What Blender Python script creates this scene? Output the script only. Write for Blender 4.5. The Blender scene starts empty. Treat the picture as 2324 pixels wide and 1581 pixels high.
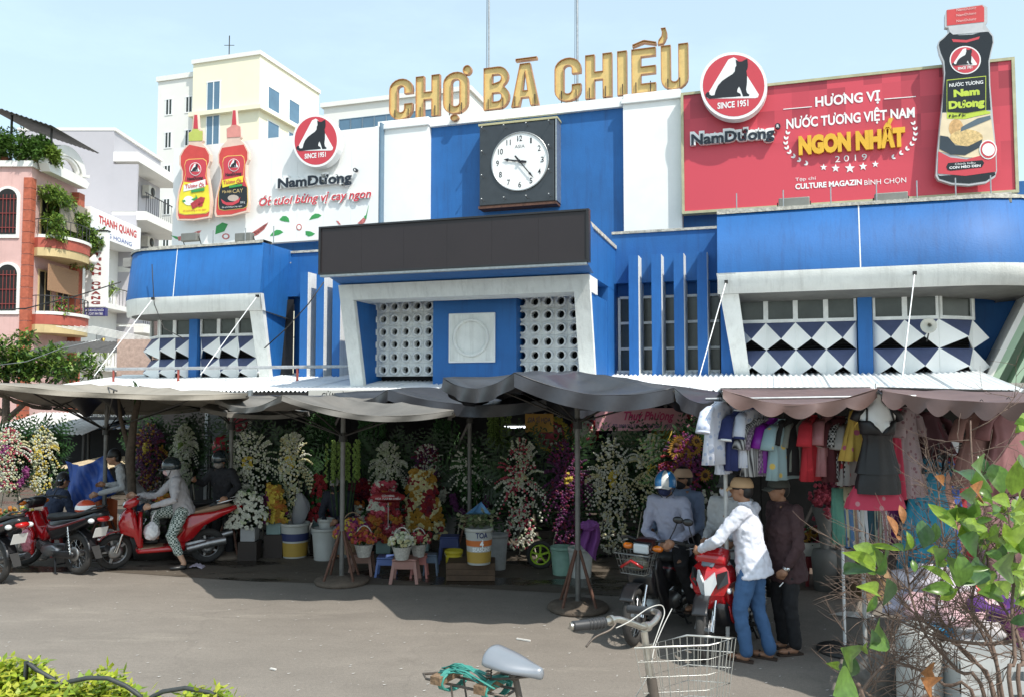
import bpy, math, random
from mathutils import Vector as V, Matrix as M, noise
R=math.radians; PI=math.pi
S=bpy.context.scene; COL=S.collection
random.seed(7)
# ---------------------------------------------------------------- camera, light
FPX=1850.0; PITCH=math.atan((890-790.5)/FPX); CAMH=2.5
cam=bpy.data.cameras.new('camera'); camo=bpy.data.objects.new('camera',cam); COL.objects.link(camo)
cam.sensor_width=36; cam.lens=FPX/2324*36; cam.clip_end=2000; cam.clip_start=.05
camo.location=(0,0,CAMH); camo.rotation_euler=(PI/2+PITCH,0,0); S.camera=camo
SUN_EL,SUN_AZ=R(53),R(-50)           # azimuth of the direction towards the sun, measured from +X
W=bpy.data.worlds.new('World'); S.world=W; W.use_nodes=True
nt=W.node_tree; bg=nt.nodes['Background']
sky=nt.nodes.new('ShaderNodeTexSky'); sky.sky_type='NISHITA'; sky.sun_disc=False
sky.sun_elevation=SUN_EL; sky.sun_rotation=PI/2-SUN_AZ; sky.air_density=1.0; sky.dust_density=1.5; sky.ozone_density=.7
# even thin haze and high cloud veil over the whole sky, on top of the clear sky model
tcw=nt.nodes.new('ShaderNodeTexCoord'); cn=nt.nodes.new('ShaderNodeTexNoise'); cn.inputs['Scale'].default_value=2.2; cn.inputs['Detail'].default_value=9; cn.inputs['Roughness'].default_value=.62
mpw=nt.nodes.new('ShaderNodeMapping'); mpw.inputs['Scale'].default_value=(1,1,3.2); nt.links.new(tcw.outputs['Generated'],mpw.inputs[0]); nt.links.new(mpw.outputs[0],cn.inputs['Vector'])
mrw=nt.nodes.new('ShaderNodeMapRange'); mrw.inputs[1].default_value=.5; mrw.inputs[2].default_value=.75; mrw.inputs[3].default_value=1; mrw.inputs[4].default_value=1.22; nt.links.new(cn.outputs[0],mrw.inputs[0])
vl=nt.nodes.new('ShaderNodeVectorMath'); vl.operation='SCALE'; vl.inputs[0].default_value=(3.3,4.15,4.1); nt.links.new(mrw.outputs[0],vl.inputs['Scale'])
ad=nt.nodes.new('ShaderNodeVectorMath'); ad.operation='ADD'; nt.links.new(sky.outputs[0],ad.inputs[0]); nt.links.new(vl.outputs[0],ad.inputs[1])
nt.links.new(ad.outputs[0],bg.inputs[0]); bg.inputs[1].default_value=.1
sl=bpy.data.lights.new('sun','SUN'); sl.energy=3.6; sl.angle=R(.5); sl.color=(1,.955,.88)
so=bpy.data.objects.new('sun',sl); COL.objects.link(so)
sd=V((math.cos(SUN_AZ)*math.cos(SUN_EL),math.sin(SUN_AZ)*math.cos(SUN_EL),math.sin(SUN_EL)))
so.rotation_euler=sd.to_track_quat('Z','Y').to_euler(); so.location=(0,0,30)
S.view_settings.view_transform='Standard'; S.view_settings.look='None'; S.view_settings.exposure=.45; S.view_settings.gamma=1
S.view_settings.use_curve_mapping=False
# ---------------------------------------------------------------- geometry from the survey of the place
CP,SP=math.cos(PITCH),math.sin(PITCH)
def ray(px,py):
    x=(px-1162)/FPX; y=(790.5-py)/FPX
    return V((x,CP-y*SP,SP+y*CP))
def at(px,py,Y):
    d=ray(px,py); t=Y/d.y; return V((d.x*t,Y,CAMH+d.z*t))
def gr(px,py,z=0):
    d=ray(px,py); t=(z-CAMH)/d.z; return V((d.x*t,d.y*t,z))
PHI=R(17.5)
U=V((math.cos(PHI),-math.sin(PHI),0)); N=V((-math.sin(PHI),-math.cos(PHI),0)); P0=V((0,20,0))
def F(px,py,d):                      # survey point -> (u,z) on the facade plane standing d in front of the main wall
    D=ray(px,py); C=V((0,0,CAMH)); t=(P0+N*d-C).dot(N)/D.dot(N); X=C+D*t
    return ((X-P0).dot(U),X.z)
def FU(px,d,py=800): return F(px,py,d)[0]
def FZ(px,py,d): return F(px,py,d)[1]
def Lw(u,d,z): return P0+U*u+N*d+V((0,0,z))
# ---------------------------------------------------------------- materials
def c3(r,g=None,b=None):
    if g is None: r,g,b=r
    return tuple((x/255/12.92 if x/255<=.04045 else ((x/255+.055)/1.055)**2.4) for x in (r,g,b))+(1,)
MC={}
def mat(name,col,rough=.6,metal=0,var=.12,scale=4,bump=0,bscale=60,streak=0,dirt=(.06,.055,.045),coat=0,alpha=1,trans=0,emit=0,spec=.5,sss=0):
    if name in MC: return MC[name]
    m=bpy.data.materials.new(name); m.use_nodes=True; t=m.node_tree; b=t.nodes['Principled BSDF']
    col=tuple(col)[:3]+(1,)
    b.inputs['Roughness'].default_value=rough; b.inputs['Metallic'].default_value=metal
    b.inputs['Specular IOR Level'].default_value=spec
    if coat: b.inputs['Coat Weight'].default_value=coat; b.inputs['Coat Roughness'].default_value=.06
    if trans: b.inputs['Transmission Weight'].default_value=trans
    if alpha<1: b.inputs['Alpha'].default_value=alpha
    if emit: b.inputs['Emission Color'].default_value=col; b.inputs['Emission Strength'].default_value=emit
    tc=t.nodes.new('ShaderNodeTexCoord'); src=tc.outputs['Object']
    out=None
    if var:
        n=t.nodes.new('ShaderNodeTexNoise'); n.inputs['Scale'].default_value=scale; n.inputs['Detail'].default_value=6; n.inputs['Roughness'].default_value=.65
        t.links.new(src,n.inputs['Vector'])
        r=t.nodes.new('ShaderNodeMapRange'); r.inputs[1].default_value=.3; r.inputs[2].default_value=.7; r.inputs[3].default_value=1-var; r.inputs[4].default_value=1+var*.6
        t.links.new(n.outputs[0],r.inputs[0])
        x=t.nodes.new('ShaderNodeMix'); x.data_type='RGBA'; x.blend_type='MULTIPLY'; x.inputs[0].default_value=1; x.inputs[6].default_value=col
        t.links.new(r.outputs[0],x.inputs[7]); out=x.outputs[2]
    if streak:
        mp=t.nodes.new('ShaderNodeMapping'); mp.inputs['Scale'].default_value=(5,5,.35)
        t.links.new(src,mp.inputs[0]); n2=t.nodes.new('ShaderNodeTexNoise'); n2.inputs['Scale'].default_value=1.6; n2.inputs['Detail'].default_value=8; n2.inputs['Roughness'].default_value=.7
        t.links.new(mp.outputs[0],n2.inputs['Vector'])
        r2=t.nodes.new('ShaderNodeMapRange'); r2.inputs[1].default_value=.5; r2.inputs[2].default_value=.78; r2.inputs[3].default_value=0; r2.inputs[4].default_value=streak
        t.links.new(n2.outputs[0],r2.inputs[0])
        y=t.nodes.new('ShaderNodeMix'); y.data_type='RGBA'; t.links.new(r2.outputs[0],y.inputs[0])
        if out: t.links.new(out,y.inputs[6])
        else: y.inputs[6].default_value=col
        y.inputs[7].default_value=tuple(dirt)+(1,); out=y.outputs[2]
    if out: t.links.new(out,b.inputs['Base Color'])
    else: b.inputs['Base Color'].default_value=col
    if bump:
        n3=t.nodes.new('ShaderNodeTexNoise'); n3.inputs['Scale'].default_value=bscale; n3.inputs['Detail'].default_value=4
        t.links.new(src,n3.inputs['Vector']); bp=t.nodes.new('ShaderNodeBump'); bp.inputs['Strength'].default_value=bump; bp.inputs['Distance'].default_value=.02
        t.links.new(n3.outputs[0],bp.inputs['Height']); t.links.new(bp.outputs[0],b.inputs['Normal'])
    MC[name]=m; return m
def leafmat(name,col,var=.35,scale=9,trans=.35,rough=.45):
    """thin foliage: colour changes from clump to clump, lets some light through"""
    if name in MC: return MC[name]
    m=bpy.data.materials.new(name); m.use_nodes=True; t=m.node_tree; b=t.nodes['Principled BSDF']
    tc=t.nodes.new('ShaderNodeTexCoord'); n=t.nodes.new('ShaderNodeTexNoise'); n.inputs['Scale'].default_value=scale; n.inputs['Detail'].default_value=3
    t.links.new(tc.outputs['Object'],n.inputs['Vector'])
    r=t.nodes.new('ShaderNodeMapRange'); r.inputs[1].default_value=.3; r.inputs[2].default_value=.7; r.inputs[3].default_value=1-var; r.inputs[4].default_value=1+var
    t.links.new(n.outputs[0],r.inputs[0]); x=t.nodes.new('ShaderNodeMix'); x.data_type='RGBA'; x.blend_type='MULTIPLY'; x.inputs[0].default_value=1
    x.inputs[6].default_value=tuple(col)[:3]+(1,); t.links.new(r.outputs[0],x.inputs[7]); t.links.new(x.outputs[2],b.inputs['Base Color'])
    b.inputs['Roughness'].default_value=rough
    tr=t.nodes.new('ShaderNodeBsdfTranslucent'); t.links.new(x.outputs[2],tr.inputs[0]); ms=t.nodes.new('ShaderNodeMixShader'); ms.inputs[0].default_value=trans
    o=t.nodes['Material Output']; t.links.new(b.outputs[0],ms.inputs[1]); t.links.new(tr.outputs[0],ms.inputs[2]); t.links.new(ms.outputs[0],o.inputs[0])
    MC[name]=m; return m
# ---------------------------------------------------------------- mesh builder
def ortho(t):
    t=V(t).normalized(); a=V((0,0,1)) if abs(t.z)<.9 else V((1,0,0)); x=t.cross(a).normalized(); return x,t.cross(x).normalized()
class MB:
    def __init__(s): s.v=[];s.f=[];s.m=[];s.sm=[]
    def add(s,vs,fs,mi=0,smooth=False):
        b=len(s.v); s.v+=[tuple(x) for x in vs]
        for f in fs: s.f.append([b+i for i in f]); s.m.append(mi); s.sm.append(smooth)
        return s
    def box(s,c,d,mi=0,rz=0,mx=None):
        hx,hy,hz=d[0]/2,d[1]/2,d[2]/2
        vs=[V((x,y,z)) for x in(-hx,hx) for y in(-hy,hy) for z in(-hz,hz)]
        if mx is not None: vs=[mx@v for v in vs]
        elif rz: q=M.Rotation(rz,3,'Z'); vs=[q@v for v in vs]
        return s.add([v+V(c) for v in vs],[(0,1,3,2),(4,6,7,5),(0,4,5,1),(2,3,7,6),(0,2,6,4),(1,5,7,3)],mi)
    def bx(s,x0,x1,y0,y1,z0,z1,mi=0): return s.box(((x0+x1)/2,(y0+y1)/2,(z0+z1)/2),(abs(x1-x0),abs(y1-y0),abs(z1-z0)),mi)
    def prism(s,pts,a,b,axis=1,mi=0,smooth=False,mi2=None):
        def q(p,w):
            return (w,p[0],p[1]) if axis==0 else ((p[0],w,p[1]) if axis==1 else (p[0],p[1],w))
        n=len(pts); s.add([q(p,a) for p in pts]+[q(p,b) for p in pts],[],mi)
        base=len(s.v)-2*n
        for k in range(n):
            j=(k+1)%n; s.f.append([base+k,base+j,base+n+j,base+n+k]); s.m.append(mi if mi2 is None else mi2); s.sm.append(smooth)
        s.f.append([base+k for k in range(n)][::-1]); s.m.append(mi); s.sm.append(False)
        s.f.append([base+n+k for k in range(n)]); s.m.append(mi); s.sm.append(False)
        return s
    def loft(s,rings,mi=0,cap=True,smooth=True,closed=True):
        n=len(rings[0]); vs=[p for r in rings for p in r]; fs=[]
        for i in range(len(rings)-1):
            for k in range(n if closed else n-1):
                j=(k+1)%n; fs.append((i*n+k,i*n+j,(i+1)*n+j,(i+1)*n+k))
        if cap: fs.append(tuple(range(n))[::-1]); fs.append(tuple((len(rings)-1)*n+k for k in range(n)))
        return s.add(vs,fs,mi,smooth)
    def tube(s,pts,r,n=8,mi=0,cap=True,flat=1,closed=False):
        pts=[V(p) for p in pts]; L=len(pts)
        if not hasattr(r,'__len__'): r=[r]*L
        t=(pts[1]-pts[0]); x,y=ortho(t); rings=[]
        for i,p in enumerate(pts):
            if closed: tt=(pts[(i+1)%L]-pts[i-1])
            else: tt=(pts[min(i+1,L-1)]-pts[max(i-1,0)])
            if tt.length<1e-9: tt=t
            tt.normalize(); x=(x-tt*x.dot(tt)); x=x.normalized() if x.length>1e-6 else ortho(tt)[0]; y=tt.cross(x)
            rings.append([p+x*(r[i]*math.cos(2*PI*k/n))+y*(r[i]*flat*math.sin(2*PI*k/n)) for k in range(n)])
        if closed: rings.append(rings[0]); return s.loft(rings,mi,False)
        return s.loft(rings,mi,cap)
    def cyl(s,a,b,r,n=12,mi=0,r2=None,smooth=True):
        a,b=V(a),V(b); x,y=ortho(b-a); r2=r if r2 is None else r2
        rg=lambda p,q:[p+x*(q*math.cos(2*PI*k/n))+y*(q*math.sin(2*PI*k/n)) for k in range(n)]
        s.loft([rg(a,r),rg(b,r2)],mi,False,smooth); s.add(rg(a,r),[tuple(range(n))[::-1]],mi); return s.add(rg(b,r2),[tuple(range(n))],mi)
    def lathe(s,prof,n=16,o=(0,0,0),axis=(0,0,1),mi=0,smooth=True,cap=True):
        ax=V(axis).normalized(); x,y=ortho(ax); o=V(o)
        return s.loft([[o+ax*h+x*(r*math.cos(2*PI*k/n))+y*(r*math.sin(2*PI*k/n)) for k in range(n)] for r,h in prof],mi,cap,smooth)
    def sph(s,c,r,nu=12,nv=8,mi=0,mx=None):
        c=V(c); r=V(r) if hasattr(r,'__len__') else V((r,r,r)); rings=[]
        for i in range(nv+1):
            a=PI*(i+.02)/(nv+.04) if 0 else max(.05,min(PI-.05,PI*i/nv)); ring=[]
            for k in range(nu):
                b=2*PI*k/nu; p=V((r.x*math.sin(a)*math.cos(b),r.y*math.sin(a)*math.sin(b),r.z*math.cos(a)))
                if mx is not None: p=mx@p
                ring.append(c+p)
            rings.append(ring)
        return s.loft(rings,mi,True,True)
    def quad(s,a,b,c,d,mi=0): return s.add([a,b,c,d],[(0,1,2,3)],mi)
    def grid(s,fn,nu,nv,mi=0,smooth=True):
        vs=[fn(i/nu,j/nv) for i in range(nu+1) for j in range(nv+1)]
        return s.add(vs,[(i*(nv+1)+j,(i+1)*(nv+1)+j,(i+1)*(nv+1)+j+1,i*(nv+1)+j+1) for i in range(nu) for j in range(nv)],mi,smooth)
    def puff(s,out,w,y0=0,mi=0,sh=(1,.93,.78),wf=(.45,.85,1),cap=True):
        """rounded shell with side outline out (x,z) and half width w about y0"""
        cx=sum(p[0] for p in out)/len(out); cz=sum(p[1] for p in out)/len(out)
        rg=lambda k,y:[V((cx+(p[0]-cx)*k,y0+y,cz+(p[1]-cz)*k)) for p in out]
        rings=[rg(k,-w*f) for k,f in reversed(list(zip(sh,wf)))]+[rg(k,w*f) for k,f in zip(sh,wf)]
        return s.loft(rings,mi,cap)
    def mesh(s,name,mats):
        me=bpy.data.meshes.new(name); me.from_pydata(s.v,[],s.f)
        for x in (mats if isinstance(mats,(list,tuple)) else [mats]): me.materials.append(x)
        me.polygons.foreach_set('material_index',s.m); me.polygons.foreach_set('use_smooth',s.sm); me.update(); return me
    def build(s,name,mats,parent=None,loc=None,rot=None,kind=None):
        return link(name,s.mesh(name,mats),parent,loc,rot,kind)
def link(name,me,parent=None,loc=None,rot=None,kind=None):
    o=bpy.data.objects.new(name,me); COL.objects.link(o)
    if parent: o.parent=parent
    if loc is not None: o.location=loc
    if rot is not None: o.rotation_euler=rot
    if kind: o['kind']=kind
    return o
def tag(o,label,cat,group=None):
    o['label']=label; o['category']=cat
    if group: o['group']=group
    return o
def thing(name,label,cat,loc=(0,0,0),rz=0,group=None):
    o=link(name,None,None,loc,(0,0,rz)); return tag(o,label,cat,group)
def bev(o,w=.01,seg=2,ang=35):
    m=o.modifiers.new('b','BEVEL'); m.width=w; m.segments=seg; m.limit_method='ANGLE'; m.angle_limit=R(ang); return o
def kids(o): return list(o.children)
def copy_tree(o,parent=None,loc=None,rz=None,label=None):
    c=o.copy(); COL.objects.link(c)
    if parent: c.parent=parent
    for ch in [x for x in bpy.data.objects if x.parent==o]: copy_tree(ch,c)
    if loc is not None: c.location=loc
    if rz is not None: c.rotation_euler=(0,0,rz)
    if label: c['label']=label
    return c
# ---------------------------------------------------------------- lettering
import unicodedata
def tmesh(body,bold=.0,extrude=0,shear=0,spacing=1):
    """(verts, faces, width) of a line of lettering with cap height 1, in its x-y plane"""
    base='';horn=[]
    for ch in body:
        d=unicodedata.normalize('NFD',ch)
        if '\u031b' in d and d[0] in 'Oo': horn.append(len(base)); d=d.replace('\u031b','')
        if len(d)>1 and ch not in 'ƯưỨứỪừỬửỮữỰựĐđ': d=unicodedata.normalize('NFC',d)
        elif len(d)>1: d=ch
        base+=d
    def mk(b):
        cu=bpy.data.curves.new('t','FONT'); cu.body=b; cu.offset=bold; cu.extrude=extrude; cu.shear=shear; cu.resolution_u=3; cu.space_character=spacing; cu.fill_mode='BOTH'
        o=bpy.data.objects.new('t',cu); me=bpy.data.meshes.new_from_object(o)
        v=[x.co.copy() for x in me.vertices]; f=[list(p.vertices) for p in me.polygons]
        bpy.data.objects.remove(o); bpy.data.curves.remove(cu); bpy.data.meshes.remove(me); return v,f
    v,f=mk(base)
    for i in horn:
        pv,_=mk(base[:i+1]); xr=max(p.x for p in pv); ov,_=mk(unicodedata.normalize('NFD',base[i])[0]); top=max(p.y for p in ov)
        pts=[(-.09,-.06),(-.02,-.02),(.015,.04),(.015,.10),(.10,.10),(.10,.02),(.05,-.06),(-.04,-.13)]
        ls=1 if base[i][0].isupper() or unicodedata.normalize('NFD',base[i])[0]=='O' else .72; pts=[(xr+(x+.012)*ls+shear*top,top+y*ls) for x,y in pts]; b=len(v)
        v+=[V((x,y,extrude+.002)) for x,y in pts]+[V((x,y,-extrude)) for x,y in pts]; n=len(pts)
        f.append([b+k for k in range(n)]); f+= [[b+k,b+(k+1)%n,b+n+(k+1)%n,b+n+k] for k in range(n)]
    k=1/.69
    return [p*k for p in v],f
def lettering(name,body,m,parent,u0,u1,z0,z1,y,depth=0,bold=.02,shear=0,rot=0,rise=0,build=True,spacing=1,slope=0):
    """line of letters between u0..u1 with cap height z1-z0, standing on baseline z0, facing -y at y"""
    v,f=tmesh(body,bold,.5 if depth else 0,shear,spacing)
    a=min(p.x for p in v); b=max(p.x for p in v); kx=(u1-u0)/(b-a); kz=z1-z0
    vs=[V((u0+(p.x-a)*kx,y-(p.z/1.45*depth if depth else 0)-(depth/2 if depth else 0),z0+p.y*kz+slope*(p.x-a)*kx)) for p in v]
    if rot:
        c=V(((u0+u1)/2,y,(z0+z1)/2)); q=M.Rotation(rot,3,'Y'); vs=[c+q@(p-c) for p in vs]
    b_=MB().add(vs,f)
    return b_.build(name,m,parent) if build else b_
# ================================================================ materials of the place
blue=mat('blue wall paint',(.013,.122,.37),.6,var=.14,scale=1.1,bump=.15,bscale=25,streak=.55,dirt=(.012,.05,.17))
white=mat('white wall paint',(.84,.85,.83),.6,var=.06,scale=1.3,bump=.1,bscale=30)
wconc=mat('weathered white concrete',(.77,.78,.74),.7,var=.12,scale=2,bump=.3,bscale=30,streak=.38,dirt=(.27,.26,.22))
coping=mat('crumbling coping',(.5,.48,.42),.85,var=.5,scale=9,bump=.8,bscale=20)
slate=mat('slate blue paint',(.085,.105,.20),.55,var=.15,scale=3,bump=.2,bscale=30)
glassd=mat('dark dusty glass',(.035,.042,.036),.22,var=.4,scale=2.5,spec=.6)
dark=mat('dark void',(.012,.012,.013),.8,var=.3)
framew=mat('window frame paint',(.74,.75,.72),.5,var=.15,scale=8)
steel=mat('galvanised steel',(.42,.43,.43),.35,metal=.8,var=.25,scale=12)
dsteel=mat('dark painted steel',(.035,.033,.03),.5,metal=.3,var=.3,scale=12)
rust=mat('rusty brown steel',(.12,.055,.035),.75,var=.35,scale=14,bump=.3)
redm=mat('signal red print',(.56,.052,.072),.5,var=.04,scale=2)
whitep=mat('white print',(.82,.83,.82),.5,var=.03)
blackp=mat('black print',(.014,.014,.018),.4,var=.1)
greyb=mat('charcoal lettering',(.012,.018,.03),.4,var=.1)
gold=mat('gold sheet metal',(.74,.53,.20),.45,metal=.15,var=.12,scale=5,streak=.12,dirt=(.16,.09,.03))
goldrim=mat('red brown letter edge',(.42,.21,.10),.5,metal=.1,var=.3,scale=9)
RZ=-PHI
def bempty(name,label,cat,group=None,u=0,d=0,z=0): return thing(name,label,cat,Lw(u,d,z),RZ,group)
def loc0(o): return o
mk=bempty('market_building','long blue and white market hall with sloped overhanging wings and round-holed concrete screens','building')
def B(bm,name,m,parent=None,kind=None): return bm.build(name,m,parent or mk,kind=kind)
# --- ground
asp=bpy.data.materials.new('asphalt'); asp.use_nodes=True; t=asp.node_tree; b=t.nodes['Principled BSDF']
tc=t.nodes.new('ShaderNodeTexCoord')
def nz(t,scale,detail=6,rough=.6,vec=None,sc=None):
    n=t.nodes.new('ShaderNodeTexNoise'); n.inputs['Scale'].default_value=scale; n.inputs['Detail'].default_value=detail; n.inputs['Roughness'].default_value=rough
    if sc: mp=t.nodes.new('ShaderNodeMapping'); mp.inputs['Scale'].default_value=sc; t.links.new(vec,mp.inputs[0]); vec=mp.outputs[0]
    t.links.new(vec,n.inputs['Vector']); return n.outputs[0]
def mr(t,x,a,b_,c,d): 
    r=t.nodes.new('ShaderNodeMapRange'); r.inputs[1].default_value=a; r.inputs[2].default_value=b_; r.inputs[3].default_value=c; r.inputs[4].default_value=d; t.links.new(x,r.inputs[0]); return r.outputs[0]
def mix(t,f,a,b_,mode='MIX'):
    x=t.nodes.new('ShaderNodeMix'); x.data_type='RGBA'; x.blend_type=mode
    for k,q in ((0,f),(6,a),(7,b_)):
        if hasattr(q,'links') or hasattr(q,'is_output'): t.links.new(q,x.inputs[k])
        else: x.inputs[k].default_value=q
    return x.outputs[2]
def groundmat(m,base,pale,darkc,wet=0):
    m.use_nodes=True; t=m.node_tree; b=t.nodes['Principled BSDF']; tc=t.nodes.new('ShaderNodeTexCoord'); o=tc.outputs['Object']
    c=mix(t,mr(t,nz(t,.6,8,.7,o,(1,2.2,1)),.35,.7,0,1),base+(1,),tuple(x*.78 for x in base)+(1,))
    c=mix(t,mr(t,nz(t,.9,10,.75,o,(.35,1.6,1)),.56,.72,0,.6),c,pale+(1,))
    c=mix(t,mr(t,nz(t,2.3,8,.7,o,(1,1.7,1)),.58,.75,0,.8),c,darkc+(1,))
    c=mix(t,mr(t,nz(t,140,2,.5,o),.3,.7,.0,1),mix(t,1.0,c,(.74,.74,.74,1),'MULTIPLY'),mix(t,1.0,c,(1.26,1.25,1.23,1),'MULTIPLY'))
    rg=mr(t,nz(t,5,4,.6,o),.3,.7,.72,.92)
    c=mix(t,mr(t,nz(t,34,4,.7,o),.3,.7,0,1),mix(t,1.0,c,(.86,.86,.86,1),'MULTIPLY'),mix(t,1.0,c,(1.12,1.12,1.11,1),'MULTIPLY'))
    vo=t.nodes.new('ShaderNodeTexVoronoi'); vo.feature='DISTANCE_TO_EDGE'; vo.inputs['Scale'].default_value=.25
    wp=t.nodes.new('ShaderNodeVectorMath'); wp.operation='MULTIPLY_ADD'; nn_=t.nodes.new('ShaderNodeTexNoise'); nn_.inputs['Scale'].default_value=1.7; nn_.inputs['Detail'].default_value=7; t.links.new(o,nn_.inputs['Vector']); t.links.new(nn_.outputs[1],wp.inputs[0]); wp.inputs[1].default_value=(1.1,1.1,0); t.links.new(o,wp.inputs[2]); t.links.new(wp.outputs[0],vo.inputs['Vector'])
    c=mix(t,mr(t,vo.outputs[0],.0,.008,.16,0),c,tuple(x*.4 for x in base)+(1,))
    c=mix(t,mr(t,nz(t,7,5,.8,o,(.5,2.2,1)),.66,.74,0,.6),c,tuple(min(1,x*1.25) for x in pale)+(1,))
    c=mix(t,mr(t,nz(t,22,3,.6,o),.68,.74,0,.55),c,darkc+(1,))
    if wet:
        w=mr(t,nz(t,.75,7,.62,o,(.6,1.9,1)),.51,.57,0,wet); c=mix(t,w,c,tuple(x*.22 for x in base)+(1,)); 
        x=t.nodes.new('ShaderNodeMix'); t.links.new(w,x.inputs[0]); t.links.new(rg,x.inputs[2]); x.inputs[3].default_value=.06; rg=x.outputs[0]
    t.links.new(c,b.inputs['Base Color']); t.links.new(rg,b.inputs['Roughness'])
    bp=t.nodes.new('ShaderNodeBump'); bp.inputs['Strength'].default_value=.35; bp.inputs['Distance'].default_value=.01; t.links.new(nz(t,90,5,.6,o),bp.inputs['Height']); t.links.new(bp.outputs[0],b.inputs['Normal'])
    return m
groundmat(asp,(.235,.208,.18),(.34,.305,.26),(.16,.14,.12))
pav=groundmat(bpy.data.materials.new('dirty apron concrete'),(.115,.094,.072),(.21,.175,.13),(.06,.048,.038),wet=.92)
tilem=groundmat(bpy.data.materials.new('red brown paving'),(.16,.118,.095),(.22,.17,.135),(.09,.066,.052))
g=MB(); g.add([(-300,-60,0),(300,-60,0),(300,500,0),(-300,500,0)],[(0,1,2,3)]); B_=g.build('asphalt_ground',asp,kind='structure')
# apron in front of the stalls and red paving at the right: each a sheet on the one below
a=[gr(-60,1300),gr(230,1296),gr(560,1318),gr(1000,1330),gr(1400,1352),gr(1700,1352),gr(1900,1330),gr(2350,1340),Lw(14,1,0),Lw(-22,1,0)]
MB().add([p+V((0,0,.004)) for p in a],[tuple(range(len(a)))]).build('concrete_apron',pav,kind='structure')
a=[gr(1400,1302),gr(1640,1326),gr(1800,1340),gr(2000,1336),gr(2400,1352),gr(2400,1225),gr(1450,1225)]
MB().add([p+V((0,0,.008)) for p in a],[tuple(range(len(a)))]).build('tiled_pavement',tilem,kind='structure')
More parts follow.
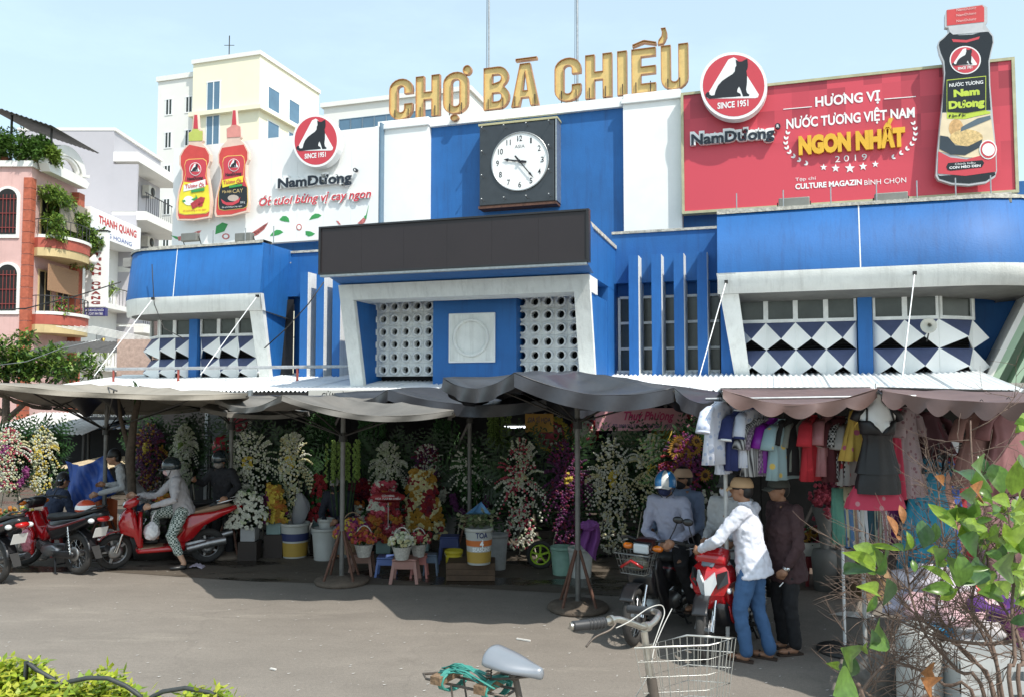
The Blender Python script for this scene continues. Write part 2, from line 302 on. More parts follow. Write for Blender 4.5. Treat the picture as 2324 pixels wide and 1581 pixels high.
# --- wings
def sweep(mb,path,sec,mi=0,smooth=True):
    """path: (u,d,nu,nd) ; sec: list of (offset along normal, z)"""
    rings=[[(u+nu*o,-(d+nd*o),z) for o,z in sec] for u,d,nu,nd in path]
    mb.loft(rings,mi,False,smooth,closed=False)
def wing(s):
    """s=+1 right wing, -1 left wing"""
    u0=F(1628,560,1.3)[0] if s>0 else F(598,610,1.3)[0]
    uS=F(2165,560,1.3)[0] if s>0 else F(352,620,1.3)[0]
    rad=2.5 if s>0 else 1.75
    zt=FZ(1800,474,1.3); zb=FZ(1800,614,1.4); zf=FZ(1800,661,1.35)
    path=[(u0,1.3,0,1),((u0+uS)/2,1.3,0,1),(uS,1.3,0,1)]
    for k in range(1,13):
        a=PI/2*k/12; path.append((uS+s*rad*math.sin(a),1.3-rad+rad*math.cos(a),s*math.sin(a),math.cos(a)))
    e=path[-1]; path.append((e[0],-8,s,0))
    m=MB(); sweep(m,path,[(-.35,zt),(0,zt),(.13,zb)],0); B(m,'fascia_band',blue)
    m=MB(); sweep(m,path,[(.131,zb),(.10,zf),(-.02,zf)],0); B(m,'fascia_rim',wconc)
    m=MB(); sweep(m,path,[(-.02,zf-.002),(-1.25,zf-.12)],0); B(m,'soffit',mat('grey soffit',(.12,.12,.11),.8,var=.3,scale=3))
    m=MB(); sweep(m,path,[(-.36,zt+.002),(-.36,zt+.07),(.03,zt+.06),(.03,zt-.02)],0,False)
    for i,v in enumerate(m.v): m.v[i]=(v[0],v[1],v[2]+random.uniform(-.012,.02))
    B(m,'coping',coping)
    # thin white expansion joint down the band
    uj=F(1950,540,1.3)[0] if s>0 else F(402,620,1.3)[0]
    m=MB(); m.quad((uj-.012,-1.304,zt),(uj+.012,-1.304,zt),(uj+.012,-1.434,zb),(uj-.012,-1.434,zb)); B(m,'joint_line',white)
    # side cheek with its slanting white post
    wid=.3; ztop=zb; d0=.3
    ub=u0+(.0 if s<0 else .0); lean=s*.33
    zf2=2.7
    ou=u0-s*.02
    pts=lambda du,w: None
    m=MB()  # blue cheek, a slab whose front edge slopes back
    n0=len(m.v)
    ya=lambda d:-d
    m.add([(u0-s*.003,ya(1.3),zt),(u0-s*.003,ya(1.43),zb),(u0-s*.003+lean*1.0,ya(.42),zf2),(u0-s*.003+lean,ya(-.3),zf2),(u0-s*.003,ya(-.3),zt),
           (u0+s*.2,ya(1.3),zt),(u0+s*.2,ya(1.43),zb),(u0+s*.2+lean,ya(.42),zf2),(u0+s*.2+lean,ya(-.3),zf2),(u0+s*.2,ya(-.3),zt)],
          [(0,1,2,3,4),(5,9,8,7,6),(1,6,7,2),(0,4,9,5),(2,7,8,3)],0)
    B(m,'side_cheek',blue)
    m=MB(); m.add([(u0-s*.02,ya(1.44),zb),(u0+s*wid*1.25,ya(1.44),zb),(u0+s*wid+lean,ya(.45),zf2),(u0-s*.02+lean,ya(.45),zf2),
                   (u0-s*.02,ya(1.30),zb),(u0+s*wid*1.25,ya(1.30),zb),(u0+s*wid+lean,ya(.3),zf2),(u0-s*.02+lean,ya(.3),zf2)],
                  [(0,1,2,3),(4,7,6,5),(0,3,7,4),(1,5,6,2)],0); B(m,'slanting_post',wconc)
    # window wall
    Z3=lambda x:(2050+x/1.2647)*.73175
    Z10=lambda x:(350+x/3.294)*.73175
    D=.3
    if s>0: ub=[FU(Z3(x),D,780) for x in (300,413,529,648,768)],[FU(Z3(x),D,780) for x in (832,957,1090)]
    else: ub=[FU(Z10(x),D,780) for x in (1655,1470,1280,1092,905)],[FU(Z10(x),D,780) for x in (810,642,485)]
    zw1=FZ(1800,663,D); zw0=FZ(1800,732,D); zr=FZ(1800,794,D); zr2=FZ(1800,857,D)
    ends=ub[1][-1]
    # chamfered bay at the outer end
    c1=(ends,D); c2=(ends+s*.72,D-.5)
    c3=(ends+s*.86,D-1.5)
    walls=MB()
    for (ua,da),(uc,dc) in ((( ub[0][0]-s*.4,D),(ends,D)),(c1,c2),(c2,c3),(c3,(c3[0],-6))):
        n=V((-(dc-da),uc-ua,0)); 
        walls.quad((ua,-da+.25,2.2),(uc,-dc+.25,2.2),(uc,-dc+.25,zw1+.3),(ua,-da+.25,zw1+.3))
    B(walls,'inner_wall',dark)
    m=MB()   # blue pilaster between the two groups
    a,b_=ub[0][-1],ub[1][0]; m.bx(min(a,b_)+.02,max(a,b_)-.02,-(D+.16),-(D-.2),2.2,zw1+.25); B(m,'pilaster',blue)
    if s>0: m=MB(); m.bx(ub[0][0]-.35,ub[0][0]-.03,-(D+.1),-(D-.2),2.2,zw1+.25); B(m,'pilaster',blue)
    def bay(q0,q1,first):
        """one cell from q0 to q1 (u,d): window pane in a frame, and two rows of folded shade panels"""
        q0=V((q0[0],-q0[1],0)); q1=V((q1[0],-q1[1],0)); t=(q1-q0); w=t.length; t.normalize(); n=V((t.y,-t.x,0)); 
        if n.y>0: n=-n
        P=lambda a,o,z:q0+t*a+n*o+V((0,0,z))
        fr=MB()
        def bar(a0,a1,z0,z1,o0=-.02,o1=.07):
            vs=[P(a,o,z) for a in(a0,a1) for o in(o0,o1) for z in(z0,z1)]
            fr.add(vs,[(0,1,3,2),(4,6,7,5),(0,4,5,1),(2,3,7,6),(0,2,6,4),(1,5,7,3)])
        bar(0,.05,zw0,zw1); bar(w-.05,w,zw0,zw1); bar(.05,w-.05,zw0,zw0+.07); bar(.05,w-.05,zw1-.05,zw1)
        o=B(fr,'window',framew)
        gm=MB(); gm.quad(P(.05,.02,zw0+.07),P(w-.05,.02,zw0+.07),P(w-.05,.025,zw1-.05),P(.05,.025,zw1-.05)); gm.build('pane',glassd,o)
        for (za,zc) in ((zw0,zr),(zr,zr2)):
            zm=za+(zc-za)*.62; pr=.34
            Mp=P(w/2,pr,zm); 
            e=.02*n
            tri=MB(); T0,T1=P(0,.02,za),P(w,.02,za)
            tri.add([T0,T1,Mp,T0-n*.03,T1-n*.03,Mp-n*.03],[(0,1,2),(5,4,3),(0,3,4,1),(1,4,5,2),(2,5,3,0)]); B(tri,'shade_triangle',slate)
            for A,zside in ((0,1),(w,-1)):
                T,Bt=P(A,.022,za),P(A,.022,zc); h=MB()
                h.add([T,Mp,Bt,T-n*.03,Mp-n*.03,Bt-n*.03],[(0,1,2),(5,4,3),(0,3,4,1),(1,4,5,2),(2,5,3,0)]); B(h,'shade_panel',white)
            lv=MB()
            for k in range(3):
                z=zc+.03+k*.05; lv.add([P(.1,.0,z),P(w-.1,.0,z),P(w-.1,.06,z-.02),P(.1,.06,z-.02)],[(0,1,2,3)])
            B(lv,'louvre',dsteel)
    for g_ in ub:
        for i in range(len(g_)-1): bay((g_[i],D),(g_[i+1],D),i==0)
    bay(c1,c2,1); bay(c2,((c2[0]+c3[0])/2+s*0,(c2[1]+c3[1])/2),1)
    # roof slab
    m=MB(); lo,hi=sorted((u0,path[-1][0]-s*.3)); m.bx(lo,hi,-.9,8,zt-.35,zt-.1); B(m,'roof',mat('roof concrete',(.3,.29,.27),.9,var=.3))
    # blue end wall behind the bay
    if s>0:
        m=MB(); m.add([(c3[0],1.2,2.0),(c3[0]+3.4,1.2,2.0),(c3[0]+3.4,1.2,zf),(c3[0],1.2,zf)],[(0,1,2,3)]); B(m,'end_wall',blue)
    return u0,zt,zf
uR,ZT,ZF=wing(1); uL,_,_=wing(-1)
# --- recessed centre walls with fins
D=-.3
def zoomer(x0,y0,sc): return lambda x,y:((x0+x/sc)*.73175,(y0+y/sc)*.73175)
z2=zoomer(950,0,1.265); z3=zoomer(2050,0,1.2647); z10=zoomer(350,720,3.294); z1=zoomer(0,250,1.581); z11=zoomer(780,480,5.269)
zlt=FZ(1500,527,.05)
zlb=FZ(*z2(1230,1112),.05)
pl,pr_=F(735,560,3.4)[0],F(1330,560,3.4)[0]     # sides of the porch
def recess(u0,u1,fins,wins):
    m=MB(); m.bx(u0,u1,-.05,.6,zlb,zlt); B(m,'lintel_band',blue)
    m=MB(); m.bx(u0,u1,-.09,.1,zlt+.002,zlt+.06)
    B(m,'coping',coping)
    m=MB(); m.bx(u0,u1,.3,.6,2.2,zlb-.002); B(m,'recessed_wall',blue)
    fz=FZ(*z2(1280,1003),.5)
    fm=MB(); fm.bx(-.11,.11,-.5,.3,2.2,fz); fme=fm.mesh('fin',blue)
    fs=MB(); fs.bx(.112,.12,-.49,.3,2.2,fz-.003); fsm=fs.mesh('fin_side',wconc)
    for f in fins:
        o=link('fin',fme,mk,(f,0,0)); link('fin_side',fsm,o)
    for a,c in wins:
        w=c-a; fr=MB(); zz0=FZ(*z2(1240,1468),-.25); zz1=FZ(*z2(1240,1170),-.25); h=(zz1-zz0)/3
        for x0,x1 in((0,.06),(w-.06,w)): fr.bx(x0,x1,.2,.297,zz0,zz1)
        for k in range(4): fr.bx(.045,w-.045,.21,.295,zz0+h*k-.03,zz0+h*k+.03)
        o=fr.build('window',framew,mk,(a,0,0))
        for k in range(3):
            gm=MB(); gm.quad((.045,.26,zz0+h*k+.03),(w-.045,.26,zz0+h*k+.03),(w-.045,.265,zz0+h*(k+1)-.03),(.045,.265,zz0+h*(k+1)-.03)); gm.build('pane',glassd,o)
fr_=[FU(x+9,.5,700) for x in (1429,1481,1532,1585)]
sp=(fr_[3]-fr_[0])/3
recess(pr_-.1,uR+.1,fr_,[(f-sp*.5-.23,f-sp*.5+.23) for f in fr_]+[(fr_[3]+sp*.5-.23,fr_[3]+sp*.5+.23)])
fl=[FU(x+7,.5,700) for x in (682,719,756)]
recess(uL-.1,pl+.4,fl,[(f-sp*.5-.23,f-sp*.5+.23) for f in fl]+[(fl[2]+sp*.5-.23,fl[2]+sp*.5+.23)])
# --- central porch with battered white frame
pt=FZ(1040,636,3.0); pb=FZ(836,679,3.0)
ptop=FZ(1340,500,3.0)
a0=F(770,660,3.0)[0]; a1=F(1338,640,3.0)[0]
m=MB(); m.bx(a0,a1,-2.95,.3,pt,ptop-.1); B(m,'upper_wall',blue)
m=MB(); m.bx(a0-.03,a1+.03,-2.98,.3,ptop-.1,ptop-.02); B(m,'coping',coping)
zb0=2.3; legw=.33
def slant(x0,x1,z0,z1,d0t,d0b,dback,mm,name):
    """upright slab x0..x1 whose front face leans back towards its foot"""
    k=lambda z:d0b+(d0t-d0b)*(z-zb0)/(pt-zb0)
    mb=MB(); mb.add([(x0,-k(z0),z0),(x1,-k(z0),z0),(x1,-k(z1),z1),(x0,-k(z1),z1),(x0,-dback,z0),(x1,-dback,z0),(x1,-dback,z1),(x0,-dback,z1)],
       [(0,1,2,3),(5,4,7,6),(0,4,5,1),(3,2,6,7),(0,3,7,4),(1,5,6,2)]); return B(mb,name,mm)
slant(a0,a1,pb,pt-.002,3.05,2.35,2.9 if 0 else 2.2,wconc,'porch_beam')
for x0,x1 in ((a0,a0+legw),(a1-legw,a1)):
    k=lambda z:2.35+.7*(z-zb0)/(pt-zb0)
    mb=MB(); z1_=pb-.002; ka,kb=k(zb0),k(z1_); mb.add([(x0,-ka,zb0),(x1,-ka,zb0),(x1,-kb,z1_),(x0,-kb,z1_),(x0,-ka+.14,zb0),(x1,-ka+.14,zb0),(x1,-kb+.14,z1_),(x0,-kb+.14,z1_)],[(0,1,2,3),(5,4,7,6),(0,4,5,1),(3,2,6,7),(0,3,7,4),(1,5,6,2)]); B(mb,'porch_post',wconc)
    sm=MB(); a_,b_=(x0+.02,x1-.03); sm.add([(a_,-ka+.142,zb0),(b_,-ka+.142,zb0),(b_,-kb+.142,z1_),(a_,-kb+.142,z1_),(a_,-1.0,zb0),(b_,-1.0,zb0),(b_,-1.0,z1_),(a_,-1.0,z1_)],[(0,1,2,3),(5,4,7,6),(0,4,5,1),(3,2,6,7),(0,3,7,4),(1,5,6,2)]); B(sm,'porch_side',blue)
m=MB(); m.bx(a0+.02,a0+legw-.05,-.99,.3,zb0,pt); B(m,'porch_side',blue)
m=MB(); m.bx(a1-legw+.05,a1-.005,-.99,.3,zb0,pt); B(m,'porch_side',blue)
DP=1.75
m=MB(); m.bx(a0+.2,a1-.2,-(DP-.28),-(DP-.4),zb0,pt); B(m,'inner_wall',dark)
cb0,cb1=FU(z2(497,1300)[0],DP+.35,780),FU(z2(824,1300)[0],DP+.35,780)
m=MB(); m.bx(cb0,cb1,-(DP+.35),-(DP-.3),zb0,pb+.02); B(m,'centre_panel',blue)
q0=F(*z2(560,1420),DP+.37); q1=F(*z2(742,1228),DP+.37)
cu,cz=(q0[0]+q1[0])/2,(F(*z2(650,1325),DP+.37))[1]; hw=(q1[0]-q0[0])/2
m=MB(); m.bx(cu-hw,cu+hw,-(DP+.41),-(DP+.352),cz-hw,cz+hw); bev(B(m,'ring_plaque',white),.015)
m=MB(); m.bx(cu-hw*.93,cu+hw*.93,-(DP+.43),-(DP+.412),cz-hw*.93,cz+hw*.93); B(m,'plaque_face',wconc)
rr=hw*.78
m=MB(); m.lathe([(rr,0),(rr,.05),(rr*.93,.07),(rr*.84,.05),(rr*.84,0)],40,(cu,-(DP+.431),cz),(0,-1,0),cap=False); B(m,'plaque_ring',wconc)
def breeze(u0,u1,nc,z0,z1,nr):
    w=(u1-u0)/nc; h=(z1-z0)/nr; r=min(w,h)*.275; m=MB(); n=16
    # plate with a round hole
    sq=[];ci=[];
    for k in range(n):
        a=2*PI*k/n+PI/4; c,s_=math.cos(a),math.sin(a); q=max(abs(c),abs(s_)); sq.append((w/2*c/q*.985,h/2*s_/q*.985)); ci.append((r*c,r*s_))
    m.add([(x,-.0,z) for x,z in sq]+[(x,0,z) for x,z in ci]+[(x,.14,z) for x,z in ci]+[(x,.05,z) for x,z in sq],
       [(k,(k+1)%n,n+(k+1)%n,n+k) for k in range(n)]+[(n+k,n+(k+1)%n,2*n+(k+1)%n,2*n+k) for k in range(n)]+[(k,3*n+k,3*n+(k+1)%n,(k+1)%n) for k in range(n)])
    R1=min(w,h)*.43
    m.lathe([(R1,0),(R1,.05),(r*1.02,.06),(r*1.02,0)],16,(0,-.001,0),(0,-1,0),cap=False)
    me=m.mesh('breeze_block',mat('white block paint',(.74,.75,.73),.65,var=.1,scale=5,bump=.2))
    for i in range(nc):
        for j in range(nr): link('breeze_block',me,mk,(u0+w*(i+.5),-DP,z0+h*(j+.5)))
zc0,zc1=F(*z2(370,1470),DP)[1],F(*z2(370,1178),DP)[1]
breeze(FU(z2(240,1300)[0],DP,780),FU(z2(505,1300)[0],DP,780),6,zc0-.03,zc1,6)
breeze(FU(z2(824,1300)[0],DP,780),FU(z2(1078,1300)[0],DP,780),5,zc0-.03,zc1,6)
# --- tall block
DT=-2.6
zt_b=FZ(*z2(860,455),DT); zt_c=FZ(1418,222,DT) 
t0=F(863,400,DT)[0]; t1=F(978,400,DT)[0]; t2=F(1418,400,DT)[0]; t3=F(1548,400,DT)[0]
ztop=FZ(1548,207,DT); zbl=FZ(1418,245,DT)
zlo=5.2
m=MB(); m.bx(t1,t2,-DT,-DT+5,zlo,zbl); B(m,'clock_wall',blue)
m=MB(); m.bx(t1-.02,t2+.02,-DT-.12,-DT+5,zbl+.002,ztop-.02); B(m,'parapet',white)
for x0,x1 in((t0,t1),(t2,t3)):
    m=MB(); m.bx(x0,x1,-DT-.2,-DT+5,zlo,ztop-.28); B(m,'pier',white)
    m=MB(); m.bx(x0-.05,x1+.03,-DT-.27,-DT+5,ztop-.278,ztop-.15); m.bx(x0,x1,-DT-.2,-DT+5,ztop-.148,ztop); bev(B(m,'pier_cap',white),.02)
m=MB(); m.bx(uL-3.4,t0-.01,-DT+.2,-DT+2,zlo,7.3); B(m,'back_wall',blue); m=MB(); m.bx(t3+.01,uR+9,-DT+.2,-DT+2,zlo,7.5); B(m,'back_wall',blue)
# ground floor: dark wall colour stands in for the hall's shade under the awning
m=MB(); m.bx(uL-4.6,uR+6.8,.6,8,0,2.5); B(m,'ground_floor_wall',mat('hall shade dark wall',(.035,.032,.03),.85,var=.5,scale=2))
m=MB(); m.bx(uL-4.6,uR+7,-.35,.58,2.45,2.62); B(m,'floor_slab',mat('grey concrete edge',(.3,.3,.29),.85,var=.3,scale=4))
m=MB(); m.bx(uL-4.4,uL+.4,-.3,.1,2.62,2.72); B(m,'ledge',coping); m=MB(); m.bx(uR,uR+6,-.3,.1,2.62,2.7); B(m,'ledge',coping)
# ================================================================ signs on the market
def art(zf,pts,d,m,parent,name,depth=.004,z0=None):
    """flat printed or cut-out shape, its outline surveyed point by point, standing d in front of the wall"""
    q=[F(*zf(*p),d) for p in pts]; b=MB(); b.prism(q,-d,-(d-depth),1); return b.build(name,m,parent)
def circ(cx,cy,rx,ry=None,n=28,a0=0,a1=360): ry=ry or rx; return [(cx+rx*math.cos(R(a0+(a1-a0)*k/n)),cy-ry*math.sin(R(a0+(a1-a0)*k/n))) for k in range(n+(0 if a1-a0==360 else 1))]
def atroot(t):
    """things whose parts are given in facade coordinates hang from a root at the facade origin"""
    return t
CAT=[(296,258),(293,234),(306,243),(318,242),(330,235),(339,232),(341,255),(340,268),(335,280),(338,300),(337,330),(334,352),(338,366),(347,372),(345,378),(322,379),(317,364),(311,348),(306,340),(300,352),(299,362),(312,369),(314,378),(285,381),(240,384),(212,387),(190,388),(177,381),(174,371),(182,362),(191,364),(190,371),(198,376),(210,374),(215,355),(224,336),(240,318),(262,303),(280,292),(290,280),(291,266)]
def cat_logo(T,parent,d,rim=True,since=True,dep=.16,txt=.9):
    """round emblem; T maps the survey of the large disc (centre 285,337 radius 128) to a survey point"""
    f=lambda x,y:T(x,y)
    if rim: art(f,circ(285,337,132,n=40),d-.003,whitep,parent,'emblem_rim',dep)
    art(f,circ(285,337,121 if rim else 124,n=40),d,redm,parent,'emblem_face')
    tri=[(264,235),(285,226),(296,232),(384,372),(380,383),(370,386),(188,388),(180,384),(180,376)]
    art(f,tri,d+.004,whitep,parent,'emblem_triangle')
    art(f,CAT,d+.008,blackp,parent,'cat_figure')
    if since:
        q0=F(*f(222,430),d); q1=F(*f(343,414),d); zc=(q0[1]+q1[1])/2; h=(F(*f(285,401),d)[1]-F(*f(285,424),d)[1])
        lettering('emblem_text','SINCE 1951',whitep,parent,q0[0],q1[0],zc,zc+h,-(d+.006),bold=.03)
def tline(parent,body,zf,l,r,cap,d,m,name='lettering',depth=0,bold=.03,shear=0,spacing=1):
    """l,r: survey of left and right end of the baseline, cap: survey height of the capitals at the left"""
    a=F(*zf(*l),d); b=F(*zf(*r),d); c=F(*zf(l[0],l[1]-cap),d); z=(a[1]+b[1])/2
    return lettering(name,body,m,parent,a[0],b[0],z,z+c[1]-a[1],-d,depth,bold,shear,spacing=spacing)
OR=Lw(0,0,0)
# ---- big channel letters
LT={}
def arc(cx,cy,rx,ry,a0,a1,n=9): return [(cx+rx*math.cos(R(a0+(a1-a0)*k/n)),cy+ry*math.sin(R(a0+(a1-a0)*k/n))) for k in range(n+1)]
def loops(ch,w,s):
    r=w*.5; i=r-s; k=.25
    if ch=='C': return [[(w,.63)]+[(w,.72)]+arc(r,1-k,r,k,0,180)+arc(r,k,r,k,180,360)+[(w,.37),(w-s,.37)]+arc(r,k,i,k-s*.8,0,-180)+arc(r,1-k,i,k-s*.8,180,0)+[(w-s,.63)]]
    if ch=='O': return [arc(r,1-k,r,k,0,180)+arc(r,k,r,k,180,360),arc(r,1-k,i,k-s*.8,0,180)+arc(r,k,i,k-s*.8,180,360)]
    if ch=='H': return [[(0,0),(s,0),(s,.42),(w-s,.42),(w-s,0),(w,0),(w,1),(w-s,1),(w-s,.6),(s,.6),(s,1),(0,1)]]
    if ch=='I': return [[(0,0),(w,0),(w,1),(0,1)]]
    if ch=='E': return [[(0,0),(w,0),(w,.2),(s,.2),(s,.42),(w,.42),(w,.59),(s,.59),(s,.82),(w,.82),(w,1),(0,1)]]
    if ch=='U': return [[(0,1),(0,k)]+arc(r,k,r,k,180,360)+[(w,1),(w-s,1)]+arc(r,k,i,k-s*.8,0,-180)+[(s,1)]]
    if ch=='A': return [[(0,0),(s*.95,0),(s*1.15,.2),(w-s*1.15,.2),(w-s*.95,0),(w,0),(w*.68,1),(w*.32,1)],[(s*1.32,.36),(w-s*1.32,.36),(w*.5,.84)]]
    if ch=='B': return [[(0,0),(w*.55,0)]+arc(w*.58,.27,w*.42,.27,-90,65)+arc(w*.56,.76,w*.4,.24,-55,90)+[(0,1)],
                        [(s,.17)]+arc(w*.55,.28,w*.16,.11,-90,90,6)+[(s,.39)],[(s,.6)]+arc(w*.55,.73,w*.15,.1,-90,90,6)+[(s,.83)]]
    if ch=='bar': return [[(0,0),(w,0),(w,1),(0,1)]]
    if ch=='dot': return [arc(w/2,.5,w/2,.5,0,345,16)]
    if ch=='hat': return [[(0,0),(w*.48,.62),(w,0),(w,.42),(w*.52,1),(w*.45,1),(0,.42)]]
    if ch=='hook': return [[(0,0),(.55*w,0)]+[(.8*w,.2),(w,.45),(w,.7),(.85*w,1),(.35*w,1),(.5*w,.75),(.45*w,.5),(.1*w,.25)]]
def channel_letter(root,ch,u0,u1,z0,z1,d):
    H=z1-z0; w=(u1-u0)/H; s=.205
    lp=[[(u0+x*H,z0+z*H) for x,z in l] for l in loops(ch,w,s)] if ch not in('bar','hat','hook','dot') else [[(u0+x*(u1-u0)/((u1-u0) if ch!='zz' else 1) if 0 else u0+x,z0+z*H) for x,z in l] for l in loops(ch,(u1-u0),.1)]
    cu=bpy.data.curves.new('c','CURVE'); cu.dimensions='2D'; cu.fill_mode='BOTH'
    for l in lp:
        s_=cu.splines.new('POLY'); s_.points.add(len(l)-1); s_.use_cyclic_u=True
        for i,p in enumerate(l): s_.points[i].co=(p[0],p[1],0,1)
    o=bpy.data.objects.new('c',cu); me=bpy.data.meshes.new_from_object(o)
    m=MB(); m.add([(v.co.x,-d+.035,v.co.y) for v in me.vertices],[list(p.vertices) for p in me.polygons])
    bpy.data.objects.remove(o)
    L=m.build('letter',gold,root)
    e=MB()
    for l in lp:
        n=len(l); ar=sum(l[i][0]*l[(i+1)%n][1]-l[(i+1)%n][0]*l[i][1] for i in range(n)); sg=1
        e.add([(x,-d-.02,z) for x,z in l]+[(x,-d+.12,z) for x,z in l],[(i,(i+1)%n,n+(i+1)%n,n+i) for i in range(n)])
    eo=e.build('letter_edge',goldrim,L); q=eo.modifiers.new('s','SOLIDIFY'); q.thickness=.02; q.offset=0
    return L
ns=bempty('market_name_sign','large gold channel letters of the market name standing along the roof edge above the clock','sign'); 
ns.location=OR
zr_=zoomer(1200,60,2.4208)
DL=DT+.05
zbL=ztop+.05; capH=FZ(*zr_(2160,180),DL)-FZ(*zr_(2160,525),DL); 
for ch,a,c in (('C',20,190),('H',218,395),('O',425,607),('B',728,917),('A',935,1140),('C',1262,1457),('H',1492,1690),('I',1733,1802),('E',1840,2020),('U',2062,2265)):
    channel_letter(ns,ch,FU(zr_(a,600)[0],DL,240),FU(zr_(c,600)[0],DL,240),zbL,zbL+capH*.97,DL)
zu=lambda x,y:F(*zr_(x,y),DL)
def dia(ch,x0,y0,x1,y1):
    a=zu(x0,y0); b=zu(x1,y1); return channel_letter(ns,ch,a[0],b[0],a[1],b[1],DL)
dia('dot',572,420,632,345); DL=DT+.22; dia('dot',478,765,535,715); DL=DT+.05
dia('bar',968,318,1125,282); dia('hat',1845,212,2020,150); dia('hook',2035,190,2100,65)
m=MB()
for x in (60,160,250,360,470,560,760,870,960,1110,1310,1420,1520,1640,1770,1870,1980,2110,2200):
    u=zu(x,600)[0]; m.cyl((u,-DL,ztop),(u,-DL,zbL+.3),.014,5)
m.build('letter_stand',dsteel,ns,kind='stuff')
for px,nm in ((1114,0),(1316,1)):
    t=bempty('roof_mast',['slim grey mast rising behind the B of the market name','slim grey mast rising behind the C of the second word of the name'][nm],'mast','masts behind the roof sign')
    t.location=OR; a=F(px-5,250,DT-1); b=F(px+2,-60,DT-1); m=MB(); m.cyl((a[0],-(DT-1),ztop-.2),(a[0],-(DT-1),16),.035,8); m.build('mast_tube',steel,t)
    m=MB(); m.cyl((a[0]-.09,-(DT-1),ztop-.2),(a[0]-.05,-(DT-1),16),.008,5); m.build('cable',dsteel,t)
# ---- clock
ck=bempty('wall_clock','square black wall clock with round white dial on the blue wall under the name sign','clock'); ck.location=OR
DC=DT+.45
c0=F(1088,468,DC); c1=F(1258,270,DC)
m=MB(); m.bx(c0[0],c1[0],-DC,-DT,c0[1],c1[1]); bev(m.build('case',mat('black clock case',(.03,.035,.04),.35,var=.2,coat=.3),ck),.02)
m=MB(); m.bx(c0[0]-.03,c1[0]+.09,-DC-.02,-DT,c1[1]+.002,c1[1]+.06); m.build('top_trim',mat('pale gold trim',(.45,.42,.24),.5),ck)
m=MB(); m.bx(c1[0]+.03,c1[0]+.07,-DC-.01,-DT,c0[1],c1[1]); m.build('side_trim',steel,ck)
m=MB(); m.bx(c0[0]-.04,c1[0]+.05,-DC+.02,-DT,c0[1]-.08,c0[1]-.004); m.build('bottom_trim',rust,ck)
cc=F(1179.5,367,DC+.02); rad=(F(1243,367,DC+.02)[0]-F(1116,367,DC+.02)[0])/2
m=MB(); m.lathe([(rad*1.03,-.02),(rad*1.03,.035),(rad*.99,.04),(rad*.98,.012),(0.001,.012)],48,(cc[0],-DC,cc[1]),(0,-1,0),cap=False); m.build('dial_rim',steel,ck)
m=MB(); m.lathe([(rad*.985,.016),(0.002,.016)],48,(cc[0],-DC,cc[1]),(0,-1,0),cap=False); m.build('dial',whitep,ck)
for h in range(1,13):
    a=R(90-30*h); x=cc[0]+rad*.8*math.cos(a); z=cc[1]+rad*.8*math.sin(a); hh=rad*.19; w=hh*(.55 if h<10 else .95)
    if h in(1,): w=hh*.3
    if h==11: w=hh*.8
    lettering('numeral',str(h),blackp,ck,x-w/2,x+w/2,z-hh/2,z+hh/2,-(DC+.02),bold=.01)
lettering('maker_name','ASIA',mat('grey print',(.15,.15,.15),.5),ck,cc[0]-rad*.18,cc[0]+rad*.18,cc[1]+rad*.47,cc[1]+rad*.58,-(DC+.02),bold=0)
def hand(name,ang,L,w,y):
    a=R(90-ang); dx,dz=math.cos(a),math.sin(a); nx,nz_=-dz,dx; P=lambda l,o:(cc[0]+dx*l*rad+nx*o*rad,cc[1]+dz*l*rad+nz_*o*rad)
    m=MB(); m.prism([P(-.25,-w*1.2),P(-.25,w*1.2),P(-.1,w*1.5),P(0,w*.8),P(L*.68,w*.8),P(L*.72,w*1.9),P(L,0),P(L*.72,-w*1.9),P(L*.68,-w*.8),P(0,-w*.8),P(-.1,-w*1.5)],-(DC+y),-(DC+y-.01)); m.build(name,blackp,ck)
hand('hour_hand',281,.58,.03,.05); hand('minute_hand',141,.80,.022,.07)
m=MB(); m.cyl((cc[0],-DC,cc[1]),(cc[0],-DC-.09,cc[1]),.04,12); m.build('hub',blackp,ck)
pm=MB(); pm.cyl((0,0,0),(0,-.16,.03),.012,6); pm.sph((0,-.17,.03),.025,8,5); pme=pm.mesh('lamp_peg',steel)
for i in range(4):
    for j in range(4):
        if i in(0,3) or j in(0,3): link('lamp_peg',pme,ck,(c0[0]+.12+(c1[0]-c0[0]-.24)*i/3,-DC,c0[1]+.12+(c1[1]-c0[1]-.24)*j/3))
# ---- message screen
sc=bempty('message_screen','long switched-off black message screen in a blue housing over the entrance','screen'); sc.location=OR
DS=3.75
s0=F(728,625,DS); s1=F(1331,473,DS); s0=(s0[0],FZ(1030,609,DS)); s1=(s1[0],FZ(1030,495,DS))
scr=mat('unlit led screen',(.024,.017,.018),.45,var=.1,scale=2)
n=6
for i in range(n):
    m=MB(); a=s0[0]+(s1[0]-s0[0])*i/n; b=s0[0]+(s1[0]-s0[0])*(i+1)/n; m.bx(a+.001,b-.001,-DS,-DS+.1,s0[1]+.04,s1[1]-.04); m.build('screen_panel',scr,sc)
m=MB(); y0,y1=-DS-.03,-DS+.14
m.bx(s0[0]-.05,s1[0]+.05,y0,y1,s1[1]-.038,s1[1]); m.bx(s0[0]-.05,s0[0],y0,y1,s0[1]+.038,s1[1]-.04); m.bx(s1[0],s1[0]+.05,y0,y1,s0[1]+.038,s1[1]-.04); m.bx(s0[0]-.05,s1[0]+.05,y0,y1,s0[1],s0[1]+.036); m.build('screen_frame',mat('black screen frame',(.02,.02,.022),.4),sc)
m=MB(); m.prism([(DS-.16,s0[1]-.0),(DS-.16,s1[1]-.05),(3.0,s1[1]-.25),(3.0,s0[1]-.12)],s0[0]+.05,s1[0]-.02,0); 
for i,v in enumerate(m.v): m.v[i]=(v[0],-v[1],v[2])
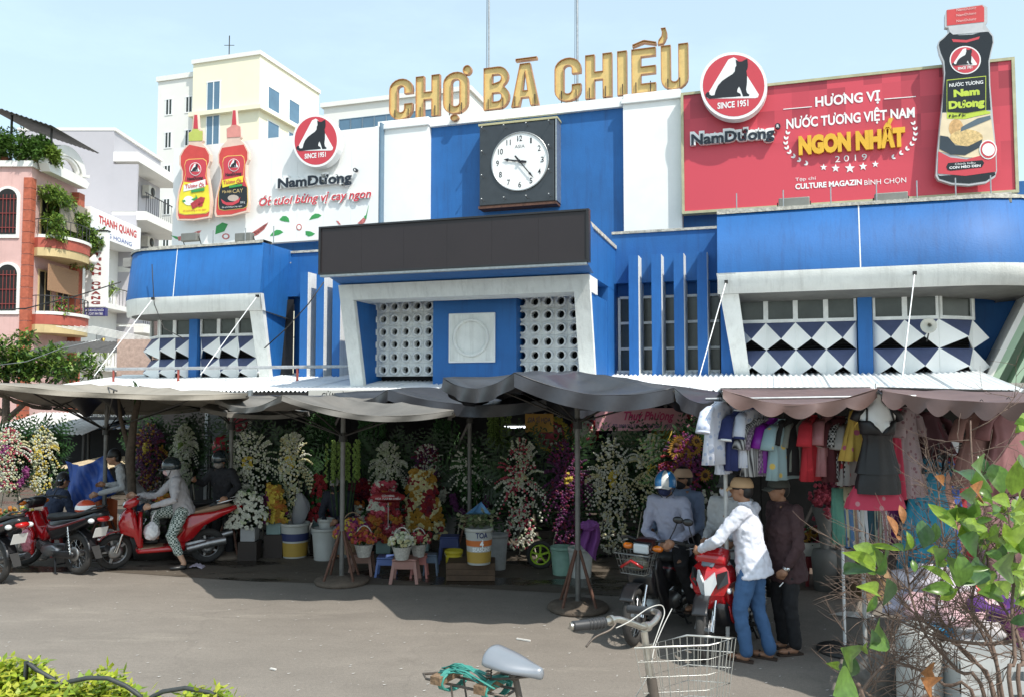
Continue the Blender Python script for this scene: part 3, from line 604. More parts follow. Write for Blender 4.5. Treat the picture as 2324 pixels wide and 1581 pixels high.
m.build('housing',blue,sc)
m=MB(); m.bx(s0[0]-.02,s1[0],-DS+.0,-DS+.12,s0[1]-.05,s0[1]-.004); m.build('bottom_trim',steel,sc)
m=MB(); m.bx(F(938,490,3)[0],F(1185,490,3)[0],-3.2,-2.95,s1[1]-.1,s1[1]+.09); m.build('rusty_bracket',mat('rust red steel',(.33,.10,.05),.8,var=.4,scale=10,streak=.4),sc)
# ---- red billboard
rb=bempty('red_billboard','wide red soy sauce billboard standing on the roof over the right wing','billboard'); rb.location=OR
DB=-2.2
b0=F(1548,487,DB); b1=F(2302,134,DB); zb0_,zb1_=b0[1],FZ(1550,212,DB)
red=bpy.data.materials.new('checkered red print'); red.use_nodes=True; t=red.node_tree; b=t.nodes['Principled BSDF']; b.inputs['Roughness'].default_value=.45
tc=t.nodes.new('ShaderNodeTexCoord'); sx=t.nodes.new('ShaderNodeMapping'); sx.inputs['Scale'].default_value=(2.4,0,2.4); t.links.new(tc.outputs['Object'],sx.inputs[0])
wn=t.nodes.new('ShaderNodeTexWhiteNoise'); fl_=t.nodes.new('ShaderNodeVectorMath'); fl_.operation='FLOOR'; t.links.new(sx.outputs[0],fl_.inputs[0]); t.links.new(fl_.outputs[0],wn.inputs[0])
sp_=t.nodes.new('ShaderNodeSeparateXYZ'); t.links.new(tc.outputs['Object'],sp_.inputs[0])
# printed checks fade in towards the upper right of the sheet
ma=t.nodes.new('ShaderNodeMath'); ma.operation='MULTIPLY_ADD'; t.links.new(sp_.outputs[2],ma.inputs[0]); ma.inputs[1].default_value=1.1; 
t.links.new(mr(t,sp_.outputs[0],b0[0],b1[0],0,1.35),ma.inputs[2]); fade=mr(t,ma.outputs[0],1.1*8.3+.55,1.1*9.3+1.0,0,.8)
ck_=mr(t,wn.outputs[0],.2,.9,0,1); mm=t.nodes.new('ShaderNodeMath'); mm.operation='MULTIPLY'; t.links.new(ck_,mm.inputs[0]); t.links.new(fade,mm.inputs[1])
t.links.new(mix(t,mm.outputs[0],(.60,.062,.09,1),(.25,.02,.035,1)),b.inputs['Base Color'])
m=MB(); m.bx(b0[0]+.07,b1[0]-.07,-DB-.002,-DB+.22,zb0_+.07,zb1_-.07); m.build('printed_sheet',red,rb)
m=MB(); fy0,fy1=-DB-.04,-DB+.24
m.bx(b0[0],b0[0]+.068,fy0,fy1,zb0_,zb1_); m.bx(b1[0]-.068,b1[0],fy0,fy1,zb0_,zb1_); m.bx(b0[0]+.07,b1[0]-.07,fy0,fy1,zb1_-.068,zb1_); m.bx(b0[0]+.07,b1[0]-.07,fy0,fy1,zb0_,zb0_+.068); m.build('frame',mat('pale yellow trim',(.44,.43,.27),.5,var=.2),rb)
d=DB
Tm=lambda body,l,r,cap,mm,**k: tline(rb,body,z3,l,r,cap,d+.012,mm,**k)
Tm('HƯƠNG VỊ',(606,416),(860,397),36,whitep,bold=.03)
Tm('NƯỚC TƯƠNG VIỆT NAM',(492,502),(996,464),36,whitep,bold=.03)
Tm('2019',(683,638),(808,628),24,whitep,bold=0,spacing=1.5)
Tm('Tạp chí',(527,711),(608,705),12,whitep,bold=0)
Tm('CULTURE MAGAZIN',(527,741),(788,727),20,whitep,bold=.035)
Tm('BÌNH CHỌN',(798,727),(962,716),19,whitep,bold=0)
o=tline(rb,'NGON NHẤT',z3,(540,602),(957,578),62,d+.02,mat('yellow raised lettering',(.75,.43,.03),.35,var=.1),name='raised_lettering',depth=.09,bold=.07)
for l,r in (((480,428),(592,418)),((876,388),(1000,378))):
    art(z3,[l,r,(r[0],r[1]+3),(l[0],l[1]+3)],d+.012,whitep,rb,'printed_rule')
def star(cx,cy,r): return [(cx+(r if k%2==0 else r*.42)*math.sin(PI*k/5),cy-(r if k%2==0 else r*.42)*math.cos(PI*k/5)) for k in range(10)]
for x,y,r in ((638,657,14),(685,661,17),(741,661,21),(793,654,17),(841,645,14)): art(z3,star(x,y,r),d+.012,whitep,rb,'star')
def leafp(x,y,a,L,w):
    c,s_=math.cos(R(a)),-math.sin(R(a)); P=lambda l,o:(x+c*l-s_*o,y+s_*l+c*o); return [P(0,0),P(L*.35,-w),P(L*.75,-w*.7),P(L,0),P(L*.75,w*.7),P(L*.35,w)]
for P_ in (((497,522),(462,610),(600,652)),((990,484),(1030,575),(880,630))):
    for k in range(8):
        q=(k+.3)/8; x,y=[(1-q)**2*P_[0][i]+2*q*(1-q)*P_[1][i]+q*q*P_[2][i] for i in(0,1)]; tx,ty=[2*(1-q)*(P_[1][i]-P_[0][i])+2*q*(P_[2][i]-P_[1][i]) for i in(0,1)]
        an=math.degrees(math.atan2(ty,-tx)); an=math.degrees(math.atan2(-(-ty),-tx))
        for o in(-32,32): art(z3,leafp(x,y,math.degrees(math.atan2(ty,-tx))+o,17,4.2),d+.012,whitep,rb,'laurel_leaf')
# raised brand name
def brand(root,zf,l,r,cap,d,txtm,outm,pts_r):
    tline(root,'NamDương',zf,l,r,cap,d,outm,name='brand_backing',depth=.12,bold=.12)
    tline(root,'NamDương',zf,(l[0]+3,l[1]),(r[0]-3,r[1]),cap,d+.13,txtm,name='brand_lettering',depth=.01,bold=.03)
    x,y,q=pts_r; art(zf,circ(x,y,q,n=16),d+.13,txtm,root,'mark_disc',.1)
    tline(root,'R',zf,(x-q*.4,y+q*.5),(x+q*.5,y+q*.5),q,d+.136,outm,name='mark_letter')
brand(rb,z3,(116,563),(448,548),40,d+.02,greyb,whitep,(458,495,11))
# round cat emblem, a thing fixed in front of the board
e1=bempty('round_emblem','large round cat emblem over the upper left corner of the red billboard','emblem'); e1.location=OR
cat_logo(z3,e1,d+.42,dep=.3)
# ---- soy sauce bottle cut-out
bt=bempty('bottle_cutout','tall dark soy sauce bottle cut-out rising over the right end of the red billboard','cutout'); bt.location=OR
z8=zoomer(2880,0,2.636); d=DB+.35
out=[(135,120),(150,80),(440,38),(482,60),(482,185),(462,205),(500,255),(530,295),(535,350),(515,430),(500,500),(505,700),(530,1000),(555,1250),(560,1400),(545,1450),(470,1500),(330,1520),(190,1510),(80,1475),(58,1440),(70,1250),(95,1000),(120,760),(128,600),(120,510),(90,440),(75,370),(85,335),(125,305),(165,262),(160,230),(135,225)]
art(z8,out,d,mat('silver cut-out edge',(.5,.5,.5),.4,metal=.3),bt,'bottle_board',.14)
ins=lambda k,pts:[(310+(x-310)*k,y) for x,y in pts]
black2=mat('glossy black print',(.012,.014,.016),.25,var=.05)
art(z8,[(90,345),(130,312),(170,268),(250,290),(360,285),(440,262),(490,262),(520,300),(525,350),(505,430),(490,500),(495,700),(508,900),(112,920),(122,760),(138,600),(130,500),(100,430),(85,370)],d+.006,black2,bt,'printed_bottle')
art(z8,[(75,1430),(90,1440),(540,1410),(548,1430),(470,1482),(330,1503),(190,1494),(90,1464)],d+.006,black2,bt,'printed_base')
art(z8,[(148,85),(438,45),(455,65),(455,180),(150,212)],d+.006,mat('red cap print',(.6,.06,.06),.4),bt,'printed_cap')
art(z8,[(160,218),(445,190),(440,240),(470,262),(200,285),(172,262)],d+.008,mat('clear neck print',(.55,.56,.58),.4),bt,'printed_neck')
art(z8,[(190,322),(310,330),(420,300),(410,322),(310,350),(200,345)],d+.010,redm,bt,'printed_shine')
cat_logo(lambda x,y:z8(300+(x-285)*.97,493-(y-337)*-.87),bt,d+.02,dep=.006)
cream=mat('cream print',(.75,.62,.42),.5); lime=mat('lime print',(.5,.62,.06),.5)
art(z8,[(148,655),(470,622),(470,905),(310,932),(148,922)],d+.010,lime,bt,'label_border')
art(z8,[(153,661),(465,628),(465,900),(310,927),(153,917)],d+.014,black2,bt,'label_panel')
for body,l,r,cap,mm_,bo in (('NƯỚC TƯƠNG',(170,711),(447,688),26,whitep,.02),('Nam',(205,790),(418,775),52,lime,.06),('Dương',(165,885),(458,870),56,lime,.06)):
    tline(bt,body,z8,l,r,cap,d+.018,mm_,bold=bo)
art(z8,[(150,924),(310,934),(470,907),(505,915),(505,930),(400,950),(300,975),(150,972)],d+.012,lime,bt,'label_band')
tline(bt,'Đậm Đặc',z8,(165,955),(305,960),22,d+.02,blackp,bold=.02)
art(z8,[(112,925),(148,925),(150,972),(300,978),(505,932),(530,1100),(540,1200),(440,1290),(300,1290),(85,1240),(95,1050)],d+.008,cream,bt,'food_print')
art(z8,circ(225,1050,60,75,14),d+.012,mat('food tan print',(.62,.38,.16),.5,var=.5,scale=14),bt,'food_print')
art(z8,[(270,1040),(400,970),(505,945),(510,975),(260,1080)],d+.016,mat('spoon print',(.10,.14,.17),.4),bt,'food_print')
art(z8,[(95,1110),(160,1120),(220,1190),(320,1200),(440,1140),(430,1200),(300,1270),(180,1265),(90,1220)],d+.016,mat('bowl print',(.03,.045,.06),.4),bt,'food_print')
art(z8,circ(310,1128,135,68,20),d+.014,mat('food pale print',(.7,.5,.22),.5,var=.5,scale=16),bt,'food_print')
art(z8,[(80,1240),(180,1290),(310,1305),(440,1270),(545,1180),(552,1405),(300,1440),(75,1420)],d+.011,redm,bt,'red_label')
art(z8,circ(487,1225,72,80,20),d+.02,whitep,bt,'seal_print'); art(z8,circ(487,1225,62,70,20),d+.024,redm,bt,'seal_print'); art(z8,circ(490,1225,52,52,20),d+.028,whitep,bt,'seal_print')
art(z8,[(145,1365),(160,1335),(440,1312),(455,1335),(435,1370),(180,1398),(155,1390)],d+.016,black2,bt,'label_pill')
tline(bt,'Chính hiệu',z8,(215,1352),(382,1340),16,d+.022,whitep,bold=0)
tline(bt,'CON MÈO ĐEN',z8,(170,1383),(425,1365),18,d+.022,whitep,bold=.03)
for k,y in enumerate((92,135,182)):
    tline(bt,'NamDương',z8,(228,y),(390,y-14),20,d+.012,mat('pink print',(.75,.4,.38),.5),bold=.02)
# ---- white billboard
wb=bempty('white_billboard','wide white chilli sauce billboard standing on the roof over the left wing','billboard'); wb.location=OR
w0=F(390,554,DB); w1=F(860,400,DB); wz0=FZ(620,551,DB); wz1=FZ(862,287,DB)
wbm=mat('white billboard sheet',(.80,.81,.80),.5,var=.03,scale=.8)
n=8
for i in range(n):
    m=MB(); a=w0[0]+(w1[0]-w0[0])*i/n; b=w0[0]+(w1[0]-w0[0])*(i+1)/n; m.bx(a,b-.004,-DB,-DB+.2,wz0,wz1); m.build('sheet_panel',wbm,wb)
m=MB(); m.bx(w1[0]+.02,w1[0]+.07,-DB-.02,-DB+.2,wz0,wz1+.1); m.build('edge_strip',mat('blue grey strip',(.12,.2,.28),.5),wb)
d=DB
brand(wb,z11,(430,533),(1640,460),150,d+.02,greyb,whitep,(1688,250,32))
chm=mat('chilli red print',(.60,.05,.07),.5)
tline(wb,'Ớt tươi bừng vị cay ngon',z11,(125,850),(1960,700),130,d+.02,whitep,name='slogan_backing',depth=.05,bold=.06,shear=.25)
tline(wb,'Ớt tươi bừng vị cay ngon',z11,(128,848),(1957,698),130,d+.075,chm,name='slogan',depth=.01,bold=.01,shear=.25)
grm=mat('leaf green print',(.04,.30,.08),.5,var=.2,scale=6); pkm=mat('pink chilli print',(.55,.16,.15),.5,var=.7,scale=16)
for pts in ([(455,1060),(510,1005),(565,1005),(605,1040),(620,1105),(540,1095),(480,1080)],[(940,1070),(985,1000),(1040,965),(1100,970),(1143,997),(1090,1035),(1010,1052)],[(300,1330),(350,1265),(410,1230),(470,1235),(520,1270),(450,1310),(370,1330)],[(882,1250),(960,1255),(1038,1293),(990,1328),(930,1340),(885,1310)]):
    art(z11,pts,d+.008,grm,wb,'leaf_print')
art(z11,circ(776,1188,46,55,14),d+.008,pkm,wb,'chilli_print'); art(z11,circ(776,1188,30,36,14),d+.012,whitep,wb,'chilli_print')
for pts in ([(1730,1125),(1830,1030),(1870,1060),(1850,1110),(1800,1140)],[(1380,1082),(1415,1085),(1460,1145),(1425,1145)],[(0,1275),(90,1250),(200,1150),(262,1135),(210,1220),(100,1310),(0,1355)]): art(z11,pts,d+.008,pkm,wb,'chilli_print')
art(z11,[(1840,1010),(1870,990),(1918,815),(1885,1000),(1875,1060),(1845,1040)],d+.010,grm,wb,'leaf_print')
art(z10,[(660,50),(760,30),(870,-10),(905,-15),(850,50),(730,90),(670,90)],d+.008,pkm,wb,'chilli_print'); art(z10,[(590,35),(640,45),(665,50),(670,80),(640,70)],d+.008,grm,wb,'leaf_print')
art(z10,[(1355,50),(1440,-5),(1540,-70),(1590,-100),(1530,-20),(1420,60)],d+.008,pkm,wb,'chilli_print'); art(z10,[(1275,30),(1340,35),(1362,50),(1350,60)],d+.010,grm,wb,'leaf_print')
art(z1,[(1055,755),(1060,715),(1090,697),(1117,705),(1100,740)],d+.008,grm,wb,'leaf_print'); art(z1,circ(1107,765,19,15,12),d+.008,pkm,wb,'chilli_print'); art(z1,circ(1107,765,11,9,12),d+.012,whitep,wb,'chilli_print')
e2=bempty('round_emblem','round cat emblem at the top of the white billboard','emblem'); e2.location=OR
sq=98/128
cat_logo(lambda x,y:((716.5+(x-285)*.398),(320-(337-y)*.452)),e2,d+.4,dep=.28)
# chilli bottles
z7=zoomer(520,320,3.763)
def chilli(name_l,outline,cx,spec):
    t=bempty('bottle_cutout',name_l,'cutout'); t.location=OR; dd=DB+.3
    art(z7,outline,dd,mat('pink cut-out edge',(.75,.55,.45),.5),t,'bottle_board',.10)
    k=lambda pts:pts
    c=sum(p[0] for p in outline)/len(outline); cy=sum(p[1] for p in outline)/len(outline)
    body=[p for p in outline if p[1]>470]
    art(z7,[(c+(p[0]-c)*.9,cy+(p[1]-cy)*.97) for p in body],dd+.006,mat('chilli red bottle print',(.60,.06,.05),.4,var=.15,scale=3),t,'printed_bottle')
    return t,dd
o1=[(300,135),(350,135),(360,300),(410,320),(415,440),(400,470),(450,520),(498,600),(500,680),(470,760),(470,860),(495,1000),(510,1150),(505,1290),(490,1340),(300,1370),(115,1370),(100,1330),(100,1180),(125,1020),(165,900),(165,800),(135,720),(135,620),(180,540),(245,480),(240,350),(275,330),(290,300)]
t,dd=chilli('red chilli sauce bottle cut-out with green cap and yellow label',o1,0,0)
art(z7,[(245,350),(275,335),(290,305),(350,305),(370,325),(408,330),(405,440),(245,445)],dd+.012,mat('lime cap print',(.5,.55,.12),.5),t,'printed_cap')
art(z7,[(312,140),(342,140),(352,300),(300,300)],dd+.014,redm,t,'printed_nozzle')
lab=[(200,730),(215,680),(250,662),(410,655),(445,680),(455,740),(440,850),(470,960),(485,1150),(480,1260),(440,1285),(200,1302),(140,1285),(130,1230),(140,1080),(190,920),(210,830)]
def label(t,dd,lab,lowm,ycut,bandm,tm,sx,sy):
    c=(sum(p[0] for p in lab)/len(lab),sum(p[1] for p in lab)/len(lab))
    art(z7,[(c[0]+(x-c[0])*1.04,c[1]+(y-c[1])*1.025) for x,y in lab],dd+.012,mat('label yellow edge',(.8,.6,.15),.5),t,'label_border')
    art(z7,lab,dd+.016,redm,t,'label_top')
    low=[p for p in lab if p[1]>ycut]; art(z7,low,dd+.020,lowm,t,'label_panel')
label(t,dd,lab,mat('yellow label print',(.8,.68,.04),.5),900,0,0,0,0)
cat_logo(lambda x,y:z7(322+(x-285)*.52,772-(337-y)*.58),t,dd+.03,dep=.004,since=False)
tline(t,'NamDương',z7,(228,905),(410,888),34,dd+.03,blackp,bold=.04)
art(z7,[(188,960),(440,890),(440,975),(300,1010),(185,1035)],dd+.03,whitep,t,'label_band'); tline(t,'Tương Ớt',z7,(203,1005),(425,970),44,dd+.04,redm,bold=.02)
art(z7,[(272,1020),(430,990),(425,1025),(275,1048)],dd+.04,grm,t,'label_band')
art(z7,circ(245,1140,62,55,16),dd+.03,whitep,t,'garlic_print')
for q in ([(265,1175),(330,1130),(385,1095),(435,1105),(420,1160),(350,1210),(290,1240)],[(350,1180),(415,1150),(405,1205),(360,1215)]): art(z7,q,dd+.034,mat('chilli maroon print',(.45,.04,.05),.4,var=.4,scale=18),t,'chilli_print')
art(z7,[(165,1140),(200,1130),(210,1150),(180,1160)],dd+.034,grm,t,'leaf_print'); art(z7,[(275,1125),(330,1100),(325,1065),(350,1115),(300,1140)],dd+.036,grm,t,'leaf_print')
tline(t,'Ớt tươi bừng vị cay ngon',z7,(180,1272),(445,1250),20,dd+.03,chm,bold=0)
o2=[(755,82),(795,82),(805,255),(850,275),(858,400),(840,420),(900,480),(948,570),(948,660),(920,720),(915,860),(940,1000),(945,1180),(935,1270),(740,1320),(560,1330),(545,1290),(555,1130),(590,980),(620,870),(615,780),(585,700),(585,600),(620,520),(690,440),(685,300),(735,270),(748,240)]
t,dd=chilli('red chilli sauce bottle cut-out with pink cap and black label',o2,0,0)
art(z7,[(692,300),(735,278),(748,250),(805,255),(848,280),(850,395),(690,405)],dd+.012,mat('pink cap print',(.68,.28,.24),.5),t,'printed_cap')
art(z7,[(762,88),(790,88),(800,255),(748,255)],dd+.014,redm,t,'printed_nozzle')
lab2=[(645,690),(660,645),(700,625),(860,615),(885,640),(895,700),(880,850),(925,980),(930,1150),(920,1205),(880,1225),(660,1250),(605,1235),(595,1180),(600,1040),(640,900),(650,800)]
label(t,dd,lab2,black2,880,0,0,0,0)
cat_logo(lambda x,y:z7(772+(x-285)*.50,725-(337-y)*.56),t,dd+.03,dep=.004,since=False)
tline(t,'NamDương',z7,(673,855),(860,838),34,dd+.03,blackp,bold=.04)
art(z7,[(632,905),(878,850),(878,925),(640,990)],dd+.03,mat('yellow label print',(.8,.68,.04)),t,'label_band'); tline(t,'Tương Ớt',z7,(648,960),(860,918),40,dd+.04,redm,bold=.02)
art(z7,[(716,965),(872,945),(868,970),(718,995)],dd+.04,grm,t,'label_band')
tline(t,'Đặc biệt',z7,(636,1055),(745,1040),26,dd+.03,mat('tan print',(.6,.45,.2)),bold=.02); tline(t,'CAY',z7,(758,1055),(880,1040),44,dd+.03,mat('tan print',(.6,.45,.2)),bold=0)
art(z7,[(620,1120),(680,1160),(760,1160),(830,1120),(850,1100),(830,1160),(760,1195),(690,1195),(640,1170)],dd+.03,redm,t,'chilli_print'); art(z7,circ(765,1110,65,38,14),dd+.028,mat('steam print',(.5,.42,.36)),t,'steam_print')
tline(t,'250 g',z7,(848,1172),(902,1168),22,dd+.03,whitep,bold=0); tline(t,'Ớt tươi bừng vị cay ngon',z7,(632,1232),(868,1205),16,dd+.03,whitep,bold=0)
# ---- floodlights and rods on the copings
def flood(px,py,d,label,w=.55):
    u,z=F(px,py,d); t=bempty('floodlight',label,'floodlight','floodlights on the roof edge',u,d,z)
    m=MB(); m.box((0,0,.02),(w,.16,.22)); bev(m.build('housing',mat('grey lamp housing',(.22,.22,.2),.5,metal=.4),t),.02)
    m=MB(); m.bx(-w/2+.04,w/2-.04,.082,.09,-.05,.09); m.build('lens',mat('lamp glass',(.5,.52,.52),.15),t)
    m=MB(); m.tube([(-w/2-.02,0,.05),(-w/2-.02,.12,-.2),(-w/2-.02,.16,-.22)],.012,5); m.tube([(w/2+.02,0,.05),(w/2+.02,.12,-.2),(w/2+.02,.16,-.22)],.012,5); m.build('bracket',dsteel,t)
for px,py,l in ((1802,458,'floodlight on the right wing roof edge below the gold lettering of the red billboard'),(2022,447,'middle floodlight on the right wing roof edge, left of the dark bottle'),(2254,449,'rightmost floodlight on the roof edge under the end of the red billboard')): flood(px,py+6,1.0,l,.62)
for px,l in ((432,'floodlight on the left wing roof edge below the green-capped bottle'),(555,'floodlight on the left wing roof edge below the pink-capped bottle')): flood(px,541,1.0,l,.5)
RODL=['under its left end','left of its first floodlight','between the first and middle floodlight','left of the middle floodlight','right of the middle floodlight','in front of the dark bottle cut-out','at the rounded end of the right wing','near its rounded end','between the two floodlights','under the green leaf prints']
for i,px in enumerate((1672,1778,1886,1990,2082,2170,2250,485,558,622)):
    d=1.15; py=ZT
    u=FU(px,d,470); L=.42; t=bempty('roof_rod',['thin steel rod on the right wing coping, ','thin steel rod on the left wing coping, '][i>6]+RODL[i],'rod',['rods on the right wing coping','rods on the left wing coping'][i>6],u,d,ZT+.02)
    m=MB(); m.cyl((0,0,0),(0,0,L),.014,6); m.build('rod',steel,t)
# ---- corrugated awning over the stalls
aw=bempty('corrugated_awning','long white corrugated metal awning running under the upper windows','awning'); aw.location=OR
ua,ubb=FU(52,3.2,862),FU(2240,2.2,865)
ws=1.0; nn=int((ubb-ua)/ws)+1; d0,d1=-.1,3.3; zA,zB=2.97,2.53
cm=MB(); K=48
def cs(i,j):
    x=ws*1.02*i; return (x,-(d0+(d1-d0)*j),zA+(zB-zA)*j+.022*math.cos(2*PI*i*9))
cm.grid(cs,K,1); cme=cm.mesh('roof_sheet',mat('white corrugated sheet',(.78,.80,.80),.45,var=.08,scale=1.2,streak=.2,dirt=(.4,.38,.32)))
for i in range(nn): link('roof_sheet',cme,aw,(ua+ws*i,0,(i%2)*.004))
m=MB(); m.bx(ua,ubb,-d0-.02,-d0+.04,zA-.3,zA+.05); m.build('back_flashing',white,aw)
for i in range(0,nn,2):
    x=ua+i*ws+.5; m=MB(); m.add([(x+a_,-d_,zz-.05-q_) for a_ in(-.025,.025) for d_,zz in((d0,zA),(d1-.1,zB+.01)) for q_ in(0,.06)],[(0,1,3,2),(4,6,7,5),(0,4,5,1),(2,3,7,6),(0,2,6,4),(1,5,7,3)]); m.build('rafter',dsteel,aw)
m=MB(); m.bx(ua,ubb,-d1+.08,-d1+.13,zB-.1,zB-.05); m.build('purlin',dsteel,aw)
# steel pipe standing on the awning and its short red posts
pp=bempty('awning_pipe','long grey steel pipe on short red posts along the top of the awning','pipe'); pp.location=OR
pa=F(240,833,1.4); pb_=F(980,834,1.4); m=MB(); m.cyl((pa[0],-1.4,FZ(600,833,1.4)),(pb_[0],-1.4,FZ(600,833,1.4)),.042,10); m.build('pipe',mat('old grey pipe',(.4,.41,.42),.45,metal=.3,var=.3,scale=8,streak=.3),pp)
for px in (258,405,675,935,976): m=MB(); u=FU(px,1.4,834); m.cyl((u,-1.4,2.72),(u,-1.4,FZ(600,833,1.4)+.02),.03,8); m.build('post',mat('red primer paint',(.28,.06,.045),.6),pp)
# stays from the wings down to the awning edge
for i,(xa,ya,xb,yb,l) in enumerate(((347,678,214,852,'thin white stay rod at the rounded end of the left wing'),(584,672,455,850,'thin white stay rod from the left wing down to the awning'),(1648,640,1585,862,'thin white stay rod beside the slanting post of the right wing'),(2076,620,2046,872,'thin white stay rod in front of the right wing pilaster'))):
    dd0=1.5; a=F(xa,ya,dd0); b=F(xb,yb,2.9)
    t=bempty('stay_rod',l,'rod','stay rods of the awning'); t.location=OR; m=MB(); m.cyl((a[0],-dd0,a[1]),(b[0],-2.9,b[1]),.011,6); m.build('rod',whitep,t); m=MB(); m.box((a[0],-dd0,a[1]),(.07,.06,.07)); m.build('anchor',dsteel,t)
# horn loudspeaker
u,z=F(2110,738,.95); t=bempty('horn_loudspeaker','grey horn loudspeaker above the folded panels of the right wing','loudspeaker',None,u,.95,z)
m=MB(); ax=V((-.35,-.9,-.15)); m.lathe([(.015,-.12),(.03,-.1),(.05,0),(.11,.07),(.155,.1),(.15,.105),(.1,.075),(.04,.02)],18,(0,0,0),ax,cap=False); m.build('horn',mat('cream grey plastic',(.5,.49,.43),.5,var=.1),t)
m=MB(); m.lathe([(.02,-.22),(.075,-.2),(.075,-.1),(.03,-.08)],14,(0,0,0),ax); m.build('driver',mat('cream grey plastic',(.5,.49,.43)),t)
m=MB(); m.cyl((0,.0,-.05),(0,.35,-.3),.015,6); m.build('bracket',dsteel,t)
# ================================================================ foliage helpers
def leaf_cloud(mb,blobs,n,size,mi=0,flat=0,rnd=random,elong=1.6,nm=1,shell=.55):
    """n leaf-sized blades spread through ellipsoid clumps [(centre, radii)]"""
    wts=[b[1][0]*b[1][1]*b[1][2] for b in blobs]; tot=sum(wts)
    for (c,r),w in zip(blobs,wts):
        for _ in range(max(3,int(n*w/tot))):
            d=V((rnd.gauss(0,1),rnd.gauss(0,1),rnd.gauss(0,1))).normalized(); q=(shell+(1-shell)*rnd.random())**.8
            p=V((c[0]+d.x*r[0]*q,c[1]+d.y*r[1]*q,c[2]+d.z*r[2]*q))
            a=V((rnd.gauss(0,1),rnd.gauss(0,1),rnd.gauss(0,.7)-flat)).normalized(); x,y=ortho(a); s_=size*rnd.uniform(.6,1.3)
            x=x*math.cos(w)+y*math.sin(w) if 0 else x
            mb.add([p,p+a*s_*elong*.5+x*s_*.36,p+a*s_*elong,p+a*s_*elong*.5-x*s_*.36],[(0,1,2,3)],mi if nm==1 else rnd.randrange(nm))
    return mb
def clumps(n,c,r,rr,rnd=random):
    return [((c[0]+rnd.uniform(-1,1)*r[0],c[1]+rnd.uniform(-1,1)*r[1],c[2]+rnd.uniform(-1,1)*r[2]),(rr*rnd.uniform(.6,1.3),)*3) for _ in range(n)]
gl1=leafmat('mid green leaves',(.10,.20,.04)); gl2=leafmat('yellow green leaves',(.22,.32,.06)); gl3=leafmat('dark green leaves',(.045,.10,.028)); gl4=leafmat('dry tan leaves',(.22,.16,.06))
barkm=mat('bark',(.10,.075,.055),.9,var=.4,scale=14,bump=.5)
# ================================================================ houses along the side street, facades on x = XF
XF=-20.0
YP=lambda px:XF*1850/(px-1162)            # depth of a point of the facade line seen at survey column px
def zf(px,py): return at(px,py,YP(px)).z
def wallgrid(m,x0,x1,y0,y1,z0,z1): m.bx(x0,x1,y0,y1,z0,z1)
pinkm=mat('salmon pink render',(.62,.40,.37),.75,var=.12,scale=1.2,bump=.2,streak=.25,dirt=(.3,.12,.09))
brickm=mat('red brick strips',(.42,.11,.06),.8,var=.3,scale=6)
yelm=mat('yellow ochre render',(.55,.43,.22),.75,var=.15,scale=1.5,streak=.3,dirt=(.3,.2,.1))
whm=mat('white house render',(.78,.77,.73),.7,var=.06,scale=1,streak=.15,dirt=(.45,.42,.38))
lavm=mat('pale grey render',(.44,.43,.46),.7,var=.05,scale=.5)
creamm=mat('cream render',(.84,.79,.60),.7,var=.04,scale=.4)
offw=mat('off white render',(.78,.77,.72),.7,var=.04,scale=.4)
bglass=mat('blue window glass',(.10,.19,.28),.12,var=.2,scale=.4,spec=.8)
ironm=mat('dark railings',(.05,.05,.055),.5,metal=.4)
def pc(root,name,m,mm,kind=None): return m.build(name,mm,root,kind=kind)
def frame_win(root,x0,x1,z0,z1,y,gm,axis='x',div=2,fw=.07,fm=None,proud=.05):
    """window in a wall facing -y (axis x) at y, or facing +x (axis y) where x0,x1 run along y and y is the x of the wall"""
    fm=fm or whitep; f=MB(); g=MB(); w=(x1-x0)
    def b(a0,a1,c0,c1,o0,o1,mb):
        if axis=='x': mb.bx(a0,a1,y-o1,y-o0,c0,c1)
        else: mb.bx(y+o0,y+o1,a0,a1,c0,c1)
    b(x0-fw,x1+fw,z1,z1+fw,0,proud,f); b(x0-fw,x1+fw,z0-fw,z0,0,proud,f)
    for k in range(div+1):
        c=x0+w*k/div; hw=fw/2 if 0<k<div else fw/2
        b(c-hw,c+hw,z0,z1,0,proud-.004,f)
    o=f.build('window',fm,root); b(x0+fw/2,x1-fw/2,z0,z1,.002,.02,g); g.build('pane',gm,o); return o
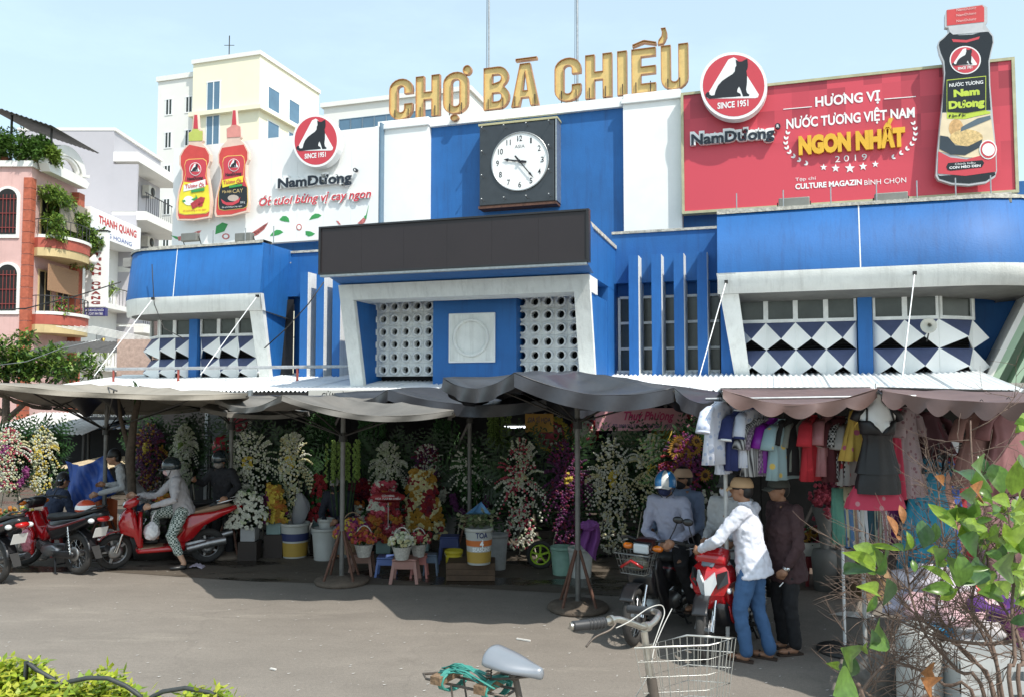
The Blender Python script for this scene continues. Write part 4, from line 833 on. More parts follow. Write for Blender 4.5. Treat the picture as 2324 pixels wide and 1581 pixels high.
# --- pink house
ph=thing('pink_house','salmon pink street house with arched barred windows and vine-covered curved balconies','house')
Y0,Y1=YP(58),YP(164); zt=at(58,380,Y0).z
m=MB(); m.bx(-27,XF,Y0,Y1+.0,0,zt); pc(ph,'wall',m,pinkm)
for px0,px1 in((48,58),):
    for k in range(26):
        z=.4+k*.46; 
        if z+.42>zt: break
        m=MB(); m.bx(XF-.30,XF+.03,Y0-.04,Y0+.3,z,z+.43); pc(ph,'brick_strip',m,brickm)
m=MB(); m.bx(-27.1,XF+.1,Y0-.12,Y0+.5,zt+.002,zt+.25); pc(ph,'parapet',m,whm)
for cy in (470,642):
    x0=at(-12,cy,Y0).x; 
    for cx in(18,-60,):
        c=at(cx,cy,Y0); w=.40; h=1.15
        pts=[(c.x-w,c.z-h),(c.x+w,c.z-h),(c.x+w,c.z+.35)]+[(c.x+w*math.cos(R(a)),c.z+.35+w*math.sin(R(a))) for a in range(15,180,15)]+[(c.x-w,c.z+.35)]
        big=[(c.x+(x-c.x)*1.3,c.z+(z-c.z)*1.14) for x,z in pts]
        m=MB(); m.prism(big,Y0-.06,Y0-.002); o=pc(ph,'window',m,whm)
        m=MB(); m.prism(pts,Y0-.075,Y0-.062); m.build('pane',dark,o)
        m=MB()
        for k in range(5): m.cyl((c.x-w+.1+k*.15,Y0-.1,c.z-h+.05),(c.x-w+.1+k*.15,Y0-.1,c.z+.5),.015,5)
        for z in(-.9,-.3,.3): m.bx(c.x-w,c.x+w,Y0-.11,Y0-.09,c.z+z,c.z+z+.03)
        m.build('window_bars',mat('maroon bars',(.22,.04,.035),.6),o)
# balconies on the street side
for zpx,zh in ((560,0),(735,1)):
    zb_=zf(60,zpx)-.0; m=MB()
    pts=[(XF,Y0+.3)]+[(XF+1.25*math.sin(R(a))**.7,(Y0+Y1)/2-(Y1-Y0)/2*.9*math.cos(R(a))) for a in range(5,180,14)]+[(XF,Y1-.2)]
    m.prism(pts,zb_-.35,zb_,2); pc(ph,'balcony_slab',m,yelm)
    m=MB(); m.prism([(XF+(x-XF)*1.03,y) for x,y in pts],zb_+.002,zb_+.42,2); pc(ph,'balcony_front',m,mat('brick red paint',(.40,.09,.06),.7,var=.2,scale=3))
    m=MB(); m.prism([(XF+(x-XF)*1.08,y) for x,y in pts],zb_+.422,zb_+.55,2); pc(ph,'balcony_coping',m,whm)
    m=MB()
    for x,y in pts[1:-1]: m.cyl((x,y,zb_+.5),(x,y,zb_+1.2),.015,5)
    m.tube([(x,y,zb_+1.2) for x,y in pts],.02,5); pc(ph,'railing',m,ironm)
    for k,yy in enumerate((Y0+.7,Y0+2.1)): frame_win(ph,yy,yy+.9,zb_+.45,zb_+2.3,XF,dark,'y',2,fm=yelm)
m=MB(); m.bx(XF,XF+.35,Y1-.5,Y1,0,zt-.3); pc(ph,'brick_pilaster',m,brickm)
m=MB(); m.prism([(Y0+.1,zt+.2),(Y0+.1,zt+.45)]+[((Y0+Y1)/2-1.05*math.cos(R(a)),zt+.35+.6*math.sin(R(a))) for a in range(0,181,15)]+[(Y1-.1,zt+.45)]+[(Y1-.1,zt+.6)]+[((Y0+Y1)/2+1.35*math.cos(R(a)),zt+.5+.9*math.sin(R(a))) for a in range(0,181,15)],XF+.2,XF+.6,0); pc(ph,'arched_gable',m,whm)
m=MB(); m.prism([(Y0+.1,zt+.2)]+[((Y0+Y1)/2-1.35*math.cos(R(a)),zt+.3+.05*math.sin(R(a))) for a in range(0,181,45)]+[(Y1-.1,zt+.2),(Y1-.3,zt-.1),(Y0+.3,zt-.1)],XF+.2,XF+.6,0); pc(ph,'gable_base',m,whm)
if 0: m.prism([(Y0+.1,zt+.2)]+[((Y0+Y1)/2-1.35*math.cos(R(a)),zt+.5+.9*math.sin(R(a))) for a in range(0,181,15)]+[(Y1-.1,zt+.2),(Y1-.3,zt-.1),(Y0+.3,zt-.1)],XF+.2,XF+.6,0); pc(ph,'arched_gable',m,whm)
m=MB(); m.tube([(XF+.45,(Y0+Y1)/2-.9*math.cos(R(a)),zt+.35+.55*math.sin(R(a))) for a in range(0,181,15)],.12,8); pc(ph,'gable_moulding',m,whm)
bl=MB(); bl.bx(XF+.5,XF+.55,Y0+.5,Y1-.7,zf(80,660),zf(80,600)); pc(ph,'bamboo_blind',bl,mat('bamboo blind',(.35,.2,.11),.8,var=.4,scale=20))
bl=MB(); bl.bx(XF+.7,XF+.75,Y0+.9,Y1-.5,zf(100,520),zf(100,455)); pc(ph,'woven_screen',bl,mat('grey woven screen',(.3,.26,.2),.8,var=.5,scale=24))
# roof shelter over the pink house
rs=thing('roof_shelter','dark corrugated roof shelter on posts above the pink house roof garden','shelter')
a=at(-40,238,Y0+.2); b=at(133,296,Y0+.2); m=MB(); K=40
m.grid(lambda i,j:(a.x+(b.x-a.x)*i,Y0-.4+4*j,a.z+(b.z-a.z)*i+.03*math.cos(2*PI*16*i)),80,1); pc(rs,'roof_sheet',m,mat('dark corrugated roof',(.09,.085,.08),.6,metal=.3,var=.3))
for x in(a.x+1.2,b.x-.35):
    m=MB(); m.cyl((x,Y0+.3,zt+.2),(x,Y0+.3,a.z+(b.z-a.z)*(x-a.x)/(b.x-a.x)),.05,8); pc(rs,'post',m,dsteel)
# roof garden plants
for i,(px,py,r,mm,l) in enumerate(((12,330,.62,gl1,'leftmost dark green bush on the pink house roof'),(50,325,.75,gl1,'large dark green bush in the middle of the pink house roof garden'),(84,340,.6,gl1,'green bush right of the big one on the pink house roof'),(110,352,.42,gl2,'yellow-green bush at the right corner of the pink house roof'))):
    c=at(px,py,Y0+.4); t=thing('potted_bush',l,'bush',(c.x,c.y,zt+.25),0,'bushes on the pink house roof')
    m=MB(); leaf_cloud(m,clumps(9,(0,0,c.z-zt-.35),(r*.9,r*.8,r*.5),r*.6),1900,.12); m.build('foliage',mm,t,kind='stuff')
    m=MB(); m.cyl((0,0,0),(.03,0,c.z-zt-.25),.04,6); m.build('stem',barkm,t)
    m=MB(); m.lathe([(.16,0),(.2,.3),(.22,.3),(.2,.28)],10,(0,0,-.05)); m.build('pot',mat('terracotta',(.35,.13,.07),.8),t)
# vines on the balconies
for i,(l,blobs,n,mm) in enumerate((('green vine hanging over the upper balcony of the pink house',[((88,455),.7),((80,490),.6),((115,475),.7),((135,510),.6),((150,545),.7),((100,550),.4),((75,545),.45),((165,585),.6)],7500,[gl1,gl2,gl2]),
      ('tan and green trailing vine at the right edge of the pink house balcony',[((150,500),.45),((160,540),.5),((172,600),.45),((140,585),.4),((178,560),.35)],1500,[gl4,gl2,gl1]),
      ('potted plants with pink flowers on the lower balcony of the pink house',[((95,700),.4),((115,705),.35),((130,715),.3)],700,[gl1,gl2,leafmat('pink blossoms',(.5,.08,.12))]))):
    t=thing('balcony_vine' if i<2 else 'balcony_plants',l,'vine' if i<2 else 'plants',(XF+1,Y0+2,zf(80,560)))
    bb=[]
    for (px,py),r in blobs:
        yy=YP(px); c=at(px,py,yy)
        for _ in range(4): bb.append(((c.x+.9-XF-1+random.uniform(-.5,.3),yy-Y0-2+random.uniform(-.5,.5),c.z-zf(80,560)+random.uniform(-.35,.35)),(r*.55,)*3))
    m=MB(); leaf_cloud(m,bb,n,.12,nm=len(mm),flat=.5); m.build('foliage',mm,t,kind='stuff')
    m=MB(); m.tube([(-.6,-1,-.2),(-.2,0,.5),(0,1.2,1.2)],.03,5); m.build('stem',barkm,t)
# --- white shop house with vertical sign
th=thing('white_shop_house','narrow white shop house with arched niches and red lettering between the pink and grey houses','house')
Y2=YP(288); z_=zf(180,470)
m=MB(); m.bx(-27,XF-.6,Y1+.01,Y2,0,z_-.3); pc(th,'wall',m,whm)
zs1,zs0=zf(183,475),zf(183,535)
m=MB(); m.bx(XF-.6,XF+.55,Y1+.15,Y2-.02,zs0,zs1); pc(th,'sign_fascia',m,whitep)
redl=mat('red sign letters',(.55,.04,.04),.5)
def side_text(name,body,mm,root,y0,y1,z0,z1,x,bold=.03,vert=False):
    v,f=tmesh(body,bold); a=min(p.x for p in v); b=max(p.x for p in v)
    if b-a<1e-6: return
    vs=[(x,y0+(p.x-a)/(b-a)*(y1-y0),z0+p.y*(z1-z0)) for p in v]; return MB().add(vs,f).build(name,mm,root)
side_text('lettering','THANH QUANG',redl,th,Y1+.9,Y2-.5,zs0+.65,zs0+1.0,XF+.56)
side_text('lettering','TRANG HOÀNG',mat('blue sign letters',(.04,.08,.35)),th,Y1+.4,Y2-1,zs0+.12,zs0+.32,XF+.56,0)
for zpy in (690,830):
    zz=zf(240,zpy)
    m=MB(); m.bx(XF-.6,XF+.25,Y1+1.9,Y2,zz-.25,zz); pc(th,'balcony_slab',m,whm)
    m=MB(); w=.42; c=(Y1+Y2)/2+1.0; m.prism([(c-w,zz+.25),(c+w,zz+.25),(c+w,zz+1.5)]+[(c+w*math.cos(R(a)),zz+1.5+w*math.sin(R(a))) for a in range(15,180,15)]+[(c-w,zz+1.5)],XF-.599,XF-.56,0); pc(th,'arched_niche',m,mat('pale recess',(.5,.5,.49),.8))
    m=MB(); m.lathe([(.09,0),(.05,.12),(.1,.3)],8,(XF-.45,c,zz+1.1)); pc(th,'wall_lamp',m,mat('brass',(.4,.28,.08),.4,metal=.6))
    m=MB()
    for k in range(9): m.cyl((XF+.2,Y1+2.1+k*.35,zz),(XF+.2,Y1+2.1+k*.35,zz+.8),.012,5)
    m.bx(XF+.18,XF+.22,Y1+2,Y2,zz+.8,zz+.84); pc(th,'railing',m,ironm)
    t=thing('balcony_palm',['potted palm on the upper balcony of the white shop house','potted palm on the lower balcony of the white shop house'][zpy==830],'plant',(XF,Y1+3.1,zz),0,'potted palms on the white house')
    m=MB()
    for k in range(26):
        a=random.uniform(0,2*PI); e=random.uniform(.5,1.3); L=random.uniform(.7,1.1); dx,dy=math.cos(a)*math.cos(e),math.sin(a)*math.cos(e)
        p0=V((0,0,.2)); p1=p0+V((dx*L*.6,dy*L*.6,math.sin(e)*L)); p2=p1+V((dx*.3,dy*.3,-.15)); s_=V((-dy,dx,0)).normalized()*.05 if dx or dy else V((.05,0,0))
        m.add([p0,p1+s_,p2,p1-s_],[(0,1,2,3)])
    m.build('frond',gl2,t,kind='stuff'); m=MB(); m.lathe([(.15,0),(.2,.3)],10); m.build('pot',whm,t)
# vertical sign
vs_=thing('vertical_shop_sign','tall narrow white sign with stacked dark red letters beside the pink house','sign')
yv=YP(168); a=at(188,528,yv); b_=at(222,720,yv); 
x0=a.x+.3; x1=x0+.95; 
m=MB(); m.bx(x0,x1,yv-.25,yv,at(188,698,yv).z,a.z); pc(vs_,'sign_box',m,whitep)
m=MB(); m.bx(x0,x1,yv-.25,yv,at(188,718,yv).z,at(188,700,yv).z); pc(vs_,'sign_foot',m,mat('navy sign',(.03,.03,.16),.5))
m=MB(); m.bx(x0-.03,x1+.03,yv-.28,yv+.02,a.z+.002,a.z+.06); pc(vs_,'sign_cap',m,dsteel)
zt_,zb_=a.z-.95,at(188,698,yv).z+.08; word='THÀNH QUANG'; n=len(word)
lettering('lettering','Vàng',mat('blue sign letters',(.04,.08,.35)),vs_,x0+.1,x1-.15,a.z-.38,a.z-.16,yv-.26,bold=0)
lettering('lettering','Bạn',redl,vs_,x0+.2,x1-.2,a.z-.75,a.z-.5,yv-.26,bold=0)
mar=mat('maroon sign letters',(.25,.04,.04),.5)
for k,ch in enumerate(word):
    if ch==' ': continue
    h=(zt_-zb_)/n; lettering('letter',ch,mar,vs_,x0+.3,x0+.72,zt_-h*(k+1)+.05,zt_-h*k-.04,yv-.26,bold=.04)
lettering('lettering','440ᵇ BÙI HỮU NGHĨA'.replace('ᵇ','B'),whitep,vs_,x0+.06,x1-.06,at(188,708,yv).z,at(188,703,yv).z,yv-.26,bold=0)
lettering('lettering','P.2 Q.BT 38417883',whitep,vs_,x0+.1,x1-.1,at(188,716,yv).z,at(188,711,yv).z,yv-.26,bold=0)
# security camera
c=at(176,592,YP(160)); t=thing('security_camera','white dome camera on the brick edge of the pink house','camera',(XF+1.2,c.y-.6,c.z)); m=MB(); m.sph((0,0,-.1),.2,10,8); m.build('dome',whm,t); m=MB(); m.cyl((0,0,.05),(-.2,.5,.2),.08,8); m.build('arm',whm,t)
# --- grey house with balconies
gh=thing('grey_house','pale grey house with a blank side wall and white balconies facing the street','house')
Y3=YP(392); zg=at(243,291,YP(243)).z
ztop_=at(200,297,Y2).z; zst=at(278,392,Y2).z
m=MB(); m.bx(-26,XF-1.0,Y2+.01,Y3,0,ztop_); pc(gh,'wall',m,lavm)
m=MB(); m.bx(-26.1,XF-.9,Y2-.02,Y3+.1,ztop_+.002,ztop_+.15); pc(gh,'parapet',m,whm)
m=MB(); m.bx(XF-1,XF+.3,Y2+.01,Y3,at(278,345,Y2).z-.5,at(278,345,Y2).z); pc(gh,'roof_slab',m,whm)
fl_=[at(278,345,Y2).z-.0,at(278,480,Y2).z,at(278,605,Y2).z,at(278,735,Y2).z,at(278,860,Y2).z]
for k in range(1,5):
    z=fl_[k]; 
    m=MB(); m.bx(XF-1,XF+.8,Y2+.01,Y3,z-.45,z); pc(gh,'balcony_slab',m,whm)
    m=MB(); m.bx(XF+.55,XF+.79,(Y2+Y3)/2+1.0,Y3,z+.002,z+.85); pc(gh,'stone_parapet',m,mat('pinkish stone cladding',(.52,.42,.36),.8,var=.35,scale=7,bump=.4))
    m=MB()
    for q in range(14): m.cyl((XF+.7,Y2+.2+q*.26,z),(XF+.7,Y2+.2+q*.26,z+1.0),.016,5)
    m.bx(XF+.68,XF+.72,Y2+.1,Y3-1.4,z+1,z+1.05); pc(gh,'railing',m,ironm)
    m=MB(); m.bx(XF-1,XF-.96,Y2+.6,Y2+2.9,z+.01,z+2.3); o=pc(gh,'balcony_door',m,mat('dark door frames',(.04,.045,.05),.4))
    for q in range(3): m=MB(); m.bx(XF-.955,XF-.94,Y2+.68+q*.74,Y2+.68+q*.74+.64,z+.1,z+2.2); m.build('pane',bglass if q%2 else glassd,o)
    m=MB(); m.bx(XF-1.002,XF+.3,Y2-.01,Y2+.12,z,z+2.7 if k>1 else z+2.5); pc(gh,'side_fin',m,lavm)
    if k<3:
        t=thing('air_conditioner',['','upper air conditioner unit on the grey house balcony wall','lower air conditioner unit on the grey house balcony wall'][k],'air conditioner',(XF-.75,Y2+3.7,z+1.95),0,'air conditioners on the grey house')
        m=MB(); m.bx(-.2,.2,-.42,.42,-.3,.3); bev(m.build('case',mat('air conditioner casing',(.6,.58,.52),.5),t),.02)
        m=MB(); m.lathe([(.25,0),(.25,.02),(.001,.02)],18,(.2,.06,0),(1,0,0),cap=False); m.build('fan_grille',dsteel,t)
        m=MB(); m.bx(-.25,.2,-.35,-.3,-.45,-.3); m.build('bracket',steel,t)
# --- cream block
def mbox(root,name,mm,u0,u1,w0,w1,z0,z1): m=MB(); m.bx(u0,u1,w0,w1,z0,z1); return m.build(name,mm,root)
Yc=76; c=at(590,125,Yc); co=thing('cream_office_block','tall cream and white block with blue glass windows rising behind the white billboard','building',(c.x,c.y,0),RZ)
H=c.z; Wl=9.6; Dp=10.7
k=Yc/1850
uL_=-12.25
mbox(co,'wall',offw,uL_,-7.6,.6,Dp,0,H-1.0); mbox(co,'wall',creamm,-7.59,0,0,Dp,0,H)
mbox(co,'parapet',offw,uL_-.15,-7.8,.45,Dp,H-.99,H-.5); mbox(co,'parapet',offw,-7.7,.15,-.15,Dp+.1,H+.002,H+.4)
zl=at(590,243,Yc).z; mbox(co,'ledge',creamm,-7.7,.45,-.45,Dp+.1,zl-.3,zl+.1)
for r in range(6):
    zc=at(590,208,Yc).z-r*3.35
    frame_win(co,-5.9,-4.4,zc-1.4,zc+1.5,0,bglass,'x',2,.09)
    for u in(uL_+1.0,uL_+3.4): frame_win(co,u,u+.75,zc-.9,zc+.6,.6,glassd,'x',2,.1)
    for w in(1.4,5.0): frame_win(co,w,w+1.9,zc-1.1,zc+1.0,0,bglass,'y',1,.09)
t=thing('roof_aerial','thin aerial mast on the roof of the cream block','aerial',(c.x-4,c.y+3,H)); m=MB(); m.cyl((0,0,0),(0,0,3.2),.05,6); m.bx(-.5,.5,-.02,.02,2.2,2.25); m.build('mast_tube',dsteel,t)
# --- long white block behind
Yw=62; c=at(735,246,Yw); wbk=thing('long_white_block','long low white block with a band of blue glass behind the clock tower','building',(c.x,c.y,0),RZ)
mbox(wbk,'wall',offw,0,12,0,10,0,c.z); mbox(wbk,'parapet',offw,-.2,12.2,-.2,10,c.z+.002,c.z+.35)
for q in range(8): frame_win(wbk,1.4+q*1.0,1.4+q*1.0+.9,c.z-2.6,c.z-1.1,0,bglass,'x',1,.05,fm=mat('blue grey strip',(.12,.2,.28)))
for q in range(8): frame_win(wbk,1.4+q*1.0,1.4+q*1.0+.9,c.z-5.8,c.z-4.3,0,bglass,'x',1,.05,fm=mat('blue grey strip',(.12,.2,.28)))
# --- green concrete stair shell right of the market
gs=bempty('green_concrete_stand','pale green ribbed concrete shell rising steeply at the right edge beside the market','building',None); gs.location=OR
gm_=mat('pale green paint',(.36,.50,.36),.7,var=.1,scale=1,streak=.2,dirt=(.25,.3,.22)); 
a=F(2240,872,-.4); b=F(2340,670,-.4)
for k in range(7):
    o=k*.42
    m=MB(); m.prism([(a[0]+o,a[1]),(a[0]+o+.16,a[1]),(b[0]+o+.75,b[1]+1.1),(b[0]+o+.57,b[1]+1.1)],.35,1.05-.02*k); m.build('rib',gm_,gs)
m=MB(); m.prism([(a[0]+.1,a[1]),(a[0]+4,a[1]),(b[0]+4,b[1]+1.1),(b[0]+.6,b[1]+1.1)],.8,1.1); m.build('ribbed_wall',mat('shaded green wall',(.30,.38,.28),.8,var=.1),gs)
m=MB(); m.prism([(a[0]-.12,a[1]),(a[0]-.0,a[1]),(b[0]+.55,b[1]+1.1),(b[0]+.43,b[1]+1.1)],.25,1.05); m.build('edge_beam',whm,gs)
# --- low sheds, shop signs and greenery at the left end of the market
tr=thing('leafy_tree','dark green leafy tree over the low sheds at the far left','tree',(-16.6,26.5,0))
m=MB(); bb=[]
for px,py,r in ((30,800,.7),(60,830,.7),(20,845,.6),(100,840,.7),(150,830,.65),(60,770,.45),(10,770,.4),(190,845,.5),(120,810,.5),(215,815,.4),(240,840,.45),(170,800,.35),(80,805,.5)):
    c=at(px,py,27); bb.append(((c.x+16.6,random.uniform(-.7,.7),c.z),(r,r*.9,r*.75)))
leaf_cloud(m,bb,5200,.14,nm=3,shell=.3); m.build('crown',[gl1,gl3,gl2],tr,kind='stuff')
m=MB(); m.tube([(0,0,0),(.2,0,1.5),(.1,.1,3.2)],[.16,.13,.09],8); m.tube([(.2,0,1.6),(1,.1,2.4),(2,.1,3.2)],[.1,.07,.04],6); m.tube([(.1,0,1.8),(-.8,.1,2.6),(-1.6,0,3.3)],[.09,.06,.04],6); m.build('trunk',barkm,tr)
def shed(name,label,px0,px1,pyt,pyb,Y,dep,mm,cat='roof',stripe=None,posts=True):
    a=at(px0,pyb,Y); b=at(px1,pyb,Y); zt=at(px0,pyt,Y+dep).z; t=thing(name,label,cat,(a.x,Y,0))
    w=b.x-a.x; n=max(2,int(w/.9)); cw=w/n
    mb=MB(); mb.grid(lambda i,j:(cw*1.01*i,dep*j,a.z+(zt-a.z)*j+.018*math.cos(2*PI*8*i)),32,1); me=mb.mesh('roof_sheet',mm)
    me2=None
    for k in range(n): link('roof_sheet',me,t,(cw*k,0,.003*(k%2)))
    if posts:
        for x in(.1,w-.1): m=MB(); m.cyl((x,.2,0),(x,.2,a.z),.04,8); m.build('post',dsteel,t)
        m=MB(); m.bx(0,w,dep-.1,dep,0,zt-.05); m.build('back_wall',dark,t)
    return t
wr=mat('bleached metal roof',(.62,.60,.58),.5,var=.25,scale=2,streak=.4); bsr=bpy.data.materials.new('blue striped roof'); bsr.use_nodes=True; t_=bsr.node_tree; b_=t_.nodes['Principled BSDF']; tc=t_.nodes.new('ShaderNodeTexCoord'); wv=t_.nodes.new('ShaderNodeTexWave'); wv.inputs['Scale'].default_value=.8; t_.links.new(tc.outputs['Object'],wv.inputs['Vector']); t_.links.new(mix(t_,mr(t_,wv.outputs[0],.45,.55,0,1),(.04,.17,.42,1),(.6,.65,.68,1)),b_.inputs['Base Color'])
shed('market_shed','low shed with bleached corrugated metal roof at the far left',-60,190,935,985,21,3,wr,'shed')
shed('market_shed','low shed with blue and white striped roof behind the left parasol',185,360,950,972,22,3.4,bsr,'shed')
shed('market_shed','dark tin-roofed shed in front of the brick wall and leafy tree',50,272,775,800,29,2.5,mat('dark corrugated roof',(.09,.085,.08)),'shed',posts=False)
shed('market_shed','small tan-roofed stall behind the yellow flower wreath',120,250,1035,1062,19,2.4,mat('tan metal roof',(.5,.4,.26),.7,var=.3),'shed')
def board(name,label,px0,px1,py0,py1,Y,mm,body,tm,cat='sign',rel=(.05,.95,.25,.75)):
    a=at(px0,py1,Y); b=at(px1,py0,Y); t=thing(name,label,cat,(a.x,Y,a.z)); w,h=b.x-a.x,b.z-a.z
    m=MB(); m.bx(0,w,0,.08,0,h); m.build('board',mm,t)
    if body: lettering('lettering',body,tm,t,w*rel[0],w*rel[1],h*rel[2],h*rel[3],-.006,bold=.01)
    return t
board('shop_sign','black shop sign with white address lettering behind the left parasol',193,305,928,952,20.5,blackp,'ĐC: 370 BÙI HỮU NGHĨA, P.2, Q. BT',whitep,rel=(.04,.96,.3,.7))
board('shop_sign','red end board beside the black address sign',305,378,920,950,20.6,redm,None,None)
board('shop_sign','blue shop sign with white address lettering behind the parasols',378,480,930,962,19.5,mat('shop sign blue',(.03,.06,.35)),'370A BÙI HỮU NGHĨA, P.2',whitep,rel=(.05,.97,.2,.5))
board('shop_sign','long sign with dark lettering just under the awning edge',700,1000,884,905,15.9,mat('pale sign board',(.45,.44,.4)),'CỬA HÀNG HOA TƯƠI',dsteel,rel=(.1,.6,.1,.7))
# low brick wall and white house foot behind the sheds
bw=thing('brick_wall','pinkish brick boundary wall below the white balcony railing','wall',(-13.4,27,0)); m=MB(); m.bx(.3,1.9,0,.25,0,at(300,770,27).z); m.build('wall',mat('pink brick',(.5,.36,.3),.85,var=.3,scale=9,bump=.4),bw)
m=MB()
for q in range(7): m.cyl((.45+q*.2,.1,at(300,770,27).z),(-1.8+q*.2,.1,at(300,740,27).z),.012,5)
m.bx(.3,1.8,.08,.12,at(300,740,27).z,at(300,739,27).z+.02); m.build('railing',whm,bw)
# cables across the left
for i,(pts,Y,l) in enumerate(((((-20,705),(60,700),(180,670),(275,640)),23,'thick black cable running up to the left wing'),(((-20,830),(60,820),(140,790),(230,770)),25,'thin pale wire crossing the tree at the left'),(((345,600),(347,640),(350,690),(372,745),(420,770)),21.3,'loose grey cable hanging down the left wing'),(((735,640),(700,690),(650,745),(600,790)),16.4,'cable drooping from the message screen to the left wing'))):
    P_=[at(x,y,Y) for x,y in pts]; t=thing('cable',l,'cable',tuple(P_[0])); m=MB(); m.tube([p-P_[0] for p in P_],.018 if i in(0,) else .012,5); m.build('wire',dsteel if i!=1 else steel,t)
# ================================================================ parasols over the stalls
def sheet(mb,c00,c10,c11,c01,sag=.1,nu=14,nv=10,mi=0,wr=.012,edge=.0):
    c=[V(x) for x in (c00,c10,c11,c01)]
    def f(i,j):
        p=c[0]*(1-i)*(1-j)+c[1]*i*(1-j)+c[2]*i*j+c[3]*(1-i)*j
        return p+V((0,0,-sag*16*i*(1-i)*j*(1-j)*.5-edge*4*i*(1-i)*(1-j)+wr*noise.noise(p*3)*2))
    return mb.grid(f,nu,nv,mi)
def valance(mb,a,b,h=.14,sag=.05,sc=6,amp=.35,n=40,mi=0,out=None):
    """hanging edge strip from a to b with scallops"""
    a,b=V(a),V(b); t=(b-a).normalized(); o=V((t.y,-t.x,0))*.02
    def f(i,j):
        p=a+(b-a)*i+V((0,0,-sag*4*i*(1-i)))
        s_=h*(1-amp+amp*abs(math.sin(PI*sc*i)))
        return p+V((0,0,-s_*j))+o*(math.sin(i*23+j)*1.2*j)
    return mb.grid(f,n,3,mi)
beige=mat('sun-bleached beige canvas',(.29,.26,.215),.85,var=.2,scale=2,bump=.15,bscale=30,streak=.25,dirt=(.16,.14,.11))
greyc=mat('grey brown canvas',(.155,.145,.13),.85,var=.25,scale=2,bump=.15,bscale=30)
navyc=mat('dark navy tarpaulin',(.035,.037,.045),.38,var=.3,scale=2,bump=.1,bscale=20)
brownc=mat('brown tarpaulin',(.145,.09,.08),.5,var=.25,scale=2,bump=.1,bscale=20)
def para_base(t,px,py,h,joint=2.0,braces=True,col=None,z0=0):
    col=col or dsteel
    m=MB(); m.cyl((0,0,.05),(0,0,h),.032,10); m.build('pole',mat('worn grey pole',(.17,.165,.155),.55,metal=.3,var=.3,scale=9,streak=.35),t)
    m=MB(); m.lathe([(.34,0),(.36,.03),(.34,.06),(.1,.075),(.05,.1)],22); m.build('base_disc',mat('muddy concrete base',(.13,.10,.075),.9,var=.4,scale=9,bump=.6),t)
    for k in range(4):
        a=PI/4+k*PI/2; m=MB(); m.cyl((.27*math.cos(a),.27*math.sin(a),.06),(.03*math.cos(a),.03*math.sin(a),.68),.018,6); m.build('brace',rust,t)
def parasol(name_label,px,py,canopy,mm,jz,zc,group='market parasols',vh=.06):
    """canopy: world corner points in order; zc crown height"""
    g_=gr(px,py); t=thing('parasol',name_label,'parasol',(g_.x,g_.y,0),0,group)
    pts=[V(p)-g_ for p in canopy]; c=sum(pts,V())/len(pts); c=V((0,0,zc)); n=len(pts)
    m=MB()
    for k in range(n):
        a,b=pts[k],pts[(k+1)%n]
        def f(i,j):
            e=a+(b-a)*i; e=e+V((0,0,-(.13 if n>4 else .07)*4*i*(1-i))); p=c+(e-c)*j; return p+V((0,0,-.10*math.sin(PI*j)*(4*i*(1-i))*.8+(.035*noise.noise((p+g_)*2.3)+.018*noise.noise((p+g_)*6))*min(1,(1-j)*2+.25)))
        m.grid(f,16,12)
    cn=m.build('canopy',mm,t); q=cn.modifiers.new('s','SOLIDIFY'); q.thickness=.006
    for k in range(n):
        a,b=pts[k],pts[(k+1)%n]; m=MB(); valance(m,a,b,vh,.13 if n>4 else .07,1 if n>4 else 2,.15); m.build('valance',mm,cn)
    para_base(t,px,py,zc)
    for k in range(n):
        for e in ([pts[k]] if n>4 else [pts[k],(pts[k]+pts[(k+1)%n])/2]):
            m=MB(); m.cyl((0,0,jz),c*.25+e*.75-V((0,0,.04)),.011,5); m.build('strut',mat('dark strut',(.06,.055,.05),.5,metal=.4),t)
            m=MB(); m.cyl(c-V((0,0,.03)),e-V((0,0,.03)),.011,5); m.build('rib',mat('dark strut',(.06,.055,.05)),t)
    m=MB(); m.cyl((0,0,jz-.07),(0,0,jz+.05),.055,10); m.build('collar',dsteel,t)
    return t,cn
def hexa(c,r,z,rot=0,tilt=(0,0)): return [(c[0]+r*math.cos(rot+k*PI/3),c[1]+r*math.sin(rot+k*PI/3),z+tilt[0]*math.cos(rot+k*PI/3)+tilt[1]*math.sin(rot+k*PI/3)) for k in range(6)]
t,cn=parasol('large beige canvas parasol at the left, over the blue tarpaulin and parked scooter',234,1250,[at(-40,868,10.0),at(562,893,10.3),at(462,925,14.7),at(120,922,12.9)],beige,1.9,2.62)
m=MB(); 
for x0,y0 in((-.55,-.5),): m.grid(lambda i,j:(-.35+.75*i,-.45+.25*j,2.42-.32*j*(.6+.4*math.sin(i*9))),8,4)
m.build('patch',blackp,cn)
t,cn=parasol('grey-brown canvas parasol left of centre with spreading struts and rusty base',775,1322,[at(490,903,10.9),at(640,897,8.7),at(1030,930,8.7),at(1010,905,12.1),at(560,905,12.4)],greyc,1.92,2.43)
g_=gr(1312,1380)
parasol('big dark navy parasol right of centre with torn square flaps',1312,1382,[at(1005,858,9.4),at(1167,846,7.7),at(1530,880,7.6),at(1650,893,9.3),at(1500,885,10.9),at(1120,880,10.9)],navyc,2.15,2.74,vh=.15)
parasol('dark navy parasol in the centre behind, lower than the big one',1065,1262,[at(758,892,11.9),at(880,884,10.3),at(1240,905,10.2),at(1370,900,11.8),at(1240,895,13.2),at(880,893,13.2)],navyc,2.1,2.60,vh=.15)
parasol('small grey parasol between the beige one and the shutter',520,1262,[at(455,925,11.9),at(690,935,11.9),at(720,905,13.6),at(470,900,13.6)],greyc,2.0,2.45)
